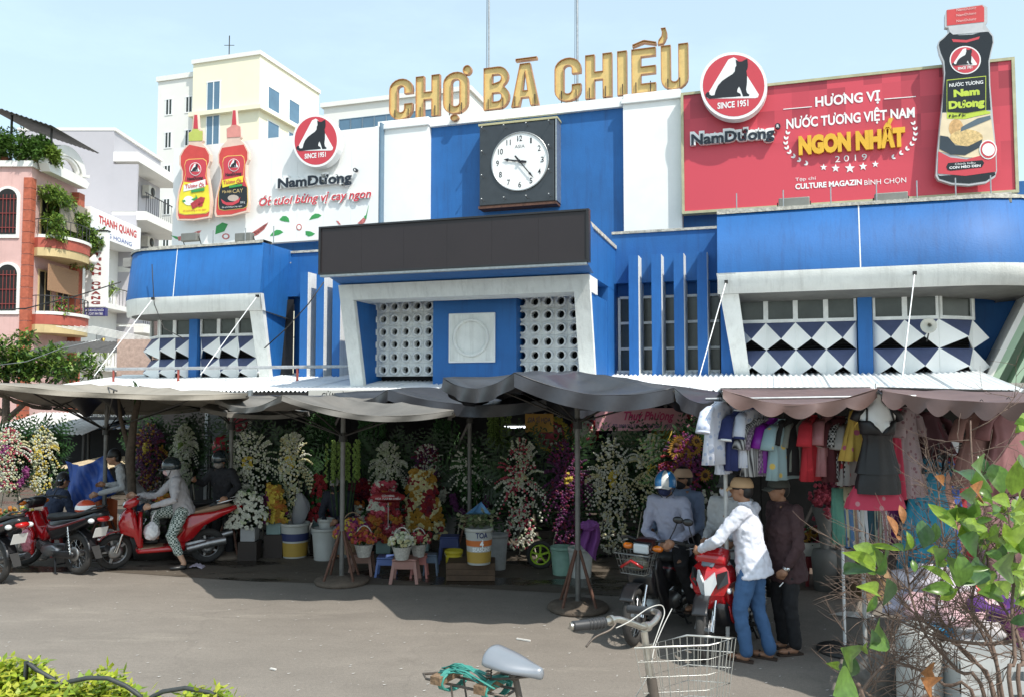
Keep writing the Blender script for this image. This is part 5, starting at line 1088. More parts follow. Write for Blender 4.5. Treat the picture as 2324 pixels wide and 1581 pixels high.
# torn beige hem and tie tapes
# brown clothes-stall awnings
def brown(label,a,b,c,d,sag,nsc):
    t=thing('stall_awning',label,'awning',tuple(a),0,'brown stall awnings'); a0=V(a); P=[V(x)-a0 for x in(a,b,c,d)]
    m=MB(); sheet(m,P[0],P[1],P[2],P[3],.12,24,12,edge=sag); cn=m.build('canopy',brownc,t); q=cn.modifiers.new('s','SOLIDIFY'); q.thickness=.006
    m=MB(); valance(m,P[0],P[1],.13,sag+.0,nsc,.45,80); m.build('valance',brownc,cn)
    for p in P[2:]: 
        m=MB(); m.cyl((p.x,p.y,-a0.z),(p.x,p.y,p.z),.022,8); m.build('pole',mat('pale painted pole',(.5,.5,.48),.5,var=.2),t)
    m=MB(); m.cyl(P[3],P[2],.02,6); m.build('ridge_bar',dsteel,t)
    for p,q in((P[3],P[0]),(P[2],P[1])):
        m=MB(); m.cyl(p-V((0,0,.03)),q-V((0,0,.03)),.014,6); m.cyl(V((p.x,p.y,p.z-.6)),p+(q-p)*.6-V((0,0,.05)),.014,6); m.build('bracket_arm',dsteel,t)
    return t
brown('brown stall awning sagging over the row of children clothes',at(1640,884,7.3),at(1992,882,7.1),at(1975,880,10.6),at(1635,882,10.8),.13,5)
brown('brown stall awning at the right edge over the dark blouses',at(2003,886,6.3),at(2450,905,5.4),at(2300,888,9.6),at(1990,880,10.3),.05,8)
# ================================================================ flowers
FLC={}
def fcol(n):
    c={'white':(.55,.55,.46),'yellow':(.50,.38,.05),'purple':(.09,.02,.08),'magenta':(.16,.015,.10),'pink':(.45,.19,.2),'orange':(.38,.12,.02),'red':(.22,.012,.018),'green':(.03,.09,.02),'lime':(.16,.24,.05),'cream':(.52,.48,.26),'gold':(.34,.18,.02),'pale':(.42,.46,.30),'maroon':(.13,.01,.03)}[n]
    return leafmat(n+' blossoms',c,.2,14,.15,.6)
def blossoms(mb,pts,size,nm=1,mis=None,rnd=random):
    for p in pts:
        s_=size*rnd.uniform(.6,1.25); a=rnd.uniform(0,PI); x=V((math.cos(a),0,math.sin(a)))*s_; y=V((-math.sin(a),0,math.cos(a)))*s_; n=V((rnd.uniform(-.4,.4),-1,rnd.uniform(0,.6)))*s_*.55
        p=V(p); mb.add([p+x,p+y,p-x,p-y,p+n,p+(x+y)*.55,p+(y-x)*.55,p-(x+y)*.55,p+(x-y)*.55],[(4,0,5),(4,5,1),(4,1,6),(4,6,2),(4,2,7),(4,7,3),(4,3,8),(4,8,0)],(rnd.choice(mis) if mis else rnd.randrange(nm)))
def frond(mb,base,a,L,w,droop=.3,mi=0,y=0,nl=9):
    """feathery palm frond in the x-z plane leaning at angle a"""
    b=V(base); d=V((math.cos(a),y,math.sin(a)))
    for k in range(nl):
        q=(k+1)/nl; p=b+d*L*q+V((0,0,-droop*L*q*q)); ln=w*math.sin(PI*min(.95,q*.9+.08))
        for s_ in(-1,1):
            e=V((-d.z*s_,-.15,d.x*s_))*ln+d*ln*.6; mb.add([p,p+e*.5+d*.018,p+e,p+e*.5-d*.018],[(0,1,2,3)],mi)
def ell(n,cx,cz,rx,rz,y=0,ry=.12,rnd=random,pw=.5):
    out=[]
    for _ in range(n):
        a=rnd.uniform(0,2*PI); q=rnd.random()**pw; out.append((cx+rx*q*math.cos(a),y-ry*math.sqrt(max(0,1-q*q))+rnd.uniform(-.04,.04),cz+rz*q*math.sin(a)))
    return out
gf1=leafmat('fern green',(.032,.085,.02),.3,12,.3); gf2=leafmat('dark palm green',(.014,.04,.012),.3,12,.25)
def wreath(label,px,pyc,w,h,Y,cols,centre=None,low=True,horse=None,ribbon=False,fern=gf1,n=260,seed=0,legs=True,loc=None,glad=False):
    rnd=random.Random(seed+px); c=at(px,pyc,Y); k=Y/1850; W=w*k/2; H=h*k/2; cz=c.z
    t=thing('flower_stand',label,'flower stand',(c.x,Y,0),0,'standing flower wreaths')
    m=MB()
    for i in range(34):
        a=rnd.uniform(-.3,PI+.3) if i<26 else rnd.uniform(PI,2*PI); L=(H*1.05 if math.sin(a)>0 else H*.9)*(abs(math.sin(a))+.0)+W*1.15*abs(math.cos(a)); 
        frond(m,(0,.03,cz+(.1 if i<26 else -.1)*H),a,L*rnd.uniform(.85,1.05),.13,rnd.uniform(0,.15),i%2)
    leaf_cloud(m,[((0,.02,cz),(W*1.05,.08,H*1.05))],900,.075,rnd=rnd,nm=2,shell=.1)
    m.build('foliage',[fern,gf2],t,kind='stuff')
    m=MB(); cl=[fcol(x) for x in cols]
    blossoms(m,ell(int(n*1.5),0,cz+H*.15,W*.6,H*.66,-.10,.16,rnd,.62),.021,len(cols),None,rnd)
    for i in range(34):      # orchid sprays, drooping outwards
        a=rnd.uniform(-.6,PI+.6); x0,z0=W*.3*math.cos(a),cz+H*.15+H*.25*math.sin(a); mi=rnd.randrange(len(cols))
        blossoms(m,[(x0+W*.62*q*math.cos(a),-.1-.03*q,z0+H*.6*q*math.sin(a)-.16*q*q) for q in [j/8 for j in range(9)]],.019,1,[mi],rnd)
    if low: blossoms(m,ell(int(n*.8),0,cz-H*.62,W*.55,H*.34,-.10,.14,rnd),.021,len(cols),None,rnd)
    m.build('blossoms',cl,t,kind='stuff')
    if centre: m=MB(); blossoms(m,ell(24,0,cz+H*.2,W*.17,H*.13,-.2,.06,rnd),.034,1,None,rnd); m.build('centre_blossoms',fcol(centre),t,kind='stuff')
    if horse:
        m=MB(); pts=[]
        for i in range(150):
            a=R(rnd.uniform(170,370)); rr=W*.72; pts.append((rr*math.cos(a)+rnd.uniform(-.045,.045),-.14+rnd.uniform(-.03,.03),cz-H*.35+rr*.95*math.sin(a)+rnd.uniform(-.03,.03)))
        blossoms(m,pts,.032,1,None,rnd); m.build('orchid_garland',fcol(horse),t,kind='stuff')
    if glad:
        m=MB()
        for i in range(9):
            x=rnd.uniform(-W*.4,W*.4); blossoms(m,[(x+.02*math.sin(j),-.1,cz+H*.3+j*.05) for j in range(int(H/.07))],.028,1,None,rnd)
        m.build('gladioli',fcol('lime'),t,kind='stuff')
    if legs:
        for s_,y in((-1,-.05),(1,-.05),(0,.35)):
            m=MB(); m.cyl((s_*.06,0,cz-H*.2),(s_*.26,y,0),.011,6); m.build('leg',mat('pale easel wood',(.42,.38,.3),.7,var=.2),t)
    if ribbon:
        m=MB(); 
        def f(i,j): a=i*2*PI; z=cz-H*.45-(cz-H*.45-.28)*j; r=.05+.07*math.sin(PI*min(1,j*1.3))+.02*math.sin(9*i+7*j); return (W*.35+r*math.cos(a)+.05*math.sin(5*j),-.2+r*.6*math.sin(a),z)
        m.grid(f,12,10); m.build('tulle_bow',mat('white tulle',(.36,.36,.38),.8,alpha=.6,var=.1),t)
    return t
WL=[('sunlit flower stand with magenta orchid centre, leftmost at the kerb',30,1035,112,165,13.9,['white','cream','pink','pale'],'magenta',1,'magenta',0),
('sunlit flower stand of yellow and white blossoms behind the parked motorbike',104,1035,88,172,14.1,['yellow','white','cream','pale'],'yellow',1,None,0),
('purple and yellow flower stand behind the woman on the red scooter',346,1035,88,190,14.2,['purple','purple','maroon','gold'],'yellow',1,None,0),
('white and green flower stand behind the helmet of the scooter rider',424,1025,72,160,14.2,['white','pale'],'lime',1,None,0),
('broad white orchid flower stand with yellow heart right of the man in black',572,1068,150,225,12.9,['white','white','pale'],'yellow',1,None,1),
('narrower white and yellow flower stand with tulle bow',668,1065,100,215,12.9,['white','cream','pale'],'yellow',1,None,1),
('pale white flower stand behind the seller at the centre',884,1070,95,180,13.4,['white','pale'],None,1,None,1),
('purple and white flower stand with white orchid garland',972,1080,100,190,13.4,['purple','white','maroon'],None,0,'white',0),
('dark green flower stand with white lilies and purple garland',1068,1090,105,210,12.9,['white','green','green'],None,0,'purple',0),
('tall white and pink flower stand right of the paint bucket',1180,1110,122,280,12.4,['white','pale','pink','white'],'cream',1,None,0),
('tall dark purple flower stand left of the big navy parasol pole',1286,1112,118,280,12.4,['purple','maroon','purple','magenta'],'yellow',1,None,0),
('tall white flower stand with yellow hearts right of the big navy parasol pole',1386,1112,128,285,12.4,['white','cream','white'],'yellow',1,None,0),
('white and yellow flower stand behind the helmeted motorcycle rider',1474,1085,110,250,12.4,['white','cream','cream'],'yellow',0,None,1)]
for i,(l,px,py,w,h,Y,cols,ce,low,ho,ri) in enumerate(WL): wreath(l,px,py,w,h,Y,cols,ce,low,ho,ri,seed=i)
wreath('flower stand of sunflowers over purple and red blossoms with palm fans',1550,1080,130,250,11.2,['magenta','purple','red','magenta'],None,1,None,0,seed=77)
# sunflowers
sf=[o for o in bpy.data.objects if o.get('label','').startswith('flower stand of sunflowers')][0]
pm=MB(); 
for k in range(14): a=2*PI*k/14; x=V((math.cos(a),0,math.sin(a))); y=V((-math.sin(a),0,math.cos(a))); pm.add([x*.025,x*.05+y*.014,x*.085-V((0,.01,0)),x*.05-y*.014],[(0,1,2,3)],0)
pm.lathe([(.032,0),(.03,.012),(.001,.018)],12,(0,0,0),(0,-1,0),mi=1,cap=False)
pme=pm.mesh('sunflower',[fcol('gold'),mat('sunflower heart',(.05,.02,.01),.9)])
for k in range(18):
    r_=random.Random(k); x=r_.uniform(-.24,.24); z=r_.uniform(.0,.48); o=link('sunflower',pme,sf,(x*(1.15-z),-.2,at(1550,1075,11.2).z+z),(r_.uniform(-.4,.4),r_.uniform(0,3),r_.uniform(-.5,.5))); o.scale=(1.15,)*3
# small floral arrangements, pots and baskets
whp=mat('white plastic',(.42,.42,.39),.45,var=.1); 
def bucket(label,px,py,w,h,mm,stripes=(),text=None,rim=True,cat='bucket',z0=0,grp='buckets of the flower stall',rz=0):
    g=gr(px,py,z0); k=g.y/1850; r=w*k/2; H=h*k; t=thing('bucket',label,cat,(g.x,g.y,z0),rz,grp)
    m=MB(); m.lathe([(r*.8,0),(r,H),(r*1.04,H),(r*1.04,H-.03),(r*.985,H-.04)] if 0 else [(r*.82,0),(r,H),(r*.95,H),(r*.78,.03)],22,(0,0,0),cap=False); m.add([(r*.8*math.cos(2*PI*i/20),r*.8*math.sin(2*PI*i/20),.03) for i in range(20)],[tuple(range(20))]); m.build('shell',mm,t)
    if rim: m=MB(); m.lathe([(r*1.0,H-.045),(r*1.05,H-.04),(r*1.05,H-.0),(r*1.0,H+.003)],22,cap=False); m.build('rim',mm,t)
    for (a,b,mt) in stripes:
        m=MB(); m.lathe([(r*(.82+.18*a)+.003,H*a),(r*(.82+.18*b)+.003,H*b)],22,cap=False); m.build('label_band',mt,t)
    m=MB(); m.tube([(r*math.cos(R(a))*1.05,-.02-r*.5*math.sin(R(a)),H-.02-r*.75*math.sin(R(a))) for a in range(0,181,20)],.005,5); m.build('handle',steel,t)
    return t,r,H
def curved_text(t,body,mm,r,z0,z1,wid,ang=-PI/2,bold=.03):
    v,f=tmesh(body,bold); a=min(p.x for p in v); b=max(p.x for p in v)
    MB().add([((r+.005)*math.cos(ang+((p.x-a)/(b-a)-.5)*wid/r),(r+.005)*math.sin(ang+((p.x-a)/(b-a)-.5)*wid/r),z0+p.y*(z1-z0)) for p in v],f).build('lettering',mm,t)
yel=mat('bucket yellow',(.42,.27,.05),.5,var=.1); nav=mat('bucket navy',(.03,.04,.12),.5); org=mat('bucket orange',(.55,.15,.03),.5)
bucket('yellow and white paint bucket left of the grey-brown parasol base',669,1262,64,76,whp,((.05,.45,yel),(.5,.72,nav)))
t,r,H=bucket('large white bucket beside the grey-brown parasol pole',737,1268,58,70,whp)
bucket('small pale tub standing on the large white bucket',740,1200,36,24,whp,z0=0.42)
t=thing('wooden_crate','brown wooden crate under the paint bucket','crate',tuple(gr(1068,1318)),0); m=MB(); m.bx(-.32,.32,0,.4,0,.24)
bev(m.build('box',mat('old brown crate',(.10,.06,.035),.8,var=.4,scale=6),t),.01)
for k in range(3):
    m=MB(); m.bx(-.325,.325,-.015,-.002,.01+k*.08,.08+k*.08); m.build('plank',mat('old brown crate',(.10,.06,.035)),t)
t,r,H=bucket('paint bucket with orange band and lettering on the brown crate',1087,1277,62,80,whp,((.06,.36,yel),(.52,.68,org)),z0=.25)
curved_text(t,'TOA',nav,r*.96,H*.76,H*.9,.16,-PI/2+.25); curved_text(t,'4',whitep,r*.93,H*.5,H*.7,.05,-PI/2+.25); curved_text(t,'SEASONS',whitep,r*.9,H*.39,H*.49,.24,-PI/2+.25)
bucket('bright yellow bucket left of the brown crate',1030,1300,40,52,mat('bucket bright yellow',(.6,.48,.03),.5))
bucket('tall grey bin right of the paint bucket',1128,1290,48,78,mat('grey bin',(.3,.3,.29),.6,var=.3))
bucket('pale green bucket with flower stems',1276,1302,52,62,mat('pale green plastic',(.25,.42,.33),.5,var=.3))
bucket('grey-white bucket right of the green one',1318,1308,56,66,mat('worn white plastic',(.5,.49,.45),.6,var=.3))
def stool(label,px,py,w,h,mm,rz=0):
    g=gr(px,py); k=g.y/1850; W_=w*k/2; H=h*k; t=thing('plastic_stool',label,'stool',(g.x,g.y,0),rz,'plastic stools of the flower stall')
    m=MB(); m.bx(-W_*.82,W_*.82,-W_*.82,W_*.82,H-.03,H); bev(m.build('seat',mm,t),.012)
    for sx in(-1,1):
        for sy in(-1,1):
            m=MB(); m.add([(sx*W_*a,sy*W_*b,z) for z,q in((0,1),(H-.03,.78)) for a,b in((q,q),(q-.22,q),(q-.22,q-.22),(q,q-.22))],[(0,1,2,3),(4,7,6,5),(0,4,5,1),(1,5,6,2),(2,6,7,3),(3,7,4,0)]); m.build('leg',mm,t)
    for s_ in(-1,1):
        m=MB(); m.bx(-W_*.62,W_*.62,s_*W_*.8-.006,s_*W_*.8+.006,H*.6,H-.03); m.build('apron',mm,t)
    return t,H
st={}
for key,l,px,py,w,h,c in (('a','dusty brown plastic stool under the orange flower basket',822,1302,56,48,(.22,.12,.09)),('b','blue plastic stool left of the pinkish one',876,1305,46,44,(.10,.16,.38)),('c','pinkish brown plastic stool nearest the road',920,1318,66,54,(.33,.17,.14)),('d','salmon pink plastic stool right of the nearest one',952,1308,40,50,(.45,.16,.14)),('e','blue-grey plastic stool at the right end of the row',978,1302,34,46,(.12,.17,.24)),('f','dark blue plastic stool behind the crate',1020,1275,50,60,(.05,.07,.2))):
    st[key]=stool(l,px,py,w,h,mat(l.split(' plastic')[0]+' plastic',c,.5,var=.12))
def basket(label,px,py,z0,r,cols,hh=.16,hand=True,n=70,size=.03,cat='flower basket',wick=(.55,.53,.48),foli=True,Y=None):
    g=gr(px,py,z0) if Y is None else at(px,py,Y)
    if Y: g.z=z0
    rnd=random.Random(px); t=thing('flower_basket',label,cat,tuple(g),0,'flower baskets of the stall')
    m=MB(); m.lathe([(r*.55,0),(r*.85,hh),(r*.9,hh+.01),(r*.8,hh)],14,cap=False)
    m.build('basket',mat('wicker%.2f'%wick[0],wick,.8,var=.3,scale=40,bump=.8,bscale=90),t)
    if hand: m=MB(); m.tube([(r*.85*math.cos(R(a)),0,hh+r*1.7*math.sin(R(a))) for a in range(0,181,15)],.008,6); m.build('handle',mat('wicker%.2f'%wick[0],wick),t)
    m=MB(); leaf_cloud(m,[((0,0,hh+r*.4),(r*1.15,r*.8,r*.6))],110,.05,rnd=rnd); m.build('foliage',gf1,t,kind='stuff')
    m=MB(); pts=[]
    for _ in range(n):
        d=V((rnd.gauss(0,1),-abs(rnd.gauss(0,1)),abs(rnd.gauss(0,1))*.8)).normalized(); pts.append((d.x*r*1.1,d.y*r*.8,hh+r*.25+d.z*r*.95))
    blossoms(m,pts,size,len(cols),None,rnd); m.build('blossoms',[fcol(c) for c in cols],t,kind='stuff'); return t
basket('small basket of orange roses on the brown stool',826,1262,st['a'][1],.15,['orange','red','orange','pink'])
basket('small white basket of cream roses on the pinkish stool',912,1268,st['c'][1],.15,['cream','pale','white'])
basket('small white basket of pink and cream roses on the salmon stool',950,1262,st['d'][1],.13,['pink','cream','red'])
basket('basket of orange and pink lilies behind the brown stool',800,1255,.25,.22,['orange','pink','magenta','yellow'],.2,True,110,.045,wick=(.3,.2,.12))
def spray(label,px,py,z0,w,h,cols,n=260,size=.036,name='flower_arrangement',vase=(.16,.24,.23),yo=0,shape='cone'):
    g=gr(px,py,0); g.z=z0; k=g.y/1850; W_=w*k/2; H=h*k; rnd=random.Random(px+n); t=thing(name,label,'flower arrangement',tuple(g),0,'large flower arrangements')
    if z0>.02: m=MB(); m.bx(-.14,.14,-.12,.14,-z0,-.004); m.build('stand',mat('dark stand wood',(.04,.03,.025),.8),t)
    m=MB(); m.bx(-.11,.11,-.11,.11,0,.2); bev(m.build('vase',mat('pale turquoise vase%.1f'%vase[0],vase,.5,var=.1),t),.01)
    m=MB(); leaf_cloud(m,[((0,.03,.22+H*.35),(W_,.15,H*.4)),((0,.03,.22+H*.7),(W_*.5,.12,H*.3))],300,.08,rnd=rnd,nm=2); m.build('foliage',[gf1,gf2],t,kind='stuff')
    m=MB(); nc=len(cols)
    for _ in range(n):
        q=rnd.random(); ww=W_*(1-.55*q); x=rnd.uniform(-ww,ww); z=.2+H*q; y=-.16*math.sqrt(max(0,1-(x/ww)**2))-.03; ci=min(nc-1,int(noise.noise(V((x*5+px,0,z*5)))*1.2*nc/2+nc/2+rnd.uniform(-.6,.6))) ; ci=max(0,ci)
        blossoms(m,[(x,y,z)],size,1,[ci],rnd)
    m.build('blossoms',[fcol(c) for c in cols],t,kind='stuff')
    m=MB()
    for _ in range(7): x=rnd.uniform(-W_*.5,W_*.5); m.tube([(x*.3,-.05,H*.8),(x*.7,-.08,H*1.05),(x+.05*math.sin(x*40),-.06,H*1.25)],.005,4)
    m.build('twigs',whp,t,kind='stuff'); return t
spray('large rose arrangement of pink, white and orange under the oval red card',872,1268,.1,100,130,['pink','white','pink','red','orange','gold'],430,.04)
spray('tall arrangement of yellow orchids, white lilies and dark red blossoms',958,1262,.1,110,150,['gold','gold','cream','red','maroon'],430,.042)
spray('small purple and white lily bouquet left of the rose arrangement',812,1250,.1,60,70,['magenta','white','orange'],120,.035)
spray('bright orange and yellow flower bouquet between two white stands',624,1262,.35,62,80,['orange','gold','yellow','magenta'],220,.04)
spray('bunch of red roses in a bucket behind the seller',728,1250,.3,56,100,['red','red','green'],120,.04)
spray('lower white orchid cluster under the broad white stand',566,1268,.28,110,80,['white','white','pale'],220,.03,vase=(.3,.3,.3))
spray('cluster of golden marigold leaves beside the man in black',520,1250,.3,60,90,['gold','orange','gold'],160,.05)
spray('dark red anthurium bunch at the back of the stall',820,1236,.45,90,60,['red','maroon','red'],140,.04)
# oval red card
c=at(881,1127,11.9); t=thing('gift_card','oval red gift card with white lettering above the rose arrangement','card',tuple(c)); k=12/1850
m=MB(); m.lathe([(1,0),(1,.01)],28,(0,0,0),(0,-1,0)); o=m.build('card',mat('card red',(.5,.04,.05),.5),t); o.scale=(.25,1,.075)
lettering('lettering','CỬA HÀNG',whitep,t,-.09,.09,.008,.036,-.014,bold=0); lettering('lettering','HOA TƯƠI BÀ CHIỂU',whitep,t,-.18,.18,-.035,-.006,-.014,bold=0)
m=MB(); m.cyl((0,.005,-.07),(0,.03,-.45),.006,5); m.build('stick',whp,t)
# kale in paint bucket
c=gr(1083,1277,.25); t=thing('ornamental_kale','heads of pale green kale standing in the paint bucket','plants',(c.x,c.y,.25+.52)); m=MB(); leaf_cloud(m,[((-.13,0,.05),(.15,.14,.1)),((.1,-.02,.06),(.15,.14,.1)),((0,.05,.1),(.12,.1,.1))],240,.09,elong=1,nm=2); m.build('foliage',[leafmat('kale green',(.22,.30,.14)),leafmat('kale pale',(.42,.42,.26))],t,kind='stuff')
m=MB(); m.add([(-.16,0,.12),(.18,-.05,.13),(.05,.05,.28),(-.05,-.12,.16)],[(0,1,2),(0,3,1),(0,2,3)]); m.build('wrapping_paper',mat('blue paper',(.10,.25,.45),.6),t)
# bundles of tall green stalks
for i,(px,py,w,h,Y,cl,l) in enumerate(((778,1060,70,125,12.6,'lime','pale green snapdragon bunch catching the sun behind the seller'),(845,1020,60,190,13.6,'green','tall bundle of green gladiolus stalks right of the seller'),(728,1000,60,170,13.8,'green','tall bundle of green stalks left of the parasol pole'),(1133,990,50,120,13.6,'lime','bundle of yellow-green gladioli behind the white lilies'),(1012,1020,60,140,14,'green','dark green stalk bundle at the back of the stall'))):
    c=at(px,py,Y); k=Y/1850; t=thing('stalk_bundle',l,'flowers',(c.x,Y,0),0,'bundles of tall stalks'); rnd=random.Random(i); m=MB()
    for _ in range(26):
        x=rnd.uniform(-w/2,w/2)*k; y=rnd.uniform(-.1,.1); zt_=c.z+h/2*k*rnd.uniform(.75,1); zb_=c.z-h/2*k; m.cyl((x*.5,y,zb_-.3),(x,y,zt_-.25),.005,4,1)
        blossoms(m,[(x+.015*math.sin(j*2),y-.01,zt_-j*.035) for j in range(int(h*k/.05))],.024,1,[0],rnd)
    m.build('stalks',[fcol(cl),gf1],t,kind='stuff'); b=MB(); b.lathe([(.15,0),(.19,.4),(.18,.4),(.14,.03)],16,cap=False); b.build('bucket',mat('dull bucket',(.2,.2,.19),.6),t)
    m=MB(); m.lathe([(.06,0),(.02,.01)],8,(0,0,0)) 
# added dark sheets that keep sky light off the stalls behind the parasols
ez=2.47
def shade_sheet(label,x0,y0,x1,y1):
    e0=Lw((V((x0,18,0))-P0).dot(U),3.45,0); 
    def eave(x): 
        u=(x+N.x*-3.45*1)/U.x if 0 else (x-N.x*3.45)/U.x; return Lw(u,3.45,ez)
    a,b=V((x0,y0,2.44)),V((x1,y1,2.44)); c,d=eave(x1),eave(x0); t=thing('added_shade_sheet',label,'tarpaulin',tuple(a),0,'tarpaulins behind the parasols'); m=MB(); sheet(m,a-a,b-a,c-a,d-a,.03,14,10,wr=.006); q=m.build('cloth',navyc,t); q.modifiers.new('s','SOLIDIFY').thickness=.004
    m=MB(); m.tube([V((0,0,0)),b-a],.006,5); m.build('rope',dsteel,t)
shade_sheet('dark tarpaulin stretched behind the beige parasol to the awning',-5.6,13.6,-3.2,13.3); shade_sheet('dark tarpaulin stretched behind the grey-brown parasol',-3.15,12.3,-.6,13.1)
shade_sheet('dark tarpaulin stretched behind the lower navy parasol',-.55,13.2,1.6,12.6); shade_sheet('dark tarpaulin stretched behind the big navy parasol',1.65,11.0,3.0,11.0); shade_sheet('dark tarpaulin stretched behind the left brown awning',3.05,10.6,5.4,10.3); shade_sheet('dark tarpaulin stretched behind the right brown awning',5.45,9.9,9.5,9.2)
# added dark boards that block light and stand in for the deep shade
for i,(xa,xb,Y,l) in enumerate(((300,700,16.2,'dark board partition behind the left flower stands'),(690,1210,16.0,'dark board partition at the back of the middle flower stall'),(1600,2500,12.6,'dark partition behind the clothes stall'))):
    a=at(xa,1200,Y); b=at(xb,1200,Y); t=thing('added_shade_board',l,'partition',(a.x,Y,0)); n=int((b.x-a.x)/.9)+1; w=(b.x-a.x)/n
    for q in range(n): m=MB(); m.bx(q*w+.006,(q+1)*w-.006,0,.04,0,2.5); m.build('board',mat('shade black board',(.018,.016,.015),.85,var=.5,scale=3),t)
# hanging ring decorations and the pink banner on a dark backdrop
t=thing('backdrop_cloth','dark navy cloth dotted with small white flowers behind the wreaths','cloth',tuple(at(1195,1290,14.2)*1),0); t.location.z=0
c0_,c1_=at(1195,1300,14.2),at(1640,920,14.2)
m=MB(); m.grid(lambda i,j:((c1_.x-c0_.x)*i,.04*math.sin(i*40),(2.45-.9)*j+.9),60,2); m.build('cloth',mat('dark navy cloth',(.012,.014,.03),.9,var=.3),t)
m=MB(); rnd=random.Random(5)
fl=MB(); fl.lathe([(.035,0),(.036,.004),(.018,.006),(.002,.004)],10,(0,0,0),(0,-1,0),cap=False); fm_=fl.mesh('white_flower',whp)
for i in range(15):
    for j in range(6):
        link('white_flower',fm_,t,((c1_.x-c0_.x)*(i+.5+(j%2)*.5)/15.6,-.06,1.42+j*.17+rnd.uniform(-.03,.03)))
def ringdeco(label,px,py,r,c1,c2,Y=13.9):
    c=at(px,py,Y); t=thing('ring_wreath',label,'wreath',tuple(c),0,'round paper wreaths on the dark cloth'); k=Y/1850*r
    m=MB(); blossoms(m,[(k*.86*math.cos(R(a)),-.02,k*.86*math.sin(R(a))) for a in range(0,360,14)],k*.17,1); m.build('outer_blossoms',fcol(c1),t,kind='stuff')
    m=MB(); m.lathe([(k*.72,0),(k*.72,.015)],24,(0,0,0),(0,-1,0)); m.build('disc',fcol(c2),t)
    m=MB(); blossoms(m,[(k*.5*math.cos(R(a)),-.04,k*.5*math.sin(R(a))) for a in range(0,360,30)],k*.12,1); m.build('inner_blossoms',fcol('white' if c2!='white' else 'pink'),t,kind='stuff')
ringdeco('round paper wreath with yellow rim and pink centre',1251,985,42,'yellow','pink'); ringdeco('round paper wreath with red rim and yellow tips',1325,978,36,'red','white')
ringdeco('round white paper wreath under the pink banner',1424,988,36,'white','pale'); ringdeco('round red paper wreath with yellow centre at the right',1512,990,42,'red','yellow')
ringdeco('round pink and white paper wreath hanging above the man in black',541,955,32,'white','pink',13.9)
t=board('stall_banner','pink stall banner with script lettering and telephone numbers under the navy parasol',1352,1606,925,976,13.0,mat('banner pink',(.62,.30,.32),.6),'2 - 3 - 4 - ĐT: 0908 235 333 - 08 3841 0654 - 0912 837 533 (GẶP MƯỜI)',nav,'banner',rel=(.02,.97,.12,.28))
lettering('lettering','Thuý Phượng',mat('script red',(.5,.03,.12),.5),t,.45,1.25,.17,.30,-.006,bold=.03,shear=.35)
m=MB(); blossoms(m,ell(30,1.55,.2,.14,.12,-.01,.01),.04,2); m.build('printed_roses',[fcol('red'),gf1],t,kind='stuff')
board('stall_notice','small orange-yellow notice board left of the pink banner',1192,1256,938,980,12.8,mat('notice orange',(.5,.27,.05),.6),'GIÁ SỈ HOA',nav,rel=(.1,.9,.55,.8))
t=thing('round_lantern','glossy dark red round balloon on a stick behind the man in black','balloon',tuple(at(506,1012,13.2))); m=MB(); m.sph((0,0,0),(.17,.16,.19),18,12); m.build('balloon',mat('glossy red balloon',(.35,.02,.04),.15),t); m=MB(); m.cyl((0,0,-.18),(.03,0,-.6),.008,5); m.build('stick',dsteel,t)
for i,(px,py,w,Y,l) in enumerate(((1168,968,55,15.5,'lit fluorescent tube under the navy parasols, left of the notice'),(1035,1053,20,16,'small lit tube far back in the dark hall'),(1228,973,20,15.6,'short lit fluorescent tube behind the notice board'))):
    c=at(px,py,Y); k=Y/1850*w/2; t=thing('tube_lamp',l,'lamp',tuple(c),0,'fluorescent tubes'); m=MB(); m.cyl((-k,0,0),(k,0,0),.018,8); m.build('tube',mat('lit tube',(.9,.95,1),.5,var=0,emit=3),t); m=MB(); m.bx(-k,k,-.02,.02,.022,.06); m.build('fitting',whp,t)
# roller shutter at the left end
a=at(468,1250,15.5); t=thing('roller_shutter','grey slatted roller shutter behind the man in black','shutter',(a.x,15.5,0)); zb_=.1
sm=MB(); sm.bx(0,.75,0,.03,0,.075); sme=sm.mesh('slat',mat('shutter grey',(.22,.22,.21),.5,metal=.4,var=.3))
for k in range(29): link('slat',sme,t,(0,0,.05+k*.085),(.25,0,0))
m=MB(); m.bx(-.06,-.001,-.04,.06,0,2.55); m.build('guide_rail',steel,t); m=MB(); m.bx(.751,.81,-.04,.06,0,2.55); m.build('guide_rail',steel,t)
# hanging bare tinsel and odds: steel scaffold rack and blue tarpaulin at the left
a=gr(255,1236); b=gr(372,1236); t=thing('steel_rack','dark steel tube rack behind the blue tarpaulin','rack',(a.x,14.2,0)); w=b.x-a.x+.2; zt_=at(250,985,14.2).z
for x in(0,w*.5,w):
    for y in(0,.8): m=MB(); m.cyl((x,y,0),(x,y,zt_),.022,6); m.build('upright',dsteel,t)
for z in(.5,1.0,1.35,zt_-.28,zt_-.14,zt_):
    for y in(0,.8): m=MB(); m.cyl((0,y,z),(w,y,z),.018,6); m.build('rail',dsteel,t)
tarp=mat('blue tarpaulin',(.02,.07,.30),.45,var=.3,scale=3,bump=.5,bscale=9)
t=thing('blue_tarpaulin','blue tarpaulin draped diagonally behind the parked motorbike','tarpaulin',tuple(at(190,1100,13.4)))
o_=at(190,1100,13.4); cc_=[at(148,1045,13.5)-o_,at(243,1018,13.2)-o_,at(262,1118,13.0)-o_,at(160,1165,13.2)-o_]
m=MB(); m.grid(lambda i,j:(lambda p:p+V((0,.08*math.sin(9*i+6*j)+.03*math.sin(31*i),-.16*4*i*(1-i)*(1-j))))(cc_[0]*(1-i)*(1-j)+cc_[1]*i*(1-j)+cc_[2]*i*j+cc_[3]*(1-i)*j),24,18); q=m.build('cloth',tarp,t)
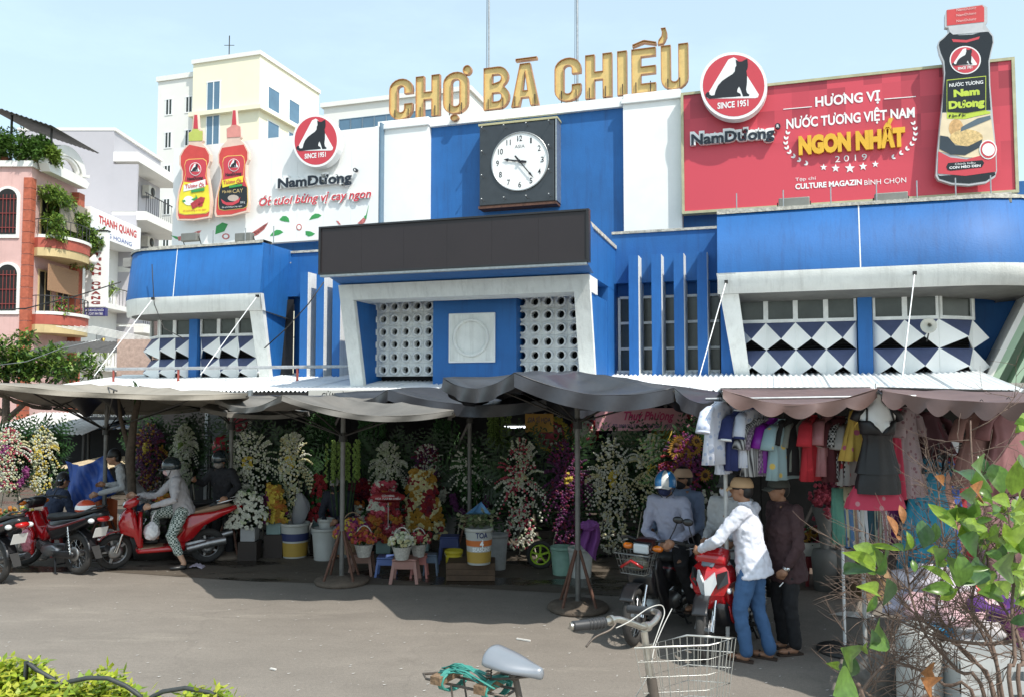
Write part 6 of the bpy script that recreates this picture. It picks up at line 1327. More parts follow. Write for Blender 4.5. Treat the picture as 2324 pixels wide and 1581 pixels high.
q=q.modifiers.new('s','SOLIDIFY'); q.thickness=.004
t=thing('orange_sheet','orange sheet hanging below the blue tarpaulin','cloth',tuple(at(235,1150,13.6))); m=MB(); m.grid(lambda i,j:(-.25+.5*i,.04*math.sin(i*11),.2-.5*j-.08*i),10,6); m.build('cloth',mat('orange cloth',(.5,.10,.02),.7),t)
t=thing('thin_tree','thin bare tree trunk with peeling bark beside the steel rack','tree',tuple(gr(288,1262)));m=MB(); m.tube([(0,0,0),(.05,.05,.8),(-.02,.05,1.5),(.06,0,2.1),(.16,0,2.6)],[.075,.06,.07,.05,.04],10); m.tube([(.0,.03,1.55),(-.15,0,2.1),(-.2,0,2.5)],[.04,.03,.02],6); m.build('trunk',barkm,t); m=MB(); leaf_cloud(m,[((.1,0,2.5),(.2,.2,.12))],40,.08); m.build('crown',gl3,t,kind='stuff')
t=thing('round_planter','dark round planter in front of the thin tree','planter',tuple(gr(352,1262)));m=MB(); m.lathe([(.30,0),(.36,.3),(.33,.31),(.28,.25)],20); m.build('tub',mat('dark tub',(.05,.045,.04),.7),t); m=MB(); leaf_cloud(m,[((0,0,.45),(.3,.2,.2))],160,.08); m.build('foliage',gl3,t,kind='stuff')
# potted greens near the parked motorbike
for i,(px,py,r,cols,l) in enumerate(((60,1235,.3,['red','yellow','green'],'low mixed flowers behind the leftmost motorbike'),(170,1240,.26,['pink','green','red'],'pink blossoming shrub behind the motorbike seat'),(205,1236,.25,['green','green'],'round green shrub behind the striped helmet'),(18,1236,.3,['orange','gold','green'],'orange blossoms at the left edge behind the motorbikes'))):
    basket(l,px,py,0,r,cols,.25,False,60,.04,wick=(.2,.12,.08))
# bare hanging bits: light bulbs
# red feather at floor: litter and pieces on the road
lit=mat('litter paper',(.62,.60,.56),.8)
for i,(px,py,s_,l) in enumerate(((614,1758,0,''),(446,1288,.16,'crumpled lilac paper bag on the road behind the red scooter'),(1188,1453,.12,'splinter of pale wood on the road in the middle'),(1935,1398,.36,'flat white plastic sheet on the road right of the men'),(620,1520,.05,'cigarette end on the road at the lower left'))):
    if not l: continue
    g=gr(px,py); t=thing('litter',l,'litter',(g.x,g.y,.004),0); m=MB()
    if i==3: m.add([(-.24,.08,.0),(-.05,-.06,.01),(.2,-.16,.0),(.23,.02,.02),(.05,.05,.04),(-.05,.10,.03)],[(0,1,2,3,4,5)]); 
    elif i==1: m.grid(lambda a,b:(s_*(a-.5)*1.3,s_*(b-.5),.05*abs(noise.noise(V((a*4,b*4,1))))+.03*math.sin(a*PI)),8,6)
    else: m.box((0,0,.008),(s_*1.3,.02,.012),rz=-.5)
    m.build('piece',lit if i!=1 else mat('lilac paper',(.5,.46,.55),.8),t)
m=MB(); rnd=random.Random(3)
for _ in range(420):
    g=gr(rnd.uniform(-50,2350),rnd.uniform(1290,1600)); s_=rnd.uniform(.004,.02); m.add([(g.x-s_,g.y,.006),(g.x,g.y-s_*.5,.007),(g.x+s_,g.y+.3*s_,.010),(g.x,g.y+s_*.6,.006)],[(0,1,2,3)])
o=m.build('road_grit',lit,kind='stuff'); o['label']='tiny scraps of paper and petals scattered on the road'; o['category']='litter'
# ================================================================ motorbikes
redp=mat('glossy red paint',(.42,.008,.012),.22,var=.04,coat=.8)
blkp=mat('black moped plastic',(.015,.015,.017),.32,var=.2,coat=.3)
rub=mat('dusty tyre rubber',(.035,.033,.031),.85,var=.25,scale=20,bump=.3)
chrome=mat('polished metal',(.62,.62,.62),.18,metal=1,var=.08)
engm=mat('engine alloy',(.33,.33,.33),.38,metal=.85,var=.25,scale=14)
seatm=mat('black vinyl seat',(.018,.017,.017),.55,var=.15,bump=.2)
lensm=mat('headlamp lens',(.62,.65,.66),.06,var=.0,coat=1)
ambm=mat('amber lens',(.65,.16,.01),.2,coat=.5)
tailm=mat('tail lamp red',(.45,.01,.01),.2,coat=.5)
platem=mat('white number plate',(.72,.72,.70),.45,var=.05)
tan=mat('tan plastic',(.30,.20,.13),.5,var=.1)
def wheel(name,par,x,r,tw,style,fz=0,steer=0,y=0):
    t=link(name,None,par,(x,y,r),(0,0,steer))
    m=MB(); rr=r-tw
    m.loft([[V(((rr+tw*math.cos(2*PI*b/10))*math.cos(2*PI*a/32),tw*.92*math.sin(2*PI*b/10),(rr+tw*math.cos(2*PI*b/10))*math.sin(2*PI*a/32))) for b in range(10)] for a in range(33)],0,False); m.build('tyre',rub,t)
    m=MB(); m.loft([[V(((rr-tw*.75+.016*math.cos(2*PI*b/6))*math.cos(2*PI*a/32),.026*math.sin(2*PI*b/6),(rr-tw*.75+.016*math.cos(2*PI*b/6))*math.sin(2*PI*a/32))) for b in range(6)] for a in range(33)],0,False); m.build('rim',chrome if style=='spoke' else engm,t)
    m=MB(); m.cyl((0,-.055,0),(0,.055,0),.05,16); m.build('hub',engm,t)
    if style=='spoke':
        m=MB()
        for k in range(18): a=2*PI*k/18; b=a+(.35 if k%2 else -.35); m.cyl((.05*math.cos(b),.03*(-1)**k,.05*math.sin(b)),((rr-tw*.7)*math.cos(a),0,(rr-tw*.7)*math.sin(a)),.0028,4)
        m.build('spokes',chrome,t,kind='stuff')
    else:
        for k in range(5):
            a=2*PI*k/5; m=MB(); m.box((math.cos(a)*rr*.5,0,math.sin(a)*rr*.5),(rr*.85,.03,.03),mx=M.Rotation(-a,3,'Y')); m.build('spoke',engm,t)
    m=MB(); m.lathe([(.10,-.004),(.10,.004),(.06,.004)],20,(0,.06,0),(0,1,0),cap=True); m.build('brake_disc',engm,t)
    return t
def mirror_(par,y,mm=None,x=.72,z=1.02,yy=.28):
    m=MB(); s_=1 if y>0 else -1
    m.tube([(x,s_*.2,z-.06),(x-.02,s_*yy,z+.1),(x-.03,s_*(yy+.02),z+.16)],.006,5); m.sph((x-.03,s_*(yy+.03),z+.19),(.02,.06,.038),12,8); o=m.build('mirror',mm or blkp,par)
    m=MB(); m.sph((x-.047,s_*(yy+.03),z+.19),(.006,.052,.032),12,6); m.build('mirror_glass',mat('mirror glass',(.55,.65,.75),.05,metal=1,var=0),o)
def motorbike(label,loc,rz,kind='underbone',steer=0,body=redp,second=blkp,seat=seatm,mirrors=(1,-1),style='spoke',lean=0,plate=True,helmet=False):
    t=thing('motorbike' if kind!='scooter' else 'motor_scooter',label,'motorbike' if kind!='scooter' else 'scooter',loc,rz); t.rotation_euler=(lean,0,rz)
    P=lambda n,m,mm,pa=None: m.build(n,mm,pa or t)
    r=.285 if kind!='scooter' else .25; wb=1.24
    fw=wheel('front_wheel',t,wb,r,.045,style if kind!='scooter' else 'cast',steer=steer); rw=wheel('rear_wheel',t,0,r,.05,style if kind!='scooter' else 'cast')
    # fork
    top=V((1.0,0,.80)); 
    for s_ in(-1,1):
        m=MB(); m.cyl((wb,s_*.075,r),(1.06,s_*.07,.66),.016,8,0); m.cyl((wb-.03,s_*.077,r-.01),(wb-.09,s_*.075,r+.2),.022,8); P('fork_leg',m,chrome if s_>0 else engm)
    # front fender
    m=MB(); m.grid(lambda i,j:((lambda a,y:((r+.025)*math.cos(a)*(1-.02*abs(y)),y,(r+.03-.35*y*y)*math.sin(a)))(R(38+i*105),(j-.5)*.14)),16,6); q=P('front_fender',m,body if kind not in('basket','sport') else blkp); q.location=(wb,0,r); q.rotation_euler=(0,0,steer); q.modifiers.new('s','SOLIDIFY').thickness=.008
    if kind=='scooter':
        # leg shield and nose
        m=MB(); m.puff([(1.15,.80),(1.20,.66),(1.17,.52),(1.06,.47),(.98,.44),(.92,.28),(.86,.26),(.86,.40),(.93,.58),(.97,.78),(1.05,.88)],.17); P('nose_panel',m,body)
        m=MB(); m.loft([[(x,y,z) for x,y in ((.9-.0,-w),(.93,-w*.6),(.96,0),(.93,w*.6),(.9,w),(.88,w*.6),(.89,0),(.88,-w*.6))] for z,w in((.24,.17),(.4,.21),(.55,.24),(.7,.22),(.8,.15))]); P('leg_shield',m,body)
        m=MB(); m.bx(.42,.93,-.17,.17,.25,.30); bev(P('floorboard',m,tan),.02)
        m=MB(); m.puff([(.30,.22),(.95,.22),(.97,.28),(.42,.31),(.30,.35)],.19); P('floor_side_panel',m,body)
        m=MB(); m.puff([(.48,.34),(.36,.50),(.42,.72),(.2,.74),(-.10,.77),(-.40,.84),(-.42,.79),(-.15,.66),(.05,.56),(.22,.36),(.36,.30)],.17); P('body_panel',m,body)
        m=MB(); m.puff([(.44,.40),(.46,.62),(.42,.72),(.36,.66),(.33,.5)],.15); P('under_seat_panel',m,tan)
        m=MB(); m.puff([(.46,.73),(.40,.80),(.18,.78),(-.02,.83),(-.28,.87),(-.34,.83),(-.1,.76),(.2,.73)],.14); P('seat',m,tan)
        m=MB(); m.puff([(.0,.82),(-.28,.86),(-.3,.9),(-.1,.88)],.12); P('pillion_pad',m,seatm)
        m=MB(); m.tube([(-.12,.13,.87),(-.38,.11,.93),(-.47,0,.95),(-.38,-.11,.93),(-.12,-.13,.87)],.014,8); P('grab_rail',m,chrome)
        m=MB(); m.puff([(1.02,1.0),(1.10,.97),(1.14,.88),(1.06,.84),(.95,.90),(.90,.97),(.95,1.02)],.15); P('handlebar_cover',m,body)
        m=MB(); m.sph((1.09,0,.90),(.06,.11,.055),16,10); P('headlight',m,lensm)
        for s_ in(-1,1): m=MB(); m.sph((1.13,s_*.1,.66),(.035,.035,.11),10,8,mx=M.Rotation(.5,3,'Y')); P('indicator',m,lensm)
        m=MB(); m.puff([(-.1,.2),(.3,.2),(.34,.32),(.1,.36),(-.1,.34)],.07,.0); P('engine',m,engm)
        m=MB(); m.cyl((.28,-.14,.24),(.0,-.17,.3),.03,10); m.cyl((.02,-.17,.3),(-.36,-.18,.40),.055,14); P('exhaust',m,engm)
        m=MB(); m.cyl((.28,.14,.24),(.0,.15,.3),.05,10); m.cyl((.02,.15,.3),(-.25,.16,.34),.06,12); P('drive_case',m,engm)
    else:
        bk=kind=='basket'
        # rear body and seat
        m=MB(); m.puff([(.62,.58),(.55,.70),(.2,.76),(-.15,.80),(-.52,.90),(-.56,.84),(-.25,.70),(.0,.60),(.3,.50),(.48,.44)],.12); P('side_cowl',m,second if not bk else body)
        m=MB(); m.puff([(.60,.66),(.40,.64),(.1,.70),(-.35,.82),(-.36,.80),(.1,.66),(.5,.56)],.135); P('cowl_stripe',m,mat('maroon stripe',(.16,.01,.015),.3,coat=.5))
        m=MB(); m.puff([(.60,.72),(.56,.80),(.35,.80),(.1,.82),(-.2,.88),(-.42,.93),(-.46,.90),(-.2,.82),(.1,.76),(.4,.72)],.13); P('seat',m,seat)
        # centre spine and leg shields
        m=MB(); m.puff([(.62,.48),(.60,.64),(.70,.55),(.85,.62),(.97,.80),(1.04,.78),(.98,.58),(.86,.42),(.72,.40)],.06); P('frame_cover',m,body)
        for s_ in(-1,1):
            m=MB(); m.puff([(1.05,.84),(1.09,.72),(1.02,.52),(.93,.38),(.84,.20),(.78,.24),(.80,.42),(.78,.52),(.92,.68),(.98,.84)],.022,s_*.15,sh=(1,.97,.9)); P('leg_shield',m,body)
        m=MB(); m.puff([(1.12,.74),(1.14,.62),(1.06,.48),(.96,.40),(.95,.5),(1.0,.66),(1.04,.80)],.14); P('front_cowl',m,body if not bk else blkp)
        # engine, exhaust, swing arm, shocks
        m=MB(); m.puff([(.36,.22),(.62,.20),(.72,.27),(.68,.36),(.42,.38),(.32,.32)],.11); P('engine',m,engm)
        m=MB(); m.cyl((.66,0,.30),(.84,0,.36),.065,14); 
        for k in range(5): m.cyl((.70+k*.03,0,.31+k*.01),(.71+k*.03,0,.313+k*.01),.082,14)
        P('cylinder',m,engm)
        m=MB(); m.tube([(.80,-.05,.28),(.74,-.13,.20),(.45,-.15,.19),(.2,-.16,.24)],.018,8); m.cyl((.2,-.16,.24),(-.38,-.17,.36),.045,14); P('exhaust',m,blkp if kind!='basket' else chrome)
        m=MB(); m.puff([(.42,.30),(.40,.22),(.0,.23),(-.07,.285),(.0,.34)],.03,.10); P('chain_case',m,blkp)
        m=MB(); m.cyl((.4,-.1,.28),(0,-.1,r),.018,6); P('swing_arm',m,engm)
        for s_ in(-1,1):
            m=MB(); 
            pts=[(-.0+.06*k/24*1.0+.0,s_*.12,.33+.28*k/24) for k in range(25)]
            m.tube([(x+.018*math.sin(k*1.9),y+.018*math.cos(k*1.9),z) for k,(x,y,z) in enumerate([(a,b,c) for (a,b,c) in pts])],.007,5); m.cyl((-.01,s_*.12,.29),(.07,s_*.12,.66),.012,8); P('shock_absorber',m,chrome)
        m=MB(); m.tube([(.5,.1,.2),(.45,.24,.2)],.012,6); m.tube([(.5,-.1,.2),(.45,-.24,.2)],.012,6); m.cyl((.45,.16,.2),(.45,.27,.2),.02,8); m.cyl((.45,-.16,.2),(.45,-.27,.2),.02,8); P('footpegs',m,rub)
        m=MB(); m.tube([(.35,.1,.2),(.28,.14,.02),(.22,.15,.015)],.012,6); m.tube([(.35,-.1,.2),(.28,-.14,.02),(.22,-.15,.015)],.012,6); m.cyl((.32,-.12,.12),(.32,.12,.12),.01,6); P('centre_stand',m,blkp)
        # rear fender
        m=MB(); m.grid(lambda i,j:((lambda a,y:((r+.05)*math.cos(a),y,r+(r+.05-.4*y*y)*math.sin(a)))(R(75+i*95),(j-.5)*.14)),12,4); q=P('rear_fender',m,blkp); q.modifiers.new('s','SOLIDIFY').thickness=.008
        m=MB(); m.add([(-.36,-.06,.42),(-.36,.06,.42),(-.45,.05,.26),(-.45,-.05,.26)],[(0,1,2,3)]); P('mud_flap',m,mat('grey mud flap',(.025,.025,.025),.6))
        m=MB(); m.tube([(-.2,.12,.86),(-.45,.1,.96),(-.58,0,.98),(-.45,-.1,.96),(-.2,-.12,.86)],.012,8); P('grab_rail',m,blkp)
        # handlebars and lamp
        if kind=='sport':
            m=MB(); m.puff([(.93,1.02),(1.03,1.02),(1.12,.90),(1.04,.84),(.92,.92)],.15); P('handlebar_cover',m,body)
            m=MB(); m.add([(1.00,-.07,1.0),(1.00,.07,1.0),(1.13,.05,.85),(1.13,-.05,.85),(1.02,-.08,1.04),(1.02,.08,1.04)],[(0,1,2,3)]); 
            m.add([(1.01,-.09,1.03),(1.01,.09,1.03),(1.135,.06,.86),(1.135,-.06,.86)],[(0,1,2,3)]); P('wind_screen',m,mat('smoked screen',(.12,.14,.16),.08,coat=1))
            # broad V-shaped face
            m=MB(); m.loft([[V((x-.62*abs(y),y,z)) for y in [w*q/6 for q in range(-6,7)]]+[V((x-.14-.62*abs(y),y,z)) for y in [w*q/6 for q in range(6,-7,-1)]] for x,w,z in((1.10,.10,.90),(1.17,.18,.82),(1.215,.205,.72),(1.20,.15,.60),(1.13,.04,.46))],smooth=False); P('front_face',m,redp)
            for s_ in(-1,1):
                m=MB(); m.add([(1.215,s_*.004,.585),(1.235,s_*.004,.73),(1.165,s_*.085,.82),(1.16,s_*.10,.72),(1.185,s_*.04,.60)],[(0,1,2,3,4)],0); q=P('headlight',m,lensm); q.modifiers.new('s','SOLIDIFY').thickness=.02
                m=MB(); m.add([(1.155,s_*.105,.66),(1.155,s_*.10,.80),(1.085,s_*.175,.83),(1.10,s_*.19,.72),(1.12,s_*.14,.62)],[(0,1,2,3)]); q=P('face_panel',m,blkp); q.modifiers.new('s','SOLIDIFY').thickness=.015
                m=MB(); m.sph((1.06,s_*.185,.64),(.04,.02,.03),10,8); P('indicator',m,lensm)
            m=MB(); m.sph((1.175,0,.575),(.03,.04,.035),14,10); P('headlight',m,lensm)
            m=MB(); m.puff([(1.12,.5),(1.02,.30),(.80,.14),(.55,.15),(.6,.4),(.95,.6)],.16); P('belly_fairing',m,blkp)
            for s_ in(-1,1):
                m=MB(); m.puff([(1.05,.5),(.98,.34),(.86,.26),(.9,.42)],.012,s_*.172); P('fairing_stripe',m,redp)
        else:
            m=MB(); m.puff([(.93,1.02),(1.02,1.0),(1.09,.92),(1.05,.84),(.95,.86),(.88,.98)],.11); P('handlebar_cover',m,second)
            m=MB(); m.bx(1.03,1.10,-.085,.085,.87,.97); q=P('headlight',m,lensm); bev(q,.02,3)
            m=MB(); m.bx(1.0,1.08,-.10,.10,.855,.985); q=P('headlight_rim',m,blkp if bk else second); bev(q,.02,3)
            for s_ in(-1,1): m=MB(); m.sph((1.04,s_*.165,.93),(.045,.06,.035),12,8); P('indicator',m,ambm)
        if bk:
            # wire basket with red-edged bag
            bs=link('front_basket',None,t,(1.18,0,.70))
            m=MB()
            for z,hx,hy in((0,.09,.13),(.07,.10,.15),(.14,.115,.165),(.2,.125,.18)):
                m.tube([(-hx,-hy,z),(hx,-hy,z),(hx,hy,z),(-hx,hy,z)],.005 if z<.2 else .008,5,closed=True)
            for k in range(9):
                q=-1+k/4; m.cyl((.09,.13*q,0),(.125,.18*q,.2),.0035,4); m.cyl((-.09,.13*q,0),(-.125,.18*q,.2),.0035,4); m.cyl((-.09,.13*q,0),(.09,.13*q,0),.0035,4)
            for k in range(5): q=-1+k/2; m.cyl((.09*q,.13,0),(.125*q,.18,.2),.0035,4); m.cyl((.09*q,-.13,0),(.125*q,-.18,.2),.0035,4)
            m.build('wires',mat('dull basket wire',(.2,.2,.19),.4,metal=.7),bs,kind='stuff')
            m=MB(); m.sph((0,0,.09),(.085,.13,.07),14,8); m.build('raincoat_bundle',mat('dull olive plastic',(.16,.16,.12),.3,var=.3),bs)
            m=MB(); m.tube([(.10,-.12,.06),(.12,0,.14),(.10,.12,.08)],.016,6); m.build('red_strap',tailm,bs)
    hb=MB(); hb.tube([(.84,.34,.97),(.93,.22,1.0),(.98,.05,.98),(.98,-.05,.98),(.93,-.22,1.0),(.84,-.34,.97)],.012,8); P('handlebar',hb,blkp)
    for s_ in(-1,1):
        m=MB(); m.cyl((.82,s_*.36,.965),(.90,s_*.25,.993),.018,10); g_=P('handle_grip',m,rub)
        m=MB(); m.tube([(.92,s_*.23,.97),(.90,s_*.33,.94)],.006,5); m.build('lever',engm,g_)
    for s_ in mirrors: mirror_(t,s_,x=.93 if kind!='basket' else .9)
    m=MB(); m.sph((-.52 if kind!='scooter' else -.42,0,.80),(.07,.09,.045),12,8); P('tail_lamp',m,tailm)
    if kind!='scooter':
        for s_ in(-1,1): m=MB(); m.sph((-.46,s_*.14,.78),(.05,.04,.035),10,8); P('rear_indicator',m,lensm)
    if plate: m=MB(); m.add([(-.50,-.095,.68),(-.50,.095,.68),(-.44,.095,.55),(-.44,-.095,.55)],[(0,1,2,3)]); q=P('number_plate',m,platem); q.modifiers.new('s','SOLIDIFY').thickness=.006
    return t
g=gr(176,1303); H1=R(147)
def place(px,py,rz,r=0,back=True):
    """ground point under the rear wheel"""
    g=gr(px,py); return (g.x,g.y,0)
b1=motorbike('red and black underbone motorbike parked at the left with a striped helmet on its seat',place(176,1302,0),R(152),'underbone',steer=.5,mirrors=(-1,))
b0=motorbike('motorbike at the left edge, only its rear wheel and plate in view',place(-8,1322,0),R(152),'underbone',body=blkp,mirrors=())
# front wheel of the scooter: 292,1278 ; rear 470,1275
gf,gb=gr(294,1281),gr(470,1275); b2=motorbike('bright red motor scooter with tan seat ridden by the woman in the grey hood',(gb.x,gb.y,0),math.atan2(gf.y-gb.y-.25,gf.x-gb.x),'scooter',steer=.35,mirrors=())
gf,gb=gr(1440,1463),gr(1545,1432); b3=motorbike('black motorbike with square headlight and wire front basket',(gf.x+1.24*math.cos(R(54)),gf.y+1.24*math.sin(R(54)),0),R(234),'basket',body=blkp,second=mat('dark maroon plastic',(.05,.012,.012),.3,coat=.4),mirrors=(1,),steer=.15)
gf=gr(1597,1500); b4=motorbike('red sports motorbike seen from the front that the man in white leans on',(gf.x+1.24*math.cos(R(52)),gf.y+1.24*math.sin(R(52)),0),R(232),'sport',mirrors=(-1,),style='cast',steer=.3)
b5=motorbike('dark scooter half hidden behind the woman and the man in black',tuple(gr(505,1250)),R(195),'underbone',body=blkp,mirrors=())
gm=gr(228,1250)
# ================================================================ people
skin=mat('tanned skin',(.33,.17,.10),.55,var=.08,scale=12); skin2=mat('light skin',(.50,.30,.20),.5,var=.06)
def cloth(name,c,rough=.85,check=None):
    m=mat(name,c,rough,var=.1,scale=5,bump=.25,bscale=14)
    return m
hairm=mat('black hair',(.012,.01,.01),.5,var=.3,scale=30)
def remesh(o,v,disp=0,dsc=.09,sm=4):
    m=o.modifiers.new('r','REMESH'); m.mode='VOXEL'; m.voxel_size=v; m.use_smooth_shade=True
    if sm: s_=o.modifiers.new('s','SMOOTH'); s_.iterations=sm; s_.factor=.5
    if disp:
        tx=bpy.data.textures.get('folds%g'%dsc) or bpy.data.textures.new('folds%g'%dsc,'CLOUDS'); tx.noise_scale=dsc; tx.noise_depth=2
        d=o.modifiers.new('d','DISPLACE'); d.texture=tx; d.strength=disp; d.mid_level=.5
    return o
def limb(m,pts,rs,n=12):
    m.tube(pts,rs,n)
    for p,r in ((pts[0],rs[0]),(pts[-1],rs[-1])): m.sph(p,r*.99,10,7)
def mid(a,b,q=.5): return V(a)*(1-q)+V(b)*q
def hand(m,w,d,side,curl=.6,palmn=(0,0,-1)):
    """palm and five bent fingers; w wrist, d direction, palmn the way the palm faces"""
    w=V(w); d=V(d).normalized(); pn=V(palmn); pn=(pn-d*pn.dot(d)).normalized(); s_=d.cross(pn)*side
    m.sph(w+d*.045,(.040,.040,.040),10,8); 
    m.tube([w,w+d*.03,w+d*.085],[.022,.030,.034],10,flat=.6)
    for k in range(4):
        o=(k-1.5)*.021; L=(.062,.075,.070,.055)[k]; p=w+d*.085+s_*o; d1=(d*math.cos(curl*.5)+pn*math.sin(curl*.5)); d2=(d*math.cos(curl*1.3)+pn*math.sin(curl*1.3)); d3=(d*math.cos(curl*1.9)+pn*math.sin(curl*1.9))
        p1=p+d1*L*.45; p2=p1+d2*L*.35; p3=p2+d3*L*.3; m.tube([p-d*.02,p,p1,p2,p3],[.0085,.009,.0085,.008,.0065],7)
    b=w+d*.03-s_*.028; m.tube([b,b-s_*.022+d*.025,b-s_*.026+d*.05+pn*.012,b-s_*.02+d*.07+pn*.02],[.012,.011,.0095,.0075],7)
def shoe(m,a,d,flat=.0):
    a=V(a); d=V((d[0],d[1],0)).normalized(); s_=V((-d.y,d.x,0))
    q=M(((d.x,s_.x,0),(d.y,s_.y,0),(0,0,1)))
    m.sph(a+d*.02+V((0,0,-.045)),(.055,.038,.04),10,7,mx=q); m.sph(a+d*.10+V((0,0,-.05)),(.085,.042,.028),12,7,mx=q)
def person(label,loc,rz,J,shirt,trous,skn=skin,shoes='sandal',sleeve='long',head='cap',hcol=None,mask=None,hem=.0,k=1.0,look=0,vox=.010,hands=(.6,.6),hc2=None,trouser_len=1.0,girl=False,pn=None,extra=None,group=None,fat=1.0):
    t=thing('person',label,'person',loc,rz); 
    J={a:V(b) for a,b in J.items()}
    m=MB(); pel,ch,nk,hd=J['pel'],J['chest'],J['neck'],J['head']
    up=(hd-nk).normalized()
    limb(m,[pel,mid(pel,ch,.5),ch],[.115,.11,.12]); limb(m,[ch,nk],[.10,.052]); limb(m,[nk,mid(nk,hd,.9)],[.052,.05])
    q=M.Rotation(look,3,'Z'); f=q@V((1,0,0)); sd_=q@V((0,1,0))
    mx=M(((f.x,sd_.x,0),(f.y,sd_.y,0),(0,0,1)))
    m.sph(hd+V((0,0,.015)),(.094,.074,.10),16,12,mx=mx); m.sph(hd+f*.022+V((0,0,-.045)),(.072,.056,.068),14,10,mx=mx); m.sph(hd+f*.055+V((0,0,-.085)),(.03,.03,.025),10,8)
    m.tube([hd+f*.085+V((0,0,.02)),hd+f*.108+V((0,0,-.02)),hd+f*.092+V((0,0,-.03))],[.010,.016,.014],8)
    m.tube([hd+f*.083+sd_*-.025+V((0,0,-.055)),hd+f*.094+V((0,0,-.055)),hd+f*.083+sd_*.025+V((0,0,-.055))],[.006,.009,.006],6)
    for s_ in(-1,1): m.sph(hd+sd_*s_*.076-f*.005+V((0,0,-.01)),(.02,.01,.03),8,6,mx=mx); m.tube([hd+f*.082+sd_*s_*.012+V((0,0,.026)),hd+f*.078+sd_*s_*.045+V((0,0,.026))],[.009,.007],6)
    for S_ in 'LR':
        sg=1 if S_=='L' else -1
        sh,el,wr=J['sh'+S_],J['el'+S_],J['wr'+S_]; limb(m,[mid(ch,nk,.8),sh],[.06,.052]); limb(m,[sh,mid(sh,el),el],[.05,.043,.036]); limb(m,[el,mid(el,wr,.35),wr],[.038,.037,.024])
        hand(m,wr,J.get('hd'+S_,(wr-el)),sg,hands[0 if S_=='L' else 1],(pn or {}).get(S_,(0,-sg*.9,-.2)))
        hp,kn,an=J['hp'+S_],J['kn'+S_],J['an'+S_]; limb(m,[hp,mid(hp,kn),kn],[.085,.072,.052]); limb(m,[kn,mid(kn,an,.3),an],[.052,.052,.034])
        fd=J.get('ft'+S_,V((1,0,0))); shoe(m,an,fd)
    remesh(m.build('body',skn,t),vox,sm=3)
    # eyes
    for s_ in(-1,1):
        m=MB(); m.sph(hd+f*.083+sd_*s_*.031+V((0,0,.01)),(.010,.014,.008),8,6,mx=mx); m.build('eye',mat('dark eye',(.02,.015,.012),.2),t)
    # shirt
    if shirt:
        m=MB(); a=.02*fat
        hipz=pel+(pel-ch).normalized()*(.10+hem)
        ax=(ch-pel).normalized(); lat=(J['shL']-J['shR']).normalized(); fr_=lat.cross(ax).normalized()
        def ring(c,rx,ry): return [c+lat*rx*math.cos(2*PI*i/20)+fr_*ry*math.sin(2*PI*i/20) for i in range(20)]
        m.loft([ring(hipz,.188*fat,.152*fat),ring(pel+ax*.04,.176*fat,.142*fat),ring(mid(pel,ch,.5),.158*fat,.12*fat),ring(ch-ax*.02,.18*fat,.128*fat),ring(mid(ch,nk,.55),.165,.10),ring(mid(ch,nk,.92),.075,.066),ring(nk+up*.035,.058,.056)])
        for S_ in 'LR':
            sh,el,wr=J['sh'+S_],J['el'+S_],J['wr'+S_]; limb(m,[mid(ch,nk,.6),sh],[.085,.072]); 
            if sleeve=='long': limb(m,[sh,mid(sh,el),el,mid(el,wr,.5),mid(el,wr,.93)],[.070,.062,.054,.048,.036])
            else: limb(m,[sh,mid(sh,el,.8)],[.07,.066])
        remesh(m.build('shirt',shirt,t),.0125,.036,.06,3)
        if not girl:
            m=MB(); m.tube([nk+lat*.055*math.cos(2*PI*i/14)+fr_*.055*math.sin(2*PI*i/14)+up*.03 for i in range(14)],.014,6,closed=True); m.build('collar',shirt,t)
    if trous:
        m=MB(); m.sph(pel,(.125,.14,.11),14,10)
        for S_ in 'LR':
            hp,kn,an=J['hp'+S_],J['kn'+S_],J['an'+S_]; e=mid(kn,an,trouser_len*.97); limb(m,[mid(pel,hp),hp,mid(hp,kn),kn,mid(kn,e),e],[.085,.098,.088,.074,.066,.064])
        remesh(m.build('trousers',trous,t),.0125,.028,.08,3)
    if shoes:
        for S_ in 'LR':
            an=J['an'+S_]; fd=J.get('ft'+S_,V((1,0,0))); d=V((fd[0],fd[1],0)).normalized(); w=V((-d.y,d.x,0)); m=MB()
            if shoes=='sandal':
                pts=[(-.07,.03),(-.06,-.03),(.04,-.035),(.12,-.048),(.185,-.03),(.195,.0),(.18,.03),(.12,.045),(.04,.035)]
                z0=an.z-.088; m.add([tuple(an*1+d*a+w*b+V((0,0,z-an.z))) for z in(z0,z0+.018) for a,b in pts],[tuple(range(9))[::-1],tuple(range(9,18))]+[(i,(i+1)%9,9+(i+1)%9,9+i) for i in range(9)])
                m.tube([an+d*.09+w*-.045+V((0,0,-.06)),an+d*.1+V((0,0,-.022)),an+d*.09+w*.045+V((0,0,-.06))],.012,6); m.build('sandal',mat('dark sandal',(.05,.03,.02),.7),t)
            else:
                q=M(((d.x,w.x,0),(d.y,w.y,0),(0,0,1))); m.sph(an+d*.02+V((0,0,-.05)),(.068,.046,.045),12,8,mx=q); m.sph(an+d*.10+V((0,0,-.055)),(.10,.05,.036),12,8,mx=q); remesh(m.build('shoe',mat('black shoe',(.015,.015,.015),.4),t),.01)
    # hair, headgear, mask
    def dome(r0,r1,zc=.02,cut=0.0,n=20):
        rings=[]
        for i in range(9):
            a=(PI/2-cut)*i/8+cut*0; a=cut+(PI/2-cut)*i/8 if 0 else PI/2*(1-i/8)
            e=cut+(PI/2-cut)*(i/8); rings.append([hd+V((0,0,zc))+mx@V((r0*math.cos(e)*math.cos(2*PI*k_/n),r1*math.cos(e)*math.sin(2*PI*k_/n),.115*math.sin(e)*1.0)) for k_ in range(n)])
        mm_=MB(); mm_.loft(rings,0,True); return mm_
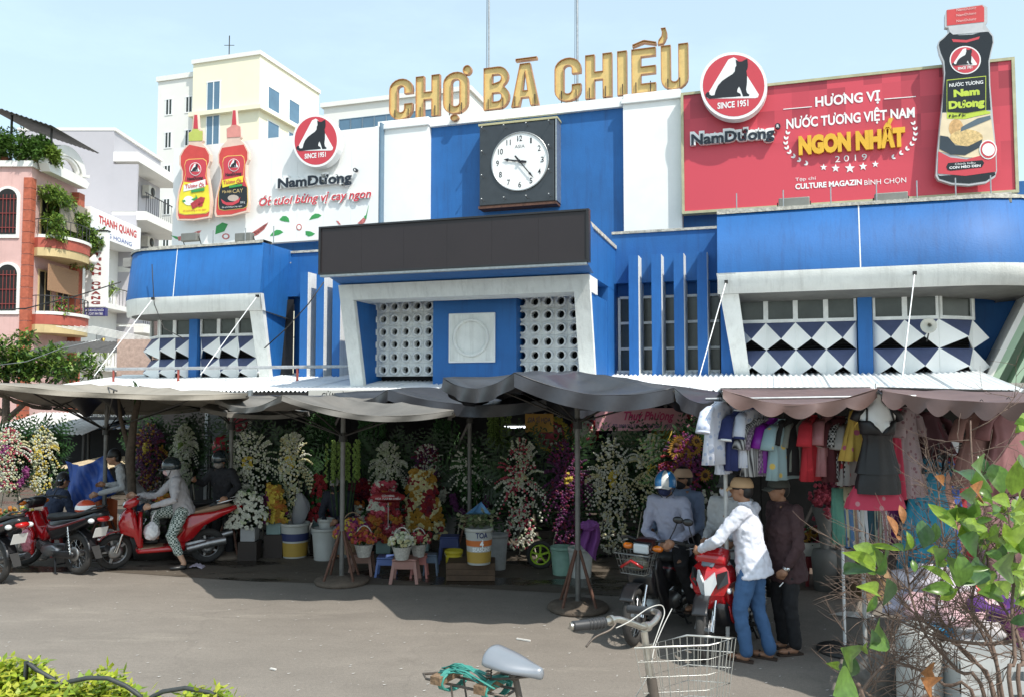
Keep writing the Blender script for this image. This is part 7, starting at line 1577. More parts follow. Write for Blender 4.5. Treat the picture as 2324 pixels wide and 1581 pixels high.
    if head!='helmet':
        m=dome(.10,.080,.035,-.25); o=m.build('hair',hairm,t)
        m=MB(); m.sph(hd-f*.045+V((0,0,-.005)),(.062,.072,.08),14,10,mx=mx); m.build('hair',hairm,t)
        if girl: m=MB(); m.tube([hd-f*.08,hd-f*.1+V((0,0,-.15)),hd-f*.07+V((0,0,-.3))],[.05,.04,.015],8); m.build('hair',hairm,t)
    if head=='cap':
        m=dome(.112,.091,.028,-.02); m.build('cap',hcol,t)
        m=MB(); m.grid(lambda i,j:hd+V((0,0,.032-.03*i*i-.02*(2*j-1)**2))+mx@V((.09+.085*i*(1-.35*(2*j-1)**2)-.02*(2*j-1)**2,(2*j-1)*.078*(1-.25*i),0)),6,8); q=m.build('cap_visor',hcol,t); q.modifiers.new('s','SOLIDIFY').thickness=.004
    if head=='helmet':
        m=MB(); rings=[]
        for i in range(10):
            e=-.35+(PI/2+.35)*i/9; rings.append([hd+V((0,0,.03))+mx@V((.135*math.cos(e)*math.cos(2*PI*k_/28),.118*math.cos(e)*math.sin(2*PI*k_/28),.135*math.sin(e))) for k_ in range(28)])
        m.loft(rings,0,True)
        if hc2:
            for fi,f_ in enumerate(m.f):
                if len(f_)==4 and (fi%28)%7<3: m.m[fi]=1
        m.build('helmet',[hcol]+([hc2] if hc2 else []),t)
        m=MB(); m.grid(lambda i,j:hd+V((0,0,.01-.02*i-.02*(2*j-1)**2))+mx@V((.11+.075*i*(1-.35*(2*j-1)**2)-.03*(2*j-1)**2,(2*j-1)*.10*(1-.2*i),0)),5,8); q=m.build('helmet_visor',hc2 or hcol,t); q.modifiers.new('s','SOLIDIFY').thickness=.005
        m=MB(); 
        for s_ in(-1,1): m.tube([hd+mx@V((.0,s_*.11,-.01)),hd+mx@V((.03,s_*.075,-.09)),hd+mx@V((.05,s_*.02,-.125))],.006,5)
        m.build('chin_strap',blkp,t)
    if mask: m=MB(); m.sph(hd+f*.036+V((0,0,-.052)),(.078,.066,.062),16,10,mx=mx); m.build('face_mask',mask,t)
    if extra=='hood': m=MB(); m.sph(hd-f*.012+V((0,0,-.02)),(.108,.096,.125),16,12,mx=mx); m.tube([nk-up*.02,nk+up*.06],[.085,.08],12); remesh(m.build('hood',shirt,t),.012,.012,.06)
    return t,J
def stand(h=1.65,lean=0,sp=.11): 
    k=h/1.65; s_=lambda x,y,z:(x*k,y*k,z*k)
    return dict(pel=s_(0,0,.88),chest=s_(.02+lean*.35,0,1.20),neck=s_(.01+lean*.52,0,1.385),head=s_(.035+lean*.62,0,1.53),
      shL=s_(lean*.48,.18,1.345),shR=s_(lean*.48,-.18,1.345),elL=s_(lean*.4,.23,1.07),elR=s_(lean*.4,-.23,1.07),wrL=s_(.08+lean*.4,.24,.84),wrR=s_(.08+lean*.4,-.24,.84),
      hpL=s_(0,.09,.85),hpR=s_(0,-.09,.85),knL=s_(.03,sp,.47),knR=s_(.03,-sp,.47),anL=s_(-.02,sp,.09),anR=s_(-.02,-sp,.09))
lilac=cloth('pale lilac shirt',(.36,.37,.47)); whs=cloth('white shirt',(.66,.68,.76),.8); brs=cloth('dark maroon shirt',(.060,.030,.032)); blus=cloth('grey blue shirt',(.17,.22,.33)); 
jean=cloth('blue jeans',(.055,.13,.27)); blk=cloth('black trousers',(.015,.015,.017)); blks=cloth('black jacket',(.018,.018,.022)); greyh=cloth('light grey hooded top',(.42,.40,.41))
tanc=mat('tan cap cloth',(.48,.31,.17),.8,var=.1); grc=mat('dark grey green cap',(.07,.075,.065),.8,var=.1); bh=mat('black helmet shell',(.02,.03,.035),.2,coat=.6)
chk=bpy.data.materials.new('green check cloth'); chk.use_nodes=True; t_=chk.node_tree; tc=t_.nodes.new('ShaderNodeTexCoord'); ck2=t_.nodes.new('ShaderNodeTexChecker'); ck2.inputs['Scale'].default_value=42; ck2.inputs[1].default_value=(.55,.6,.55,1); ck2.inputs[2].default_value=(.035,.07,.055,1); t_.links.new(tc.outputs['Object'],ck2.inputs[0]); t_.links.new(ck2.outputs[0],t_.nodes['Principled BSDF'].inputs['Base Color']); t_.nodes['Principled BSDF'].inputs['Roughness'].default_value=.85
def inb(bike,pt): return bike.matrix_world@V(pt)
# man in the white shirt: back to us, leaning on the handlebars of the red motorbike; local x = the way he faces
J=stand(1.70,.09,.12); J.update(wrL=(.46,.16,1.0),elL=(.24,.32,1.12),wrR=(.46,-.22,1.02),elR=(.24,-.34,1.12),anL=(.04,.10,.09),knL=(.09,.12,.49),anR=(-.12,-.10,.09),knR=(.0,-.11,.48))
g=gr(1712,1497); person('man in white shirt, jeans and tan cap gripping the handlebar of the red motorbike',(g.x,g.y,0),R(146),J,whs,jean,head='cap',hcol=tanc,hem=.03,look=.1,fat=1.10)
# man in dark maroon shirt with wrist watch and cigarette
J=stand(1.68,.05,.10); J.update(wrL=(.12,.2,.84),elL=(.02,.26,1.05),shL=(.0,.19,1.37)); g=gr(1788,1478)
tp,Jp=person('man in dark maroon shirt, black trousers and grey-green cap holding a cigarette',(g.x,g.y,0),R(192),J,brs,blk,head='cap',hcol=grc,hem=.10,look=-.05,fat=1.12,hands=(.9,.6))
w_=Jp['wrL']; m=MB(); m.lathe([(.036,-.012),(.036,.012)],14,w_,(Jp['wrL']-Jp['elL']),cap=False); m.sph(w_+V((.0,.034,0)),(.02,.01,.02),10,6); m.build('wrist_watch',chrome,tp)
m=MB(); m.cyl(w_+V((.05,.03,-.12)),w_+V((.10,.05,-.15)),.005,6); m.build('cigarette',whitep,tp)
m=MB(); m.lathe([(.05,0),(.052,.004),(.044,.004)],18,(.08,.135,1.16),(.5,.8,.1),cap=False); m.build('printed_ring',whitep,tp)
# rider of the black motorbike
def seated(sz,fwd,lean=.12,wr=None,foot=None,h=1.6,sp=.2):
    """seat height sz; x forward"""
    k=h/1.65; J=dict(pel=(0,0,sz+.10),chest=(lean*.75,0,sz+.10+.31*k),neck=(lean*1.2,0,sz+.10+.50*k),head=(lean*1.45+.03,0,sz+.10+.645*k),
      shL=(lean*1.1,.18,sz+.1+.455*k),shR=(lean*1.1,-.18,sz+.1+.455*k),hpL=(.03,.10,sz+.08),hpR=(.03,-.10,sz+.08))
    wr=wr or ((.5,.2,sz+.25),(.5,-.2,sz+.25)); foot=foot or ((.25,.3,.09),(.25,-.3,.09))
    for i,S_ in enumerate('LR'):
        sg=1 if S_=='L' else -1
        sh=V(J['sh'+S_]); w=V(wr[i]); e=mid(sh,w)+V((-.06,sg*.10,-.10)); J['el'+S_]=e; J['wr'+S_]=w
        hp=V(J['hp'+S_]); a=V(foot[i]); kn=mid(hp,a)+V((.20 if a.x>-.2 else .1,sg*.04,.12)); J['kn'+S_]=kn; J['an'+S_]=a
    return J
def rider(bike,x,sz,label,*a,off=0,turn=0,**kw):
    p=bike.location; rz=bike.rotation_euler[2]; loc=(p.x+x*math.cos(rz)-off*math.sin(rz),p.y+x*math.sin(rz)+off*math.cos(rz),0); return person(label,loc,rz+turn,*a,**kw)
J=seated(.78,0,.10,((.55,.26,.98),(.30,.0,.90)),((.10,.27,.30),(.12,-.30,.09))); J['knL']=(.34,.24,.72); J['elR']=(.10,-.28,.98)
rider(b3,.32,.78,'rider in lilac shirt, blue and white helmet and patterned mask on the black motorbike',J,lilac,blk,head='helmet',hcol=mat('helmet blue',(.04,.22,.5),.25,coat=.6),hc2=mat('helmet white',(.7,.7,.68),.25,coat=.6),mask=mat('patterned dark mask',(.02,.03,.10),.8,var=.9,scale=60),hem=.04,look=.1,k=1)
J=seated(.80,0,.04,((.35,.22,.95),(.35,-.22,.95)),((.05,.26,.28),(.05,-.26,.28)))
rider(b3,-.10,.80,'man in grey-blue shirt and light tan cap sitting behind the helmeted rider',J,blus,blk,head='cap',hcol=mat('light tan cap',(.55,.36,.24),.8),mask=blks,look=-.5,turn=-.35)
g=gr(1668,1440); J=stand(1.66,.1); J.update(wrL=(.35,.15,1.0),wrR=(.35,-.15,1.0)); person('man in dark grey cap and pale mask standing behind the white-shirted man',(g.x,g.y,0),R(230),J,cloth('off white shirt',(.5,.5,.5)),blk,head='cap',hcol=mat('charcoal cap',(.06,.06,.06),.8),mask=whs,look=-.3)
# woman on the red scooter, foot on the ground
J=seated(.72,0,.10,((.62,.30,.97),(.36,.20,.86)),((-.02,.36,.09),(.35,-.12,.40)),1.5); J['knL']=(.16,.30,.47); J['wrR']=(.64,-.28,1.0); J['elR']=(.36,-.30,.98); J['wrL']=(.42,.22,.90); J['elL']=(.12,.34,.98); J['hpL']=(.02,.14,.78)
rider(b2,.34,.72,'woman in light grey hooded top, checked trousers and black helmet on the red scooter',J,greyh,chk,skn=skin2,shoes='shoe',head='helmet',hcol=bh,mask=mat('pale pink mask',(.62,.42,.42),.8),extra='hood',trouser_len=.62,look=.0,off=.06,girl=True)
g=gr(506,1262); J=stand(1.58,.12); J.update(wrL=(.3,.3,.95),elL=(.1,.34,1.08),wrR=(.35,-.25,1.18),elR=(.12,-.32,1.1)); person('man in black jacket and black helmet standing behind the red scooter',(g.x,g.y,0),R(250),J,blks,blk,head='helmet',hcol=bh,mask=mat('grey mask',(.25,.22,.2),.8),hem=.05,look=0)
g=gr(766,1258); J=seated(.36,0,.15,((.42,.1,.55),(.42,-.1,.52)),((.38,.15,.09),(.38,-.15,.09)),1.6); person('seller in pale cap, dark mask and dark blue jacket sitting behind the parasol pole',(g.x,g.y+.25,0),R(262),J,cloth('dark navy jacket',(.02,.022,.035)),blk,head='cap',hcol=mat('pale grey cap',(.4,.38,.36),.8),mask=blks)
g=gr(312,1252); J=stand(1.6,.55); J.update(wrL=(.55,.2,.95),wrR=(.5,-.2,1.05)); person('man in white vest shirt and jeans stooping beside the thin tree',(g.x,g.y,0),R(200),J,cloth('grey white shirt',(.4,.4,.4)),jean,head='none')
g=gr(108,1262); J=seated(.40,0,.12,((.4,.15,.55),(.4,-.15,.55)),((.35,.15,.09),(.35,-.15,.09)),1.6); person('dark figure in dark blue sitting behind the parked motorbike at the left',(g.x,g.y,0),R(60),J,cloth('dark blue shirt',(.02,.03,.06)),blk,head='none')
# seat stools for the seated ones behind
stool('low stool under the seller in the pale cap',766,1246,50,50,mat('dull red plastic',(.3,.04,.04),.5)); stool('low stool under the dark figure at the left',108,1260,50,54,mat('dull red plastic',(.3,.04,.04),.5))
# ---- things on and around the bikes
def onb(bike,pt): 
    rz=bike.rotation_euler[2]; p=bike.location; return (p.x+pt[0]*math.cos(rz)-pt[1]*math.sin(rz),p.y+pt[0]*math.sin(rz)+pt[1]*math.cos(rz),pt[2])
t=thing('helmet','orange-red helmet with white swoosh resting on the parked motorbike seat','helmet',onb(b1,(-.14,0,.88)),R(10)); m=MB(); rings=[]
for i in range(9):
    e=-.2+(PI/2+.2)*i/8; rings.append([V((.14*math.cos(e)*math.cos(2*PI*k_/28),.12*math.cos(e)*math.sin(2*PI*k_/28),.02+.13*math.sin(e))) for k_ in range(28)])
m.loft(rings); 
for fi,f_ in enumerate(m.f):
    if len(f_)==4 and (fi//28) in(1,2) and (fi%28)>8: m.m[fi]=1
m.build('shell',[mat('orange red helmet',(.5,.07,.03),.25,coat=.5),whitep],t); m=MB(); m.grid(lambda i,j:(.12+.05*i,(j-.5)*.18,.01-.01*i),3,4); m.build('peak',whitep,t)
t=thing('plastic_bag','pink plastic bag hanging from the parked motorbike','bag',onb(b1,(.86,.2,.42))); m=MB(); m.sph((0,0,0),(.08,.06,.17),12,10); remesh(m.build('bag',mat('pink plastic bag',(.62,.22,.28),.35,var=.3,scale=12,bump=.5,bscale=14),t),.012,.05,.06); m=MB(); m.tube([(0,0,.12),(.02,0,.25),(.0,0,.36)],.012,6); m.build('loop',mat('pink plastic bag',(.62,.22,.28)),t)
t=thing('plastic_bag','white plastic bag hanging behind the leg shield of the red scooter','bag',onb(b2,(.76,.12,.52))); m=MB(); m.sph((0,0,0),(.11,.10,.13),14,10); remesh(m.build('bag',mat('white plastic bag',(.75,.75,.76),.35,var=.05,bump=.5,bscale=12),t),.012,.05,.07); m=MB(); m.tube([(0,0,.1),(.01,0,.2),(.06,0,.3)],.01,6); m.build('loop',mat('white plastic bag',(.75,.75,.76)),t)
basket('orange and yellow bouquet on the far handlebar of the red scooter',368,1230,.82,.13,['orange','gold','red'],.05,False,70,.035,wick=(.2,.12,.08),Y=12.2)
# ================================================================ clothes stall
Z8=lambda x,y:(1573+x*.4682,841.5+y*.4682)
def fabric(name,c,kind=None,c2=None,rough=.85):
    if name in MC: return MC[name]
    if not kind: return mat(name,c,rough,var=.15,scale=6,bump=.2,bscale=16)
    m=bpy.data.materials.new(name); m.use_nodes=True; t=m.node_tree; b=t.nodes['Principled BSDF']; b.inputs['Roughness'].default_value=rough
    tc=t.nodes.new('ShaderNodeTexCoord')
    if kind=='check': n=t.nodes.new('ShaderNodeTexChecker'); n.inputs['Scale'].default_value=45; o=n.outputs[1]
    elif kind=='stripe': n=t.nodes.new('ShaderNodeTexWave'); n.inputs['Scale'].default_value=14; o=n.outputs[1]
    else: n=t.nodes.new('ShaderNodeTexVoronoi'); n.inputs['Scale'].default_value=16 if kind=='dots' else 9; o=mr(t,n.outputs[0],.22,.28,1,0)
    t.links.new(tc.outputs['Object'],n.inputs['Vector']); t.links.new(mix(t,o,tuple(c)+(1,),tuple(c2)+(1,)),b.inputs['Base Color']); MC[name]=m; return m
def garment(label,px,pyt,pyb,Y,mm,kind='shirt',rz=0,w=.40,cat='shirt',group='clothes hanging on the upper rail',sl=True,trim=None,d=.06):
    """garment on a hanger, its shoulders at the surveyed top; w shoulder width"""
    top=at(px,pyt,Y); bot=at(px,pyb,Y); L=top.z-bot.z; rnd=random.Random(px*3+int(pyt)); ph=rnd.uniform(0,6)
    t=thing({'shirt':'hanging_shirt','dress':'hanging_dress','trousers':'hanging_trousers'}[kind],label,cat,tuple(top),rz,group)
    m=MB(); n=36
    def ring(z,hw,dd,rip):
        return [V((hw*math.copysign(abs(math.cos(a))**.75,math.cos(a))+rip*.5*math.sin(7*a+ph),dd*math.sin(a)+rip*math.sin(9*a+ph+z*3)+.01*noise.noise(V((a*2,z*6,ph))),z)) for a in [2*PI*k/n for k in range(n)]]
    if kind=='shirt': prof=[(0,.055,.035,0),(-.035,.30*w,.045,0),(-.07,.46*w,.05,.002),(-.16,.44*w,d,.006),(-L*.6,.45*w,d*1.1,.012),(-L,.52*w,d*1.25,.02)]
    elif kind=='dress': prof=[(0,.05,.035,0),(-.04,.32*w,.045,0),(-.12,.40*w,.05,.003),(-L*.32,.36*w,d,.008),(-L*.6,.50*w,d*1.4,.018),(-L,.66*w,d*1.8,.03)]
    else: prof=[(0,.42*w,.04,.003),(-L*.3,.46*w,.05,.008),(-L*.65,.40*w,.05,.014),(-L,.42*w,.055,.018)]
    m.loft([ring(*p) for p in prof],0,True); o=m.build('body',mm,t)
    if kind!='trousers':
        if sl:
            for s_ in(-1,1):
                m=MB(); m.tube([(s_*.34*w,0,-.055),(s_*.52*w,-.01,-.10),(s_*.62*w,-.015,-.20),(s_*.66*w,-.015,-.27)],[.045,.06,.066,.07],12,flat=.55); m.build('sleeve',mm,t)
                if trim: m=MB(); m.tube([(s_*.655*w,-.015,-.262),(s_*.663*w,-.015,-.277)],[.0715,.0725],12,flat=.57); m.build('cuff_trim',trim,t)
        m=MB(); m.tube([(.055*math.cos(a),.038*math.sin(a),.0) for a in [2*PI*k/14 for k in range(14)]],.009,6,closed=True); m.build('collar',trim or mm,t)
    m=MB(); m.tube([(-.38*w,0,-.05),(0,0,.01),(.38*w,0,-.05)],.006,5); m.tube([(0,0,.01),(0,0,.05),(.025,0,.075),(.0,0,.1),(-.02,0,.085)],.004,5); m.build('hanger',mat('dark hanger',(.03,.03,.03),.5),t)
    return t
wbl=fabric('white blue floral cotton',(.60,.63,.72),'dots',(.38,.45,.62)); 
G=[('white-blue pyjama shirt with shorts, leftmost on the rail and catching the sun',127,150,445,wbl,1.05,.42,'tb'),
('navy pyjama shirt with white edging, second from the left',222,190,475,fabric('navy cotton',(.02,.03,.12)),.9,.30,'w'),
('white pyjama shirt with navy edging, third from the left',275,180,460,wbl,1.0,.32,'n'),
('black shirt printed with white letters near the left end',318,235,505,fabric('black white print',(.015,.015,.018),'stripe',(.45,.45,.45)),.6,.30,None),
('grey and lilac checked shirt next to the black lettered one',342,235,500,fabric('lilac check',(.30,.24,.30),'check',(.12,.09,.13)),.6,.30,None),
('bright violet shirt between the mauve and the patchwork ones',388,230,485,fabric('violet satin',(.20,.01,.28),rough=.4),.8,.32,None),
('light blue shirt with yellow patches',437,235,520,fabric('blue yellow patches',(.25,.36,.38),'patch',(.55,.40,.10)),.9,.36,None),
('black shirt right of the blue and yellow one',490,215,500,fabric('black cotton',(.015,.016,.017)),.6,.32,None),
('grey shirt with a paper price tag',520,225,480,fabric('grey green cotton',(.20,.22,.19)),.6,.30,None),
('bright red shirt at the middle of the rail',578,215,522,fabric('red cotton',(.38,.015,.025)),1.15,.40,None),
('dusty pink satin shirt with open sleeve right of the red one',650,210,500,fabric('dusty pink satin',(.38,.17,.18),rough=.45),1.0,.36,None),
('beige grey shirt half behind the pink satin one',690,225,520,fabric('beige cotton',(.33,.29,.25)),.6,.32,None),
('dark maroon shirt left of the checked one',710,220,530,fabric('dark maroon cotton',(.08,.015,.02)),.6,.32,None),
('black and white small-checked shirt near the mannequin',740,225,520,fabric('houndstooth',(.45,.45,.45),'check',(.02,.02,.02)),.6,.30,None),
('grey shirt with red print just left of the mannequin',770,235,545,fabric('grey red print',(.35,.34,.33),'patch',(.40,.04,.05)),.8,.34,None)]
for i,(l,x,y0,y1,mm,rz,w,tr) in enumerate(G):
    px,py0=Z8(x,y0); _,py1=Z8(x,y1); tm={'w':whitep,'n':fabric('navy cotton',(.02,.03,.12)),'tb':wbl}.get(tr)
    garment(l,px,py0,py1,7.75+.03*(i%3),mm,'shirt',rz*.85,w*1.42,trim=tm)
px,py=Z8(145,425); garment('white-blue pyjama shorts under the leftmost shirt',px,py,Z8(0,495)[1],7.8,wbl,'trousers',1.0,.32,'shorts',sl=False)
for l,x,y0,y1,mm,w,rz in (('red and pink layered nightdress behind the mannequin',995,185,610,fabric('red pink satin',(.45,.04,.08),'patch',(.45,.2,.22)),.34,.8),('grey patterned nightdress right of the mannequin',1035,175,605,fabric('grey rose print',(.33,.26,.27),'dots',(.20,.10,.12)),.34,.7),
    ('pink and yellow top just behind the mannequin shoulder',800,165,430,fabric('yellow pink print',(.55,.38,.08),'patch',(.45,.10,.18)),.34,.6)):
    garment(l,Z8(x,0)[0],Z8(0,y0)[1],Z8(0,y1)[1],7.6,mm,'dress',rz,w,'nightdress',sl=l.startswith('grey'))
# rail
a=at(*Z8(60,150),7.85); b=at(*Z8(1080,165),7.6); t=thing('clothes_rail','steel rail holding the row of hanging clothes under the brown awning','rail',tuple(a)); m=MB(); m.cyl((0,0,.03),(b.x-a.x,b.y-a.y,.06),.014,8); m.build('rail',steel,t)
for q in(.1,.75): m=MB(); m.cyl(((b.x-a.x)*q,(b.y-a.y)*q+.05,-a.z),((b.x-a.x)*q,(b.y-a.y)*q+.05,.08),.02,8); m.build('post',mat('pale painted pole',(.5,.5,.48)),t)
# mannequin
c=at(*Z8(887,175),7.25); t=thing('mannequin','white headless mannequin torso in black lace-edged camisole and shorts','mannequin',tuple(c),0); t.scale=(.80,.8,.88)
def prof_loft(rows,n=28,fold=0):
    return [[V((hx*math.cos(2*PI*k/n)*(1+fold*math.sin(9*2*PI*k/n+z*5)),cy+hy*math.sin(2*PI*k/n)*(1+fold*math.cos(7*2*PI*k/n)),z)) for k in range(n)] for z,hx,hy,cy in rows]
wpl=mat('white mannequin plastic',(.78,.78,.76),.35,var=.03)
m=MB(); m.loft(prof_loft([(.14,.05,.05,0),(.06,.055,.055,0),(.02,.10,.07,0),(-.03,.19,.085,0),(-.10,.19,.10,-.01),(-.22,.165,.12,-.02),(-.38,.125,.10,0),(-.50,.15,.11,0),(-.62,.18,.12,0),(-.70,.17,.12,0)]))
for s_ in(-1,1): m.sph((s_*.075,-.09,-.2),(.065,.06,.065),12,8); m.sph((s_*.19,0,-.07),(.045,.05,.06),10,8)
remesh(m.build('torso',wpl,t),.011,sm=5)
lace=fabric('black lace satin',(.009,.008,.009),rough=.5)
m=MB(); m.loft(prof_loft([(-.25,.172,.13,-.02),(-.32,.15,.12,-.01),(-.42,.17,.135,0),(-.56,.21,.15,0),(-.66,.235,.165,0)],40,.07),0,False); m.build('camisole_skirt',lace,t)
m=MB(); rr_=[]
for j in range(5):
    q=j/4; rg=[]
    for k in range(40):
        a=2*PI*k/40; x=math.cos(a); y=math.sin(a); fr=max(0,-y); top=-.13-(.13*(1-min(1,abs(x)/.62)))*fr; z=top+(-.27-top)*q; hx=.198-.022*q; hy=.118+.012*q+.055*fr*(1-abs(2*q-.9))*abs(math.sin(2*a))**.5; rg.append(V((hx*x,hy*y-.015,z)))
    rr_.append(rg)
m.loft(rr_,0,False)
for s_ in(-1,1): m.tube([(s_*.15,-.10,-.13),(s_*.13,-.07,-.02),(s_*.12,.03,.02),(s_*.13,.09,-.12)],.011,6)
q=m.build('camisole_top',lace,t); q.modifiers.new('s','SOLIDIFY').thickness=.008
for s_ in(-1,1): m=MB(); m.tube([(s_*.15,0,-.02),(s_*.22,-.01,-.06),(s_*.25,-.01,-.13)],[.05,.06,.065],12,flat=.7); m.build('frill_sleeve',lace,t)
m=MB(); m.loft(prof_loft([(-.62,.19,.14,0),(-.75,.23,.15,0),(-.86,.24,.15,0)],40,.08),0,False); m.build('lace_shorts',lace,t)
m=MB(); m.loft(prof_loft([(-.80,.22,.13,.08),(-.92,.30,.15,.08),(-1.02,.33,.17,.08)],40,.05),0,False); m.build('red_underskirt',fabric('red pink satin',(.45,.04,.08)),t)
m=MB(); m.cyl((0,0,.12),(0,0,.24),.006,6); m.build('hook',steel,t)
# lower row of trousers
LR=[('mint green trousers',712,565,.10,(.14,.36,.28),None),('cream trousers with small dots',745,560,.10,(.55,.50,.34),'dots'),('blue and white printed trousers',770,600,.12,(.10,.20,.38),'patch'),('pinkish tan trousers',795,560,.1,(.42,.27,.21),None),('white trousers with dark spots',822,600,.12,(.60,.62,.66),'dots'),('dark teal trousers',868,610,.14,(.02,.07,.10),None),('pale green striped trousers',898,615,.1,(.35,.42,.34),'stripe'),('mauve trousers',922,615,.1,(.35,.18,.22),None),('white slender trousers',945,620,.1,(.62,.60,.64),None),('deep purple trousers',972,625,.12,(.10,.01,.09),None),('black trousers with white piping',1040,620,.14,(.015,.015,.02),None)]
for i,(l,x,y0,w,c_,kd) in enumerate(LR):
    mm=fabric('lower '+l,c_,kd,(.12,.05,.05) if kd!='patch' else (.55,.55,.56)); garment(l+' on the lower rail below the shirts',Z8(x,0)[0],Z8(0,y0)[1],Z8(0,835+(i%3)*8)[1],8.0,mm,'trousers',.2,w*2.0,'trousers','trousers on the lower rail')
a=at(*Z8(700,558),8.0); b=at(*Z8(1060,600),7.9); t=thing('lower_clothes_rail','low white rail on a round foot carrying the trousers','rail',tuple(a)); L_=b.x-a.x
m=MB(); m.cyl((0,0,.03),(L_,0,.03),.013,8); m.build('rail',whitep,t); m=MB(); m.cyl((.05,.03,-a.z),(.05,.03,.03),.016,8); m.build('post',whitep,t); m=MB(); m.lathe([(.26,0),(.26,.03),(.1,.06),(.04,.07)],20,(.05,.03,-a.z)); m.build('round_foot',mat('dark iron foot',(.04,.04,.04),.6),t)
# right part: blue dress, dark blouses, brown dresses
garment('long turquoise dress with small print right of the mannequin',Z8(1130,0)[0],Z8(0,425)[1],Z8(0,950)[1],7.9,fabric('turquoise print',(.03,.27,.42),'dots',(.02,.12,.2)),'dress',.15,.5,'dress','dresses at the right of the stall')
garment('salmon dress half behind the turquoise one',Z8(1190,0)[0],Z8(0,430)[1],Z8(0,900)[1],8.1,fabric('salmon cotton',(.45,.22,.16)),'dress',.4,.4,'dress','dresses at the right of the stall')
garment('royal blue dress right of the salmon one',Z8(1235,0)[0],Z8(0,440)[1],Z8(0,920)[1],8.2,fabric('royal blue cotton',(.03,.08,.30)),'dress',.5,.4,'dress','dresses at the right of the stall')
garment('dusty brown dress behind the bare twigs at the right',Z8(1400,0)[0],Z8(0,190)[1],Z8(0,550)[1],7.4,fabric('dusty brown cotton',(.26,.14,.12)),'dress',.3,.5,'dress','dresses at the right of the stall')
garment('rose brown dress at the right edge behind the leaves',Z8(1530,0)[0],Z8(0,180)[1],Z8(0,600)[1],7.3,fabric('rose brown cotton',(.24,.11,.11)),'dress',.3,.5,'dress','dresses at the right of the stall')
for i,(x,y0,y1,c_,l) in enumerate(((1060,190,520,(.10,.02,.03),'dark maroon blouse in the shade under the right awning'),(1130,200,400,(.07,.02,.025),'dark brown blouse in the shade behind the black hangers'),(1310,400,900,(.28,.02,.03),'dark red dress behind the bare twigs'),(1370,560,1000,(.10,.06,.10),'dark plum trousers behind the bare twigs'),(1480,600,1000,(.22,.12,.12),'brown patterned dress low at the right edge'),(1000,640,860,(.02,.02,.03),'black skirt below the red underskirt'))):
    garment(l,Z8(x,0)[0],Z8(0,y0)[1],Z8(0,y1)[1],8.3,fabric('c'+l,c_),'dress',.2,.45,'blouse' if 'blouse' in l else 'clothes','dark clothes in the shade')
# black hangers
for i in range(5):
    c=at(*Z8(1125+i*32,410+(i%2)*15),7.7); t=thing('clothes_hanger',['leftmost','second','third','fourth','rightmost'][i]+' black plastic hanger of the empty bunch under the right awning','hanger',tuple(c),.5+i*.15,'empty black hangers')
    m=MB(); m.tube([(-.19,0,-.12),(-.1,0,-.04),(0,0,.0),(.1,0,-.04),(.19,0,-.12),(-.19,0,-.12)],.01,6); m.tube([(0,0,0),(0,0,.05),(.03,0,.08),(0,0,.12),(-.03,0,.09)],.005,5); m.build('frame',blkp,t)
c=at(*Z8(1250,345),8.4); t=thing('price_card','white card hanging among the dark clothes under the right awning','card',tuple(c)); m=MB(); m.box((0,0,0),(.16,.01,.26),mx=M.Rotation(.15,3,'Y')); m.build('card',whitep,t)
# foam box with flowers on a red stool
t,H_=stool('red plastic stool under the white foam flower box',1847,1325,52,68,mat('maroon red plastic',(.26,.035,.04),.5)); g=t.location
t=thing('foam_box','white foam box on the red stool right of the dark-shirted man','box',(g.x,g.y,H_),.0); 
for nm,bb in(('base',(-.2,.2,-.15,.15,0,.03)),('front_wall',(-.22,.22,-.17,-.152,0,.17)),('back_wall',(-.22,.22,.152,.17,0,.17)),('side_wall',(-.22,-.202,-.15,.15,0,.17)),('side_wall',(.202,.22,-.15,.15,0,.17))): m=MB(); m.bx(*bb); m.build(nm,mat('foam white',(.6,.6,.55),.8,var=.1),t)
t=thing('flower_arrangement','pink and dried flower bouquet with a sunflower in the foam box','flower arrangement',(g.x,g.y,H_+.04)); m=MB(); blossoms(m,[(random.uniform(-.2,.25),random.uniform(-.15,.1),.08+random.uniform(0,.25)*(1-abs(random.uniform(-.5,.5)))) for _ in range(200)],.03,3); m.build('blossoms',[fcol('pink'),fcol('maroon'),fcol('pale')],t,kind='stuff'); m=MB(); leaf_cloud(m,[((0,0,.15),(.25,.15,.15))],160,.06); m.build('foliage',gf1,t,kind='stuff')
for x,z in((-.17,.2),(-.05,.27)): o=link('sunflower',pme,t,(x,-.17,z),(.2,0,0))
for i,(px,py,c_,l) in enumerate(((1640,1180,'white','white wrapped bouquet with tulle behind the riders'),(1608,1170,'white','white lily bouquet left of the dark-capped man'),(1870,1130,'pink','pink bouquet in the dark opening right of the dark-shirted man'),(1905,1110,'maroon','dark red bouquet at the back of the right opening'))):
    c=at(px,py,9.7 if i<2 else 10.5); t=thing('flower_bouquet',l,'bouquet',(c.x,c.y,0)); m=MB(); blossoms(m,[(random.gauss(0,.1),random.gauss(-.05,.05),c.z+random.gauss(0,.12)) for _ in range(110)],.035,1); m.build('blossoms',fcol(c_),t,kind='stuff'); m=MB(); m.lathe([(.05,.5),(.09,c.z-.35),(.16,c.z-.1)],14,cap=False); m.build('wrapping',mat('white tulle',(.55,.55,.58)) if i<2 else mat('dull bucket',(.2,.2,.19)),t); m=MB(); m.lathe([(.14,0),(.17,.4),(.15,.5),(.04,.52)],14); m.build('bucket',mat('dull bucket',(.2,.2,.19)),t)
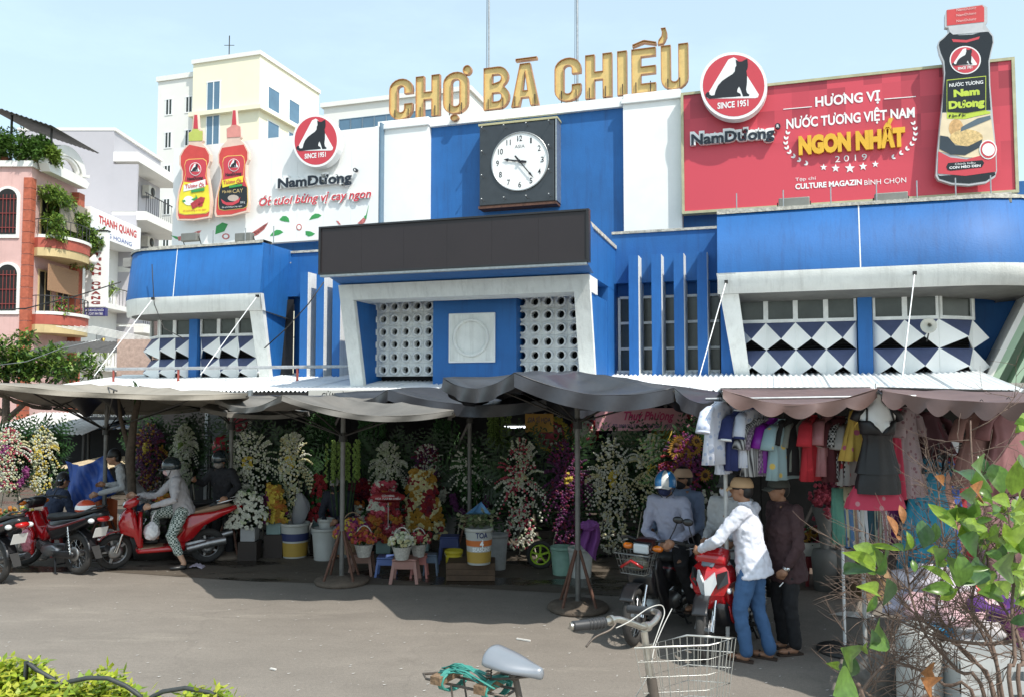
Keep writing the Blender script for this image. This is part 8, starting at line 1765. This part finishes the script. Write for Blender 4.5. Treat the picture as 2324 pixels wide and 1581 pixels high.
# purple ribbon and tulle by the big wreath
c=at(1338,1222,10.9); t=thing('purple_ribbon','purple tulle ribbon tied to the easel right of the navy parasol pole','ribbon',tuple(c)); m=MB(); m.grid(lambda i,j:(-.12+.24*i+.03*math.sin(j*5),.05*math.sin(i*14)+.02*j,.2-.5*j*(.5+.5*i)),16,10); m.build('tulle',mat('purple tulle',(.22,.06,.26),.7,var=.2),t); m=MB(); m.sph((0,-.03,.18),(.13,.06,.07),12,8); remesh(m.build('bow',mat('purple tulle',(.22,.06,.26)),t),.012,.05,.05)
# lime wheel of a cart
c=gr(1226,1290); t=thing('cart_wheel','lime green five-spoked wheel with black tyre under the purple flower stand','wheel',(c.x,c.y,.2)); 
m=MB(); m.loft([[V(((.17+.03*math.cos(b*PI/4))*math.cos(a*PI/14),.03*math.sin(b*PI/4),(.17+.03*math.cos(b*PI/4))*math.sin(a*PI/14))) for b in range(8)] for a in range(29)],0,False); m.build('tyre',rub,t)
lm=mat('lime green plastic',(.32,.50,.02),.35); m=MB(); m.loft([[V(((.135+.014*math.cos(b*PI/3))*math.cos(a*PI/14),.02*math.sin(b*PI/3),(.135+.014*math.cos(b*PI/3))*math.sin(a*PI/14))) for b in range(6)] for a in range(29)],0,False); m.build('rim',lm,t)
for k in range(5): a=2*PI*k/5+.3; m=MB(); m.box((.065*math.cos(a),-.005,.065*math.sin(a)),(.13,.02,.028),mx=M.Rotation(-a,3,'Y')); m.build('spoke',lm,t)
m=MB(); m.cyl((0,-.03,0),(0,.03,0),.03,12); m.build('hub',lm,t)
# ================================================================ goods at the right edge
rk=mat('rough grey stone',(.12,.11,.10),.95,var=.4,scale=9,bump=1,bscale=12)
def lump(name,label,cat,px,py,Y,r,mm,amp=.3,z=None,seed=1,group=None,flatb=True):
    c=at(px,py,Y); t=thing(name,label,cat,tuple(c) if z is None else (c.x,c.y,z),0,group); m=MB(); n1,n2=26,16
    rings=[]
    for i in range(n2+1):
        a=max(.04,min(PI-.04,PI*i/n2)); rings.append([V((r[0]*math.sin(a)*math.cos(2*PI*k/n1),r[1]*math.sin(a)*math.sin(2*PI*k/n1),r[2]*math.cos(a))) for k in range(n1)])
    for rg in rings:
        for v in rg: q=1+amp*noise.noise(V((v.x/r[0]*1.6+seed*7,v.y/r[1]*1.6,v.z/r[2]*1.6)))+amp*.5*noise.noise(V((v.x/r[0]*5+seed,v.y/r[1]*5,v.z/r[2]*5))); v*=q
    m.loft(rings,0,True); return m.build(name+'_body' if 0 else 'body',mm,t),t
g=gr(2130,1430); lump('rough_stone','rough grey lump of rock tied as a weight at the corner of the clothes stall','stone',2008,1360,6.6,(.25,.2,.27),rk,.35,z=.24,seed=3)
def fold_mat(n,c,c2=None,kind=None): return fabric(n,c,kind,c2)
CL=[('red and white folded cloth on the heap', 2180, 1335, (0.6, 0.1, 0.1), 6.9, 0.184), ('white crumpled cloth at the top of the heap', 2120, 1325, (0.5, 0.46, 0.5), 6.9, 0.22), ('pink flowered cloth on the heap', 2150, 1385, (0.5, 0.32, 0.34), 6.7, 0.23), ('white shirt heap in the middle', 2205, 1420, (0.45, 0.42, 0.42), 6.6, 0.184), ('purple and navy cloth low on the heap', 2255, 1380, (0.08, 0.02, 0.16), 6.7, 0.23), ('blue denim piece in the heap', 2210, 1370, (0.1, 0.14, 0.28), 6.8, 0.161), ('white and pink blouse at the right of the heap', 2300, 1340, (0.58, 0.42, 0.46), 6.8, 0.23), ('dark plum cloth below the right blouse', 2300, 1410, (0.13, 0.03, 0.09), 6.6, 0.23), ('bright blue cloth under the heap edge', 2120, 1430, (0.03, 0.2, 0.36), 6.6, 0.138), ('pale grey cloth at the left of the heap', 2085, 1370, (0.45, 0.42, 0.5), 7.0, 0.184)]
for i,(l,px,py,c_,Y,r) in enumerate(CL): lump('crumpled_cloth',l+' of clothes at the right','cloth',px,py,Y,(r*1.2,r,r*.62),fold_mat('heap cloth%d'%i,c_,(.5,.45,.45),'patch' if i in(2,6) else None),.75,seed=i+2,group='heap of clothes at the right')
tb=at(2210,1440,6.75); t=thing('goods_table','low covered table under the heap of clothes at the right','table',(tb.x,tb.y+.1,0)); m=MB(); m.bx(-.35,.9,-.35,.5,tb.z-.14,tb.z-.09); m.build('top',mat('old board',(.2,.15,.1),.8,var=.3),t)
for x in(-.3,.85):
    for y in(-.3,.45): m=MB(); m.cyl((x,y,0),(x,y,tb.z-.14),.025,8); m.build('leg',steel,t)
for i,(px,py,w,h,mm,l,Y) in enumerate(((2085,1470,.36,.42,mat('scuffed white carton',(.34,.34,.32),.7,var=.3,scale=6),'scuffed white plastic drum below the heap, left of the crate',6.2),)):
    c=gr(px,1560); t=thing('plastic_drum',l,'drum',(at(px,py,Y).x,Y,0)); zt_=at(px,1420,Y).z; m=MB(); m.lathe([(.14,0),(.16,.05),(.16,zt_-.08),(.12,zt_)],20); m.build('body',mm,t); m=MB(); m.lathe([(.07,zt_+.001),(.07,zt_+.03)],14); m.build('lid',mm,t)
# slotted white crate
c=at(2180,1500,5.9); zt_=c.z; t=thing('slotted_crate','white plastic crate with slotted sides in front of the heap of clothes','crate',(c.x,5.9,0)); cr=mat('white crate plastic',(.42,.43,.42),.5,var=.1)
zc0_=zt_-.55
for k in range(4):
    m=MB(); m.bx(0,.8,0,.02,zc0_+k*.16,zc0_+k*.16+.09); m.build('front_slat',cr,t)
for k in range(6): m=MB(); m.bx(k*.152,k*.152+.04,.001,.019,zc0_+.09,zt_-.02); m.build('front_post',cr,t)
m=MB(); m.bx(0,.02,.021,.5,zc0_,zt_); m.build('side_panel',cr,t); m=MB(); m.bx(.78,.8,.021,.5,zc0_,zt_); m.build('side_panel',cr,t); m=MB(); m.bx(.021,.779,.48,.5,zc0_,zt_); m.build('back_panel',cr,t)
m=MB(); m.bx(.021,.779,.021,.479,zc0_,zc0_+.02); m.build('bottom',cr,t)
t=thing('plastic_crate','lower white crate carrying the slotted one','crate',(c.x,5.9,0)); m=MB(); m.bx(.02,.78,.02,.48,0,zc0_-.01); bev(m.build('body',cr,t),.01)
c=gr(1985,1362); t=thing('cardboard_carton','brown cardboard carton behind the grey rock','carton',(c.x,c.y,0)); m=MB(); m.bx(-.16,.16,0,.3,0,.32); m.build('box',mat('cardboard',(.30,.19,.10),.85,var=.2),t); m=MB(); m.box((0,-.06,.33),(.32,.14,.006),mx=M.Rotation(.5,3,'X')); m.build('flap',mat('cardboard',(.30,.19,.10)),t)
# ================================================================ raised island in the foreground
isl=MB(); isl.bx(-9,9,-3,4.05,0,.42); bev(isl.build('raised_pavement',mat('island paving',(.30,.27,.23),.85,var=.2,scale=3,bump=.4),kind='structure'),.03)
GZ=.42
# --- hedge and hoop fence
hd_=thing('clipped_hedge','yellow-green small-leaved hedge in the bottom left corner','hedge',(-1.9,2.9,GZ)); bl_=[]
for px,py in ((0,1560),(30,1545),(60,1560),(95,1570),(120,1585),(160,1590),(200,1592),(240,1600),(20,1600),(80,1605),(140,1615),(-30,1540),(300,1625),(370,1622),(450,1612),(500,1600)):
    c=at(px,py-8,2.75); bl_.append(((c.x+1.9,c.y-2.9+random.uniform(-.1,.1),c.z-GZ),(.085,.10,.075)))
m=MB(); leaf_cloud(m,bl_,6000,.026,nm=3,shell=.3,elong=1.35); m.build('foliage',[leafmat('bright hedge leaf',(.34,.42,.03),.3,30,.35),leafmat('hedge leaf green',(.20,.30,.03),.3,30,.35),leafmat('hedge leaf yellow',(.48,.50,.06),.3,30,.35)],hd_,kind='stuff')
m=MB(); 
for c,r in bl_:
    m.tube([(c[0]*.8,c[1],0),(c[0]*.95,c[1],c[2]*.6),(c[0],c[1],c[2])],.006,5)
m.build('stems',barkm,hd_,kind='stuff')
hoopm=mat('weathered black rubber hose',(.035,.04,.04),.6,var=.4,scale=30)
for i,pts in enumerate(([(60,1500),(85,1520),(120,1540),(133,1556)],[(133,1556),(160,1545),(200,1537),(245,1538),(285,1555),(322,1581)],[(335,1585),(370,1568),(420,1560),(475,1570),(520,1592)])):
    P_=[at(x,y,2.7) for x,y in pts]; P_=[V((P_[0].x-.02,P_[0].y,GZ))]+P_+[V((P_[-1].x+.03,P_[-1].y,GZ))]; t=thing('fence_hoop',['partly hidden black hoop behind the hedge top','middle black hoop of the low fence at the lower left','right black hoop of the low fence at the lower left'][i],'fence hoop',(P_[0].x,P_[0].y,GZ),0,'low hoop fence')
    P2=[p-P_[0] for p in P_]; 
    sm=[]; 
    for k in range(len(P2)-1): sm+= [P2[k].lerp(P2[k+1],q/3) for q in range(3)]
    m=MB(); m.tube(sm+[P2[-1]],.0075,8); m.build('hoop',hoopm,t)
# --- bicycle
bc=thing('bicycle','old city bicycle with silver saddle, wire basket and green cord on its rack','bicycle',(0,0,0))
chp=mat('tarnished chrome',(.50,.47,.42),.28,metal=.9,var=.25,scale=20); frm=mat('brown grey frame paint',(.11,.09,.075),.5,metal=.3,var=.3,scale=16); ydk=mat('black grip rubber',(.03,.03,.032),.5)
silv=mat('silver vinyl saddle',(.27,.29,.32),.32,metal=.35,var=.06,scale=7,coat=.3)
hv=V((.508,-.3,0)).normalized(); hs=V((-hv.y,hv.x,0))
SC=at(1168,1508,3.6)   # saddle centre
sdl=MB(); rings=[]
for i in range(15):
    q=i/14; x=-.135+.275*q; w=.012+.082*math.sin(min(1,(1-q)*1.25+.12)*PI/2)**1.5 if q>.05 else .065; w=w*(.75 if q==0 else 1); h=.03+.035*(1-q)**1.2
    if i==0: w=.05; h=.03
    c=SC+hv*x+V((0,0,.012*(1-q)-.02*q)); rings.append([c+hs*w*math.cos(a)+V((0,0,h*math.sin(a) if math.sin(a)>0 else .022*math.sin(a))) for a in [2*PI*k/20 for k in range(20)]])
sdl.loft(rings); o=sdl.build('saddle',silv,bc); q=o.modifiers.new('s','SUBSURF'); q.levels=q.render_levels=1
m=MB()
for s_ in(-1,1):
    for k in range(3): m.tube([SC+hv*(-.10)+hs*s_*.05+V((.012*math.cos(a),.012*math.sin(a)-0,-.035-.012*k+.002*a)) for a in [2*PI*j/10 for j in range(11)]],.004,5)
    m.tube([SC+hv*-.10+hs*s_*.045+V((0,0,-.065)),SC+V((0,0,-.05))+hs*s_*.02,SC+hv*.10+V((0,0,-.03))],.005,6)
m.build('saddle_springs',frm,bc)
SP0=SC+V((0,0,-.04)); SP1=SC-hv*.14*0+hv*.10+V((0,0,-.52)) ; SP1=SC+hv*.13+V((0,0,-.55))
m=MB(); m.cyl(SP0,SP0.lerp(SP1,.25),.014,12); m.build('seat_post',frm,bc)
m=MB(); m.cyl(SP0.lerp(SP1,.22),SP0.lerp(SP1,.27),.024,12); m.cyl(SP0.lerp(SP1,.24)-hv*.035,SP0.lerp(SP1,.24),.010,8); m.sph(SP0+V((0,0,-.005)),(.025,.025,.025),12,8); m.build('seat_clamp',frm,bc)
m=MB(); m.cyl(SP0.lerp(SP1,.25),SP1,.017,12); m.build('seat_tube',frm,bc)
BB=SP1
RA=SC-hv*.22; RA.z=GZ+.33; HT=at(1462,1432,3.22); FA=HT+hv*.28; FA.z=GZ+.33; HB=at(1478,1560,3.20)
FA=HB+hv*.20; FA.z=GZ+.33
m=MB(); m.cyl(HT,HB,.014,12); m.build('stem',chp,bc); m=MB(); m.cyl(HB+V((0,0,.04)),HB-V((0,0,.14))+hv*.03,.02,12); m.build('head_tube',frm,bc)
m=MB(); m.tube([HB-V((0,0,.10))+hv*.02,HB.lerp(BB,.5)-V((0,0,.14)),BB],.016,10); m.build('down_tube',frm,bc)
m=MB(); m.tube([HB-V((0,0,.03)),HB.lerp(BB,.45)-V((0,0,.03)),BB+V((0,0,.10))],.014,10); m.build('upper_tube',frm,bc)
for s_ in(-1,1):
    m=MB(); m.cyl(BB,RA+hs*s_*.055,.009,8); m.cyl(SP0.lerp(SP1,.35),RA+hs*s_*.055,.009,8); m.build('rear_stay',frm,bc)
    m=MB(); m.tube([HB-V((0,0,.14))+hv*.03+hs*s_*.03,(HB-V((0,0,.14))).lerp(FA,.6)+hs*s_*.05,FA+hs*s_*.05],.011,8); m.build('fork_blade',chp,bc)
def bwheel(name,c):
    t=link(name,None,bc,tuple(c),(0,0,math.atan2(hv.y,hv.x))); m=MB(); Rw=.325
    m.loft([[V(((Rw-.018+.018*math.cos(b*PI/4))*math.cos(a*PI/24),.017*math.sin(b*PI/4),(Rw-.018+.018*math.cos(b*PI/4))*math.sin(a*PI/24))) for b in range(8)] for a in range(49)],0,False); m.build('tyre',rub,t)
    m=MB(); m.loft([[V(((Rw-.045+.010*math.cos(b*PI/3))*math.cos(a*PI/24),.012*math.sin(b*PI/3),(Rw-.045+.010*math.cos(b*PI/3))*math.sin(a*PI/24))) for b in range(6)] for a in range(49)],0,False); m.build('rim',chrome,t)
    m=MB(); m.cyl((0,-.05,0),(0,.05,0),.018,10); m.build('hub',chrome,t); m=MB()
    for k in range(32): a=2*PI*k/32; b=a+(.5 if k%4<2 else -.5); m.cyl((.018*math.cos(b),.025*(-1)**k,.018*math.sin(b)),((Rw-.05)*math.cos(a),0,(Rw-.05)*math.sin(a)),.0011,4)
    m.build('spokes',chrome,t,kind='stuff')
bwheel('rear_wheel',RA); bwheel('front_wheel',FA)
fl2=mat('pale blue grey fender',(.45,.5,.62),.25,metal=.4,var=.2,scale=12,coat=.3)
m=MB(); m.grid(lambda i,j:RA+hv*(.365*math.cos(R(20+150*i)))+V((0,0,(.365-.6*((j-.5)*.1)**2*10)*math.sin(R(20+150*i))))+hs*((j-.5)*.065),24,6); q=m.build('rear_fender',fl2,bc); q.modifiers.new('s','SOLIDIFY').thickness=.002
# rack, wooden blocks, cord
RC=RA+V((0,0,0)); RKz=at(945,1540,3.78).z
def rk_(x,y,z): p=RA+hv*x+hs*y; return V((p.x,p.y,RKz+z))
m=MB()
for s_ in(-1,1): m.tube([rk_(-.22,s_*.045,0),rk_(.20,s_*.05,0)],.006,6); m.cyl(rk_(-.08,s_*.05,0),RA+hs*s_*.06,.005,6)
m.tube([rk_(-.22,-.045,0),rk_(-.27,0,.0),rk_(-.22,.045,0)],.006,6); m.tube([rk_(.2,-.05,0),rk_(.2,.05,0)],.006,6); m.build('rack',frm,bc)
for x in(-.13,.10): m=MB(); m.box(rk_(x,-.0,.022),(.055,.20,.035),mx=M.Rotation(math.atan2(hv.y,hv.x),3,'Z')); m.build('wooden_block',mat('worn wood block',(.22,.14,.08),.8,var=.5,scale=30,bump=.4),bc)
gcord=mat('teal green strap',(.05,.27,.22),.6,var=.3,scale=20)
m=MB(); rnd=random.Random(9)
for k in range(11):
    a=rk_(-.14+rnd.uniform(-.02,.02),rnd.uniform(-.06,.06),.03+rnd.uniform(0,.02)); b=rk_(.12+rnd.uniform(-.03,.06),rnd.uniform(-.08,.06),.02+rnd.uniform(0,.03)); c=a.lerp(b,.5)+V((0,0,rnd.uniform(.01,.05)))+hs*rnd.uniform(-.03,.03); m.tube([a,a.lerp(c,.6)+V((0,0,.01)),c,b.lerp(c,.4),b],.0065,6,flat=.5)
for x in(-.11,.12):
    for k in range(4): m.tube([rk_(x+.007*k+.06*math.cos(a)*.2,.09*math.cos(a),.01+.045*math.sin(a)) for a in [2*PI*j/12 for j in range(12)]],.006,6,closed=True)
m.build('cord',gcord,bc,kind='stuff')
# handlebar
HC=at(1462,1428,3.22)
A1=[at(1300,1420,2.98),at(1335,1416,3.0),at(1372,1411,3.03),at(1400,1404,3.08),at(1430,1412,3.15),HC+V((0,0,.01)),at(1482,1412,3.3),at(1494,1396,3.38),at(1489,1387,3.48),at(1460,1384,3.55),at(1426,1381,3.6)]
def smooth_path(P,n=5):
    out=[]
    for i in range(len(P)-1):
        p0,p1,p2,p3=P[max(i-1,0)],P[i],P[i+1],P[min(i+2,len(P)-1)]
        for k in range(n):
            t_=k/n; out.append(.5*((2*p1)+(p2-p0)*t_+(2*p0-5*p1+4*p2-p3)*t_*t_+(3*p1-p0-3*p2+p3)*t_**3))
    return out+[P[-1]]
pth=smooth_path(A1); m=MB(); m.tube(pth,.0125,12); m.build('handlebar',chp,bc)
m=MB(); m.tube(pth[:11],.0185,14); 
for k in range(5): m.tube([pth[5+k],pth[5+k].lerp(pth[6+k],.4)],.0205,14)
m.build('handle_grip',ydk,bc)
m=MB(); m.tube(pth[-9:],.0175,14); m.build('handle_grip',ydk,bc)
m=MB(); m.cyl(pth[0]-(pth[1]-pth[0]).normalized()*.01,pth[0],.014,12); m.build('grip_end',chp,bc)
for (a,b) in ((12,13),(25,27)): m=MB(); m.cyl(pth[a],pth[b],.019,12); m.build('clamp',chp,bc)
m=MB(); m.tube(smooth_path([at(1398,1412,3.05),at(1385,1428,3.03),at(1350,1445,3.0),at(1330,1467,2.98)]),.004,6); m.build('brake_lever',frm,bc)
cb=mat('pale grey cable',(.5,.49,.46),.4)
for P_ in ([at(1398,1424,3.05),at(1430,1408,3.1),at(1470,1380,3.2),at(1500,1372,3.3),at(1508,1390,3.3),at(1498,1420,3.25),at(1480,1470,3.2)],[at(1525,1380,3.5),at(1505,1420,3.4),at(1485,1470,3.25),at(1475,1520,3.2),at(1455,1560,3.2),at(1430,1600,3.25)]):
    m=MB(); m.tube(smooth_path(P_),.0021,6); m.build('brake_cable',cb,bc)
# basket
ZB=1.525
P=[gr(*p,ZB) for p in ((1441,1470),(1559,1440.5),(1670,1447),(1608,1463))]
bk=link('basket',None,bc); wi=mat('galvanised basket wire',(.5,.5,.47),.35,metal=.7,var=.15,scale=20)
cen=sum(P,V())/4
def lev(q): # q depth fraction
    k=1-.22*q; return [V((cen.x+(p.x-cen.x)*k,cen.y+(p.y-cen.y)*k,ZB-.27*q)) for p in P]
m=MB(); m.tube(lev(0),.0042,6,closed=True); m.build('rim',wi,bk)
for q in(.2,.42,.64,.86,1.0):
    m=MB(); m.tube(lev(q),.0017,5,closed=True); m.build('hoop_wire',wi,bk)
n=7
for s_ in range(4):
    for k in range(n):
        f=k/n; a=lev(0); b=lev(1); m=MB(); m.cyl(a[s_].lerp(a[(s_+1)%4],f),b[s_].lerp(b[(s_+1)%4],f),.0016,5); m.build('upright_wire',wi,bk)
b=lev(1)
for k in range(1,7): f=k/7; m=MB(); m.cyl(b[0].lerp(b[1],f),b[3].lerp(b[2],f),.0016,5); m.build('floor_wire',wi,bk)
for k in range(1,4): f=k/4; m=MB(); m.cyl(b[0].lerp(b[3],f),b[1].lerp(b[2],f),.0016,5); m.build('floor_wire',wi,bk)
# ================================================================ foreground shrub
LM=[leafmat('glossy shrub leaf',(.11,.21,.035),.25,6,.38,.3),leafmat('bright young shrub leaf',(.24,.36,.045),.25,6,.42,.32),leafmat('deep shrub leaf',(.055,.125,.04),.25,6,.3,.3),leafmat('dead orange leaf',(.32,.13,.04),.3,8,.25,.6)]
sh_=thing('leafy_shrub','foreground shrub with large glossy green leaves and many bare brown twigs','shrub',(1.75,2.35,GZ))
O_=V((1.75,2.35,GZ)); twm=mat('grey brown twig bark',(.15,.10,.075),.85,var=.35,scale=25,bump=.3)
LN=[]
def leafz(bx_,by_,tx_,ty_,wk=.42,mi=0,Y=2.3,dy=0.0): LN.append((Z8(bx_,by_),Z8(tx_,ty_),wk,mi,Y,dy))
for a in ((885,965,725,885,.30,1),(885,950,800,855,.42,1),(880,975,925,872,.44,2),(880,970,752,975,.28,2),(888,985,815,938,.4,0),(890,1080,785,1048,.3,1),(925,1135,935,1010,.62,2),(890,1080,843,1160,.42,0),(900,960,860,845,.3,0),
   (1020,870,1032,785,.4,0),(1115,862,1110,732,.6,2),(1150,840,1170,742,.45,0),(1010,870,862,848,.22,1),(1060,862,1035,780,.4,1),(1185,945,1160,862,.5,0),(1190,950,1125,880,.5,1),(1075,975,1062,918,.6,0),(1020,870,965,840,.4,2),
   (1285,770,1148,652,.34,1),(1285,775,1185,692,.36,0),(1290,700,1352,622,.3,0),(1280,800,1360,745,.42,1),(1285,800,1365,862,.55,2),(1275,730,1250,690,.4,1),
   (1270,1045,1112,955,.28,1),(1300,1040,1290,888,.62,0),(1300,1040,1228,905,.5,0),(1270,1060,1112,1060,.42,0),(1285,1050,1205,1100,.4,1),(1310,1040,1375,930,.5,2),(1310,960,1430,955,.3,0),
   (1500,600,1452,465,.6,0),(1545,600,1568,440,.55,1),(1535,640,1440,620,.55,1),(1530,740,1430,690,.3,1),(1450,620,1372,580,.6,0),(1560,760,1604,680,.6,1),(1450,700,1380,635,.3,0),(1525,690,1590,620,.5,1),
   (1560,850,1482,800,.62,1),(1560,860,1620,790,.6,0),(1500,930,1430,880,.6,0),(1540,950,1450,940,.5,0),(1570,960,1640,930,.6,1),(1620,1000,1525,975,.25,1),(1590,1090,1580,1005,.7,1),(1630,1150,1575,1130,.4,1),(1640,1180,1545,1215,.55,2),
   (775,1398,712,1340,.55,0),(765,1480,745,1340,.45,2),(765,1475,680,1565,.62,0),(705,1430,640,1415,.35,1),(850,1340,885,1228,.55,0),(845,1345,858,1250,.5,2),(840,1335,812,1345,.5,1),(1620,440,1570,345,.6,0),(1640,300,1558,262,.45,0),(1560,300,1620,255,.4,1),
   (985,800,942,705,.34,3),(1020,740,1000,655,.42,3),(1015,820,985,800,.6,3),(1370,612,1335,560,.6,3),(1215,545,1172,510,.4,3),(1120,1530,1085,1480,.5,3),(1160,1450,1100,1462,.5,3)):
    leafz(*a,Y=2.02+random.uniform(-.12,.25),dy=random.uniform(-.12,.12))
for k in range(52):
    x=random.uniform(1330,1640); y=random.uniform(430,1150) if k<26 else random.uniform(700,1100)-100; a=random.uniform(0,6.3); L=random.uniform(55,110); leafz(x,y,x+L*math.cos(a)-20,y+L*.7*math.sin(a)-25,random.uniform(.4,.6),random.choice((0,0,1,1,2)),Y=2.2+random.uniform(-.1,.4),dy=random.uniform(-.15,.15))
lmesh=[]
for v in range(4):
    m=MB(); pts=[]; 
    cv=(.10,.16,.05,.2)[v]
    for i in range(7):
        q=i/6; w=.5*math.sin(PI*q**.95)**.95 if 0<q<1 else .0; z=cv*math.sin(PI*q*.9)
        pts.append((q,w,z))
    vs=[]
    for q,w,z in pts: vs+= [(q,-w,z+w*.22),(q,0,z),(q,w,z+w*.22)]
    m.add(vs,[f for i in range(6) for f in ((i*3,i*3+1,i*3+4,i*3+3),(i*3+1,i*3+2,i*3+5,i*3+4))],0,True); lmesh.append([m.mesh('leaf',mm) for mm in LM])
for k,(b_,t__,wk,mi,Y,dy) in enumerate(LN):
    B_=at(*b_,Y); T_=at(*t__,Y+dy); x=(T_-B_); L=x.length; x.normalize(); rnd=random.Random(k); nrm=V((rnd.uniform(-.35,.35),-1,rnd.uniform(.1,.55))); nrm=(nrm-x*nrm.dot(x)).normalized(); y=nrm.cross(x)
    o=link('leaf',lmesh[k%4][mi],sh_); mw=M(((x.x,y.x,nrm.x),(x.y,y.y,nrm.y),(x.z,y.z,nrm.z))).to_4x4(); o.matrix_local=M.Translation(B_-O_)@mw@M.Diagonal((L*1.08,L*wk*1.0,L,1))
# main branches and the tangle of twigs
rnd=random.Random(21)
def branch(P_,r0,r1,name='branch'):
    P2=smooth_path([V(p)-O_ for p in P_],4); n=len(P2); m=MB(); m.tube(P2,[r0+(r1-r0)*i/(n-1) for i in range(n)],7); m.build(name,twm,sh_); return P2
roots=[]
def zb(x,y,Y): return at(*Z8(x,y),Y)
for pts in (((1560,1700),(1560,1400),(1545,1150),(1560,950),(1540,800),(1520,600)),((1500,1700),(1480,1450),(1390,1250),(1300,1100),(1280,1000),(1275,780)),((1480,1700),(1380,1420),(1240,1300),(1080,1180),(960,1050),(890,970)),((1450,1700),(1280,1450),(1130,1280),(1060,1100),(1040,980),(1030,870)),
            ((1600,1700),(1600,1400),(1540,1200),(1440,1050),(1420,850),(1340,560)),((1400,1700),(1220,1520),(1080,1440),(960,1400),(870,1340),(850,1335)),((1500,1700),(1300,1350),(1180,1150),(1220,950),(1200,700),(1180,500)),((1520,1700),(1440,1300),(1350,1150),(1380,900),(1350,400),(1345,240)),
            ((1300,1750),(1000,1620),(830,1550),(900,1450),(990,1370)),((870,1700),(800,1600),(870,1480),(930,1420)),((800,1520),(780,1500),(762,1478)),((1600,1300),(1400,1320),(1200,1290),(1050,1230),(930,1180))):
    Y=2.2+rnd.uniform(-.1,.45); P_=[zb(x,y,Y+.05*i) for i,(x,y) in enumerate(pts)]
    if pts[0][1]>=1690: P_=[V((P_[0].x*.55+O_.x*.45,P_[0].y,GZ))]+P_
    p=branch(P_,.0065,.0022); roots.append([q+O_ for q in p])
m=MB(); tw=[]
def twig(p,d,L,r,depth):
    P_=[p]; q=V(p); d=V(d)
    for i in range(4):
        d=(d+V((rnd.uniform(-.22,.22),rnd.uniform(-.2,.2),rnd.uniform(-.2,.24)))).normalized(); q=q+d*L/4; P_.append(q.copy())
    m.tube([x-O_ for x in P_],[r,r*.85,r*.7,r*.55,r*.4],4)
    if depth: 
        for k in range(3): twig(P_[rnd.randrange(1,4)],d+V((rnd.uniform(-1,.7),rnd.uniform(-.5,.5),rnd.uniform(-.6,.8))),L*.6,r*.65,depth-1)
for rt in roots[:9]+roots[11:]:
    for k in range(22):
        p=rt[rnd.randrange(len(rt)//3,len(rt))]; twig(p,V((rnd.uniform(-.8,.8),rnd.uniform(-.4,.4),rnd.uniform(-.3,.9))),rnd.uniform(.10,.24),.0019,2 if k%2 else 1)
m.build('twigs',twm,sh_,kind='stuff')
